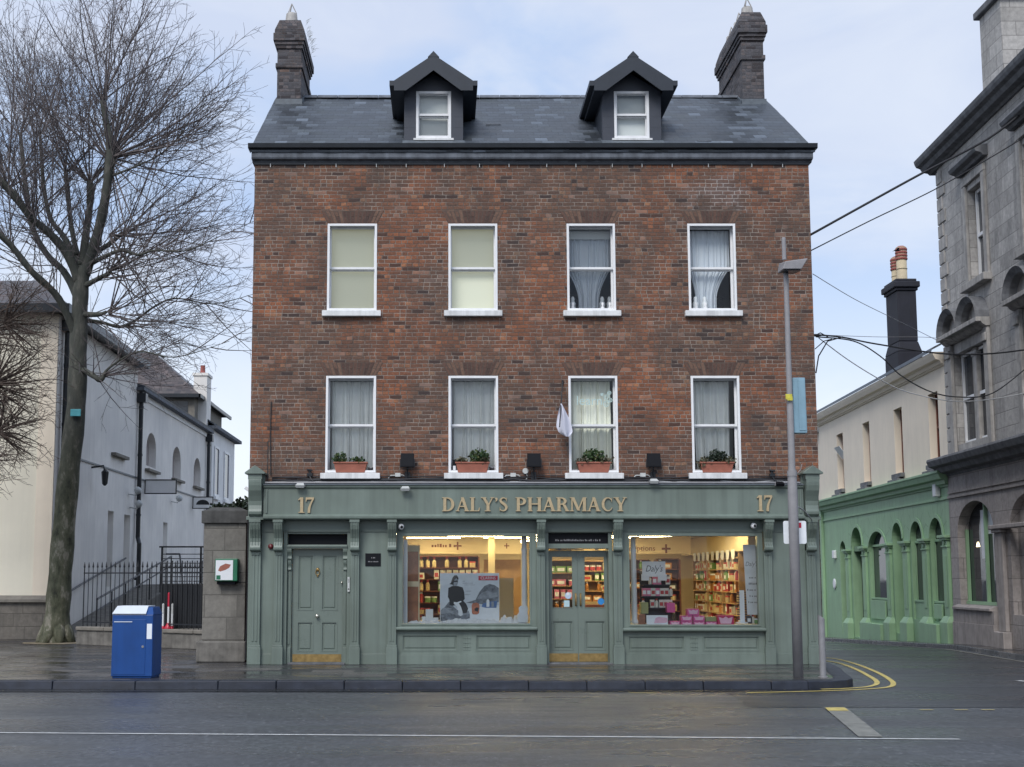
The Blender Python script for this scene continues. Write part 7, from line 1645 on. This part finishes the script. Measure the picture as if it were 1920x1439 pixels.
# painted markings
def ribbon(name,P,w_,mat,z=.012,label=None):
    m=MB(); L=[];Rr=[]; C_=[]
    for i in range(len(P)-1):
        p0=P[max(i-1,0)];p1=P[i];p2=P[i+1];p3=P[min(i+2,len(P)-1)]
        for k in range(6):
            s=k/6; C_.append(tuple(.5*((2*p1[j])+(-p0[j]+p2[j])*s+(2*p0[j]-5*p1[j]+4*p2[j]-p3[j])*s*s+(-p0[j]+3*p1[j]-3*p2[j]+p3[j])*s**3) for j in range(2)))
    C_.append(tuple(P[-1]))
    for i,p in enumerate(C_):
        a=C_[max(i-1,0)];b=C_[min(i+1,len(C_)-1)]; dx,dy=b[0]-a[0],b[1]-a[1]; l=math.hypot(dx,dy) or 1
        L.append((p[0]-dy/l*w_/2,p[1]+dx/l*w_/2,rz(p[1])+z)); Rr.append((p[0]+dy/l*w_/2,p[1]-dx/l*w_/2,rz(p[1])+z))
    n=len(L); m.add(L+Rr,[(i,i+1,n+i+1,n+i) for i in range(n-1)]); o=m.build(name,mat); tag(o,kind='structure'); return o
g=lambda px,py:(lambda v:(v.x,v.y))(atZ(px,py,-.113))
ribbon('yellow_line',[g(1547,1233),g(1575,1237),g(1610,1247),g(1645,1261),g(1668,1274),g(1675,1283),g(1662,1289),g(1610,1293),g(1530,1296),g(1400,1299)],.085,M['ypaint'])
ribbon('yellow_line',[g(1547,1239),g(1575,1244),g(1605,1255),g(1628,1267),g(1642,1276),g(1643,1283),g(1625,1288),g(1585,1291),g(1540,1292.5)],.085,M['ypaint'],.0125)
ribbon('yellow_line',[g(1180,1299),g(1230,1299.5)],.05,M['ypaint'])
ribbon('yellow_line',[(lambda p:(p.x-1.0,p.y))(Vector((11.5+.0554*(y-9),y,0))) for y in (-3,2,6,10,14)],.10,M['ypaint_faint'])
a,b=g(-700,1369),g(1800,1385); ribbon('white_line',[a,g(0,1373),g(900,1379),b],.07,M['wpaint'],.006)
ribbon('white_line',[g(1908,1276),g(1960,1281)],.12,M['wpaint'],.010)
m=MB(); P=[g(1545,1326),g(1585,1326),g(1655,1381),g(1610,1381)]; m.add([(x,y,rz(y)+.0095) for x,y in P],[(0,1,2,3)]); tag(m.build('faded_marking',M['ypaint_faint']),kind='structure')
m=MB(); P=[g(1547,1327),g(1583,1327),g(1592,1333),g(1553,1333)]; m.add([(x,y,rz(y)+.0135) for x,y in P],[(0,1,2,3)]); tag(m.build('yellow_dash',M['ypaint']),kind='structure')
for a_,b_ in ((1725,1750),(1790,1815),(1840,1865)): ribbon('yellow_dash',[g(a_,1331),g(b_,1331)],.05,M['ypaint'],.0125)
# sandy tree pit
m=MB(); n=28; rr=random.Random(9); c=(base.x+.1,TY-.3); m.add([(c[0]+(.85+rr.uniform(-.12,.12))*math.cos(2*math.pi*k/n),c[1]+(.75+rr.uniform(-.1,.1))*math.sin(2*math.pi*k/n),.006) for k in range(n)],[tuple(range(n))]); tag(m.build('tree_pit_soil',M['sand']),kind='structure')
# scattered litter leaves / specks on pavement
rr=random.Random(44); m=MB()
for _ in range(90):
    x=rr.uniform(-11,4); y=rr.choice((rr.uniform(-3.6,-.3),rr.uniform(-4.3,-3.95))); z=.006 if y>-3.7 else rz(0)+.014; s=rr.uniform(.012,.035); a_=rr.uniform(0,6)
    m.add([(x+s*math.cos(a_),y+s*math.sin(a_),z),(x-s*.5*math.sin(a_),y+s*.5*math.cos(a_),z+.004),(x-s*math.cos(a_),y-s*math.sin(a_),z),(x+s*.5*math.sin(a_),y-s*.5*math.cos(a_),z+.002)],[(0,1,2,3)])
tag(m.build('leaf_litter',M['leafolive']),kind='stuff'); bpy.data.objects['leaf_litter']['label']='scattered bits of leaf and grit on the wet pavement'; bpy.data.objects['leaf_litter']['category']='leaf litter'
# =====================================================================================  SKY, SUN, CAMERA
w=bpy.data.worlds.new('World'); scene.world=w; w.use_nodes=True; nt=w.node_tree; nn=nt.nodes; bg=nn['Background']
sky=nn.new('ShaderNodeTexSky'); sky.sky_type='NISHITA'; sky.sun_disc=False
SUN_EL,SUN_AZ=R(46),R(205)     # behind the camera, a little to the left
sky.sun_elevation=SUN_EL; sky.sun_rotation=SUN_AZ; sky.altitude=50; sky.air_density=1.2; sky.dust_density=1.5
tc=nn.new('ShaderNodeTexCoord'); mp=nn.new('ShaderNodeMapping'); mp.inputs['Scale'].default_value=(1.0,1.0,2.2); nt.links.new(tc.outputs['Generated'],mp.inputs['Vector'])
def wn(scale,detail,rough,loc):
    x=nn.new('ShaderNodeTexNoise'); x.inputs['Scale'].default_value=scale; x.inputs['Detail'].default_value=detail; x.inputs['Roughness'].default_value=rough; x.inputs['Distortion'].default_value=.6
    m_=nn.new('ShaderNodeMapping'); m_.inputs['Location'].default_value=loc; nt.links.new(mp.outputs[0],m_.inputs['Vector']); nt.links.new(m_.outputs[0],x.inputs['Vector']); return x.outputs['Fac']
def wr(f,st):
    x=nn.new('ShaderNodeValToRGB'); nt.links.new(f,x.inputs[0]); e=x.color_ramp.elements
    while len(e)<len(st): e.new(.5)
    for i,(p,c) in enumerate(st): e[i].position=p; e[i].color=(*c,1) if hasattr(c,'__len__') else (c,c,c,1)
    return x.outputs[0]
def wm(f,a,b,mode='MIX'):
    x=nn.new('ShaderNodeMix'); x.data_type='RGBA'; x.blend_type=mode
    for v,k in ((f,0),(a,6),(b,7)):
        if isinstance(v,(int,float)): x.inputs[k].default_value=v
        elif isinstance(v,tuple): x.inputs[k].default_value=(*v,1)
        else: nt.links.new(v,x.inputs[k])
    return x.outputs[2]
n1=wn(2.2,5,.5,(3,1,7)); n2=wn(4.5,6,.55,(8,2,1))
CL=SKYC=(4.35,5.35,7.6)
cloud=wm(wr(n1,[(.42,0.0),(.58,1.0)]),(4.25,4.75,5.9),(2.95,4.0,5.95))
cloud=wm(wr(n2,[(.44,0.0),(.66,.75)]),cloud,(5.0,5.4,6.2))
# brighter pale band near the horizon
sp=nn.new('ShaderNodeSeparateXYZ'); nt.links.new(tc.outputs['Generated'],sp.inputs[0]);
hz=wr(sp.outputs[2],[(0.0,1.0),(.10,.85),(.26,0.0)])
cloud=wm(hz,cloud,(6.1,6.5,7.1))
mixs=wm(.90,sky.outputs[0],cloud)
nt.links.new(mixs,bg.inputs['Color']); bg.inputs['Strength'].default_value=.10
sl_=bpy.data.lights.new('overcast_sun','SUN'); sl_.energy=1.5; sl_.angle=R(26); sl_.color=(1.0,.965,.93)
so=link(bpy.data.objects.new('overcast_sun',sl_))
# nishita: rotation measured clockwise from +Y seen from above
dirs_=Vector((math.sin(SUN_AZ)*math.cos(SUN_EL),math.cos(SUN_AZ)*math.cos(SUN_EL),math.sin(SUN_EL)))
so.rotation_euler=dirs_.to_track_quat('Z','Y').to_euler(); so.location=(0,-10,30)
cd=bpy.data.cameras.new('camera'); co=link(bpy.data.objects.new('camera',cd)); scene.camera=co
co.location=CAM; co.rotation_euler=(math.pi/2+CTH,0,0)
cd.sensor_fit='HORIZONTAL'; cd.sensor_width=36; cd.lens=CF/1920*36; cd.shift_x=(960-CPX)/1920; cd.shift_y=(CPY-719.5)/1920; cd.clip_end=4000; cd.clip_start=.1
vs=scene.view_settings; vs.view_transform='Standard'; vs.look='None'; vs.exposure=0.68; vs.gamma=1.0; vs.use_curve_mapping=False
scene.cycles.max_bounces=8; scene.cycles.diffuse_bounces=3; scene.cycles.glossy_bounces=3; scene.cycles.transparent_max_bounces=12; scene.cycles.use_denoising=True
scene.cycles.caustics_reflective=False; scene.cycles.caustics_refractive=False
for o in scene.objects:   # name the two display windows by what they stand beside
    l=o.get('label')
    if l:
        for a,b in (('right display window','display window nearest the lamp post'),('left display window','display window nearest the private door'),('right window','window nearest the lamp post'),('left window','window nearest the private door')):
            l=l.replace(a,b)
        if len(l.replace('-',' ').split())>16: print('LONG|',l)
        o['label']=l
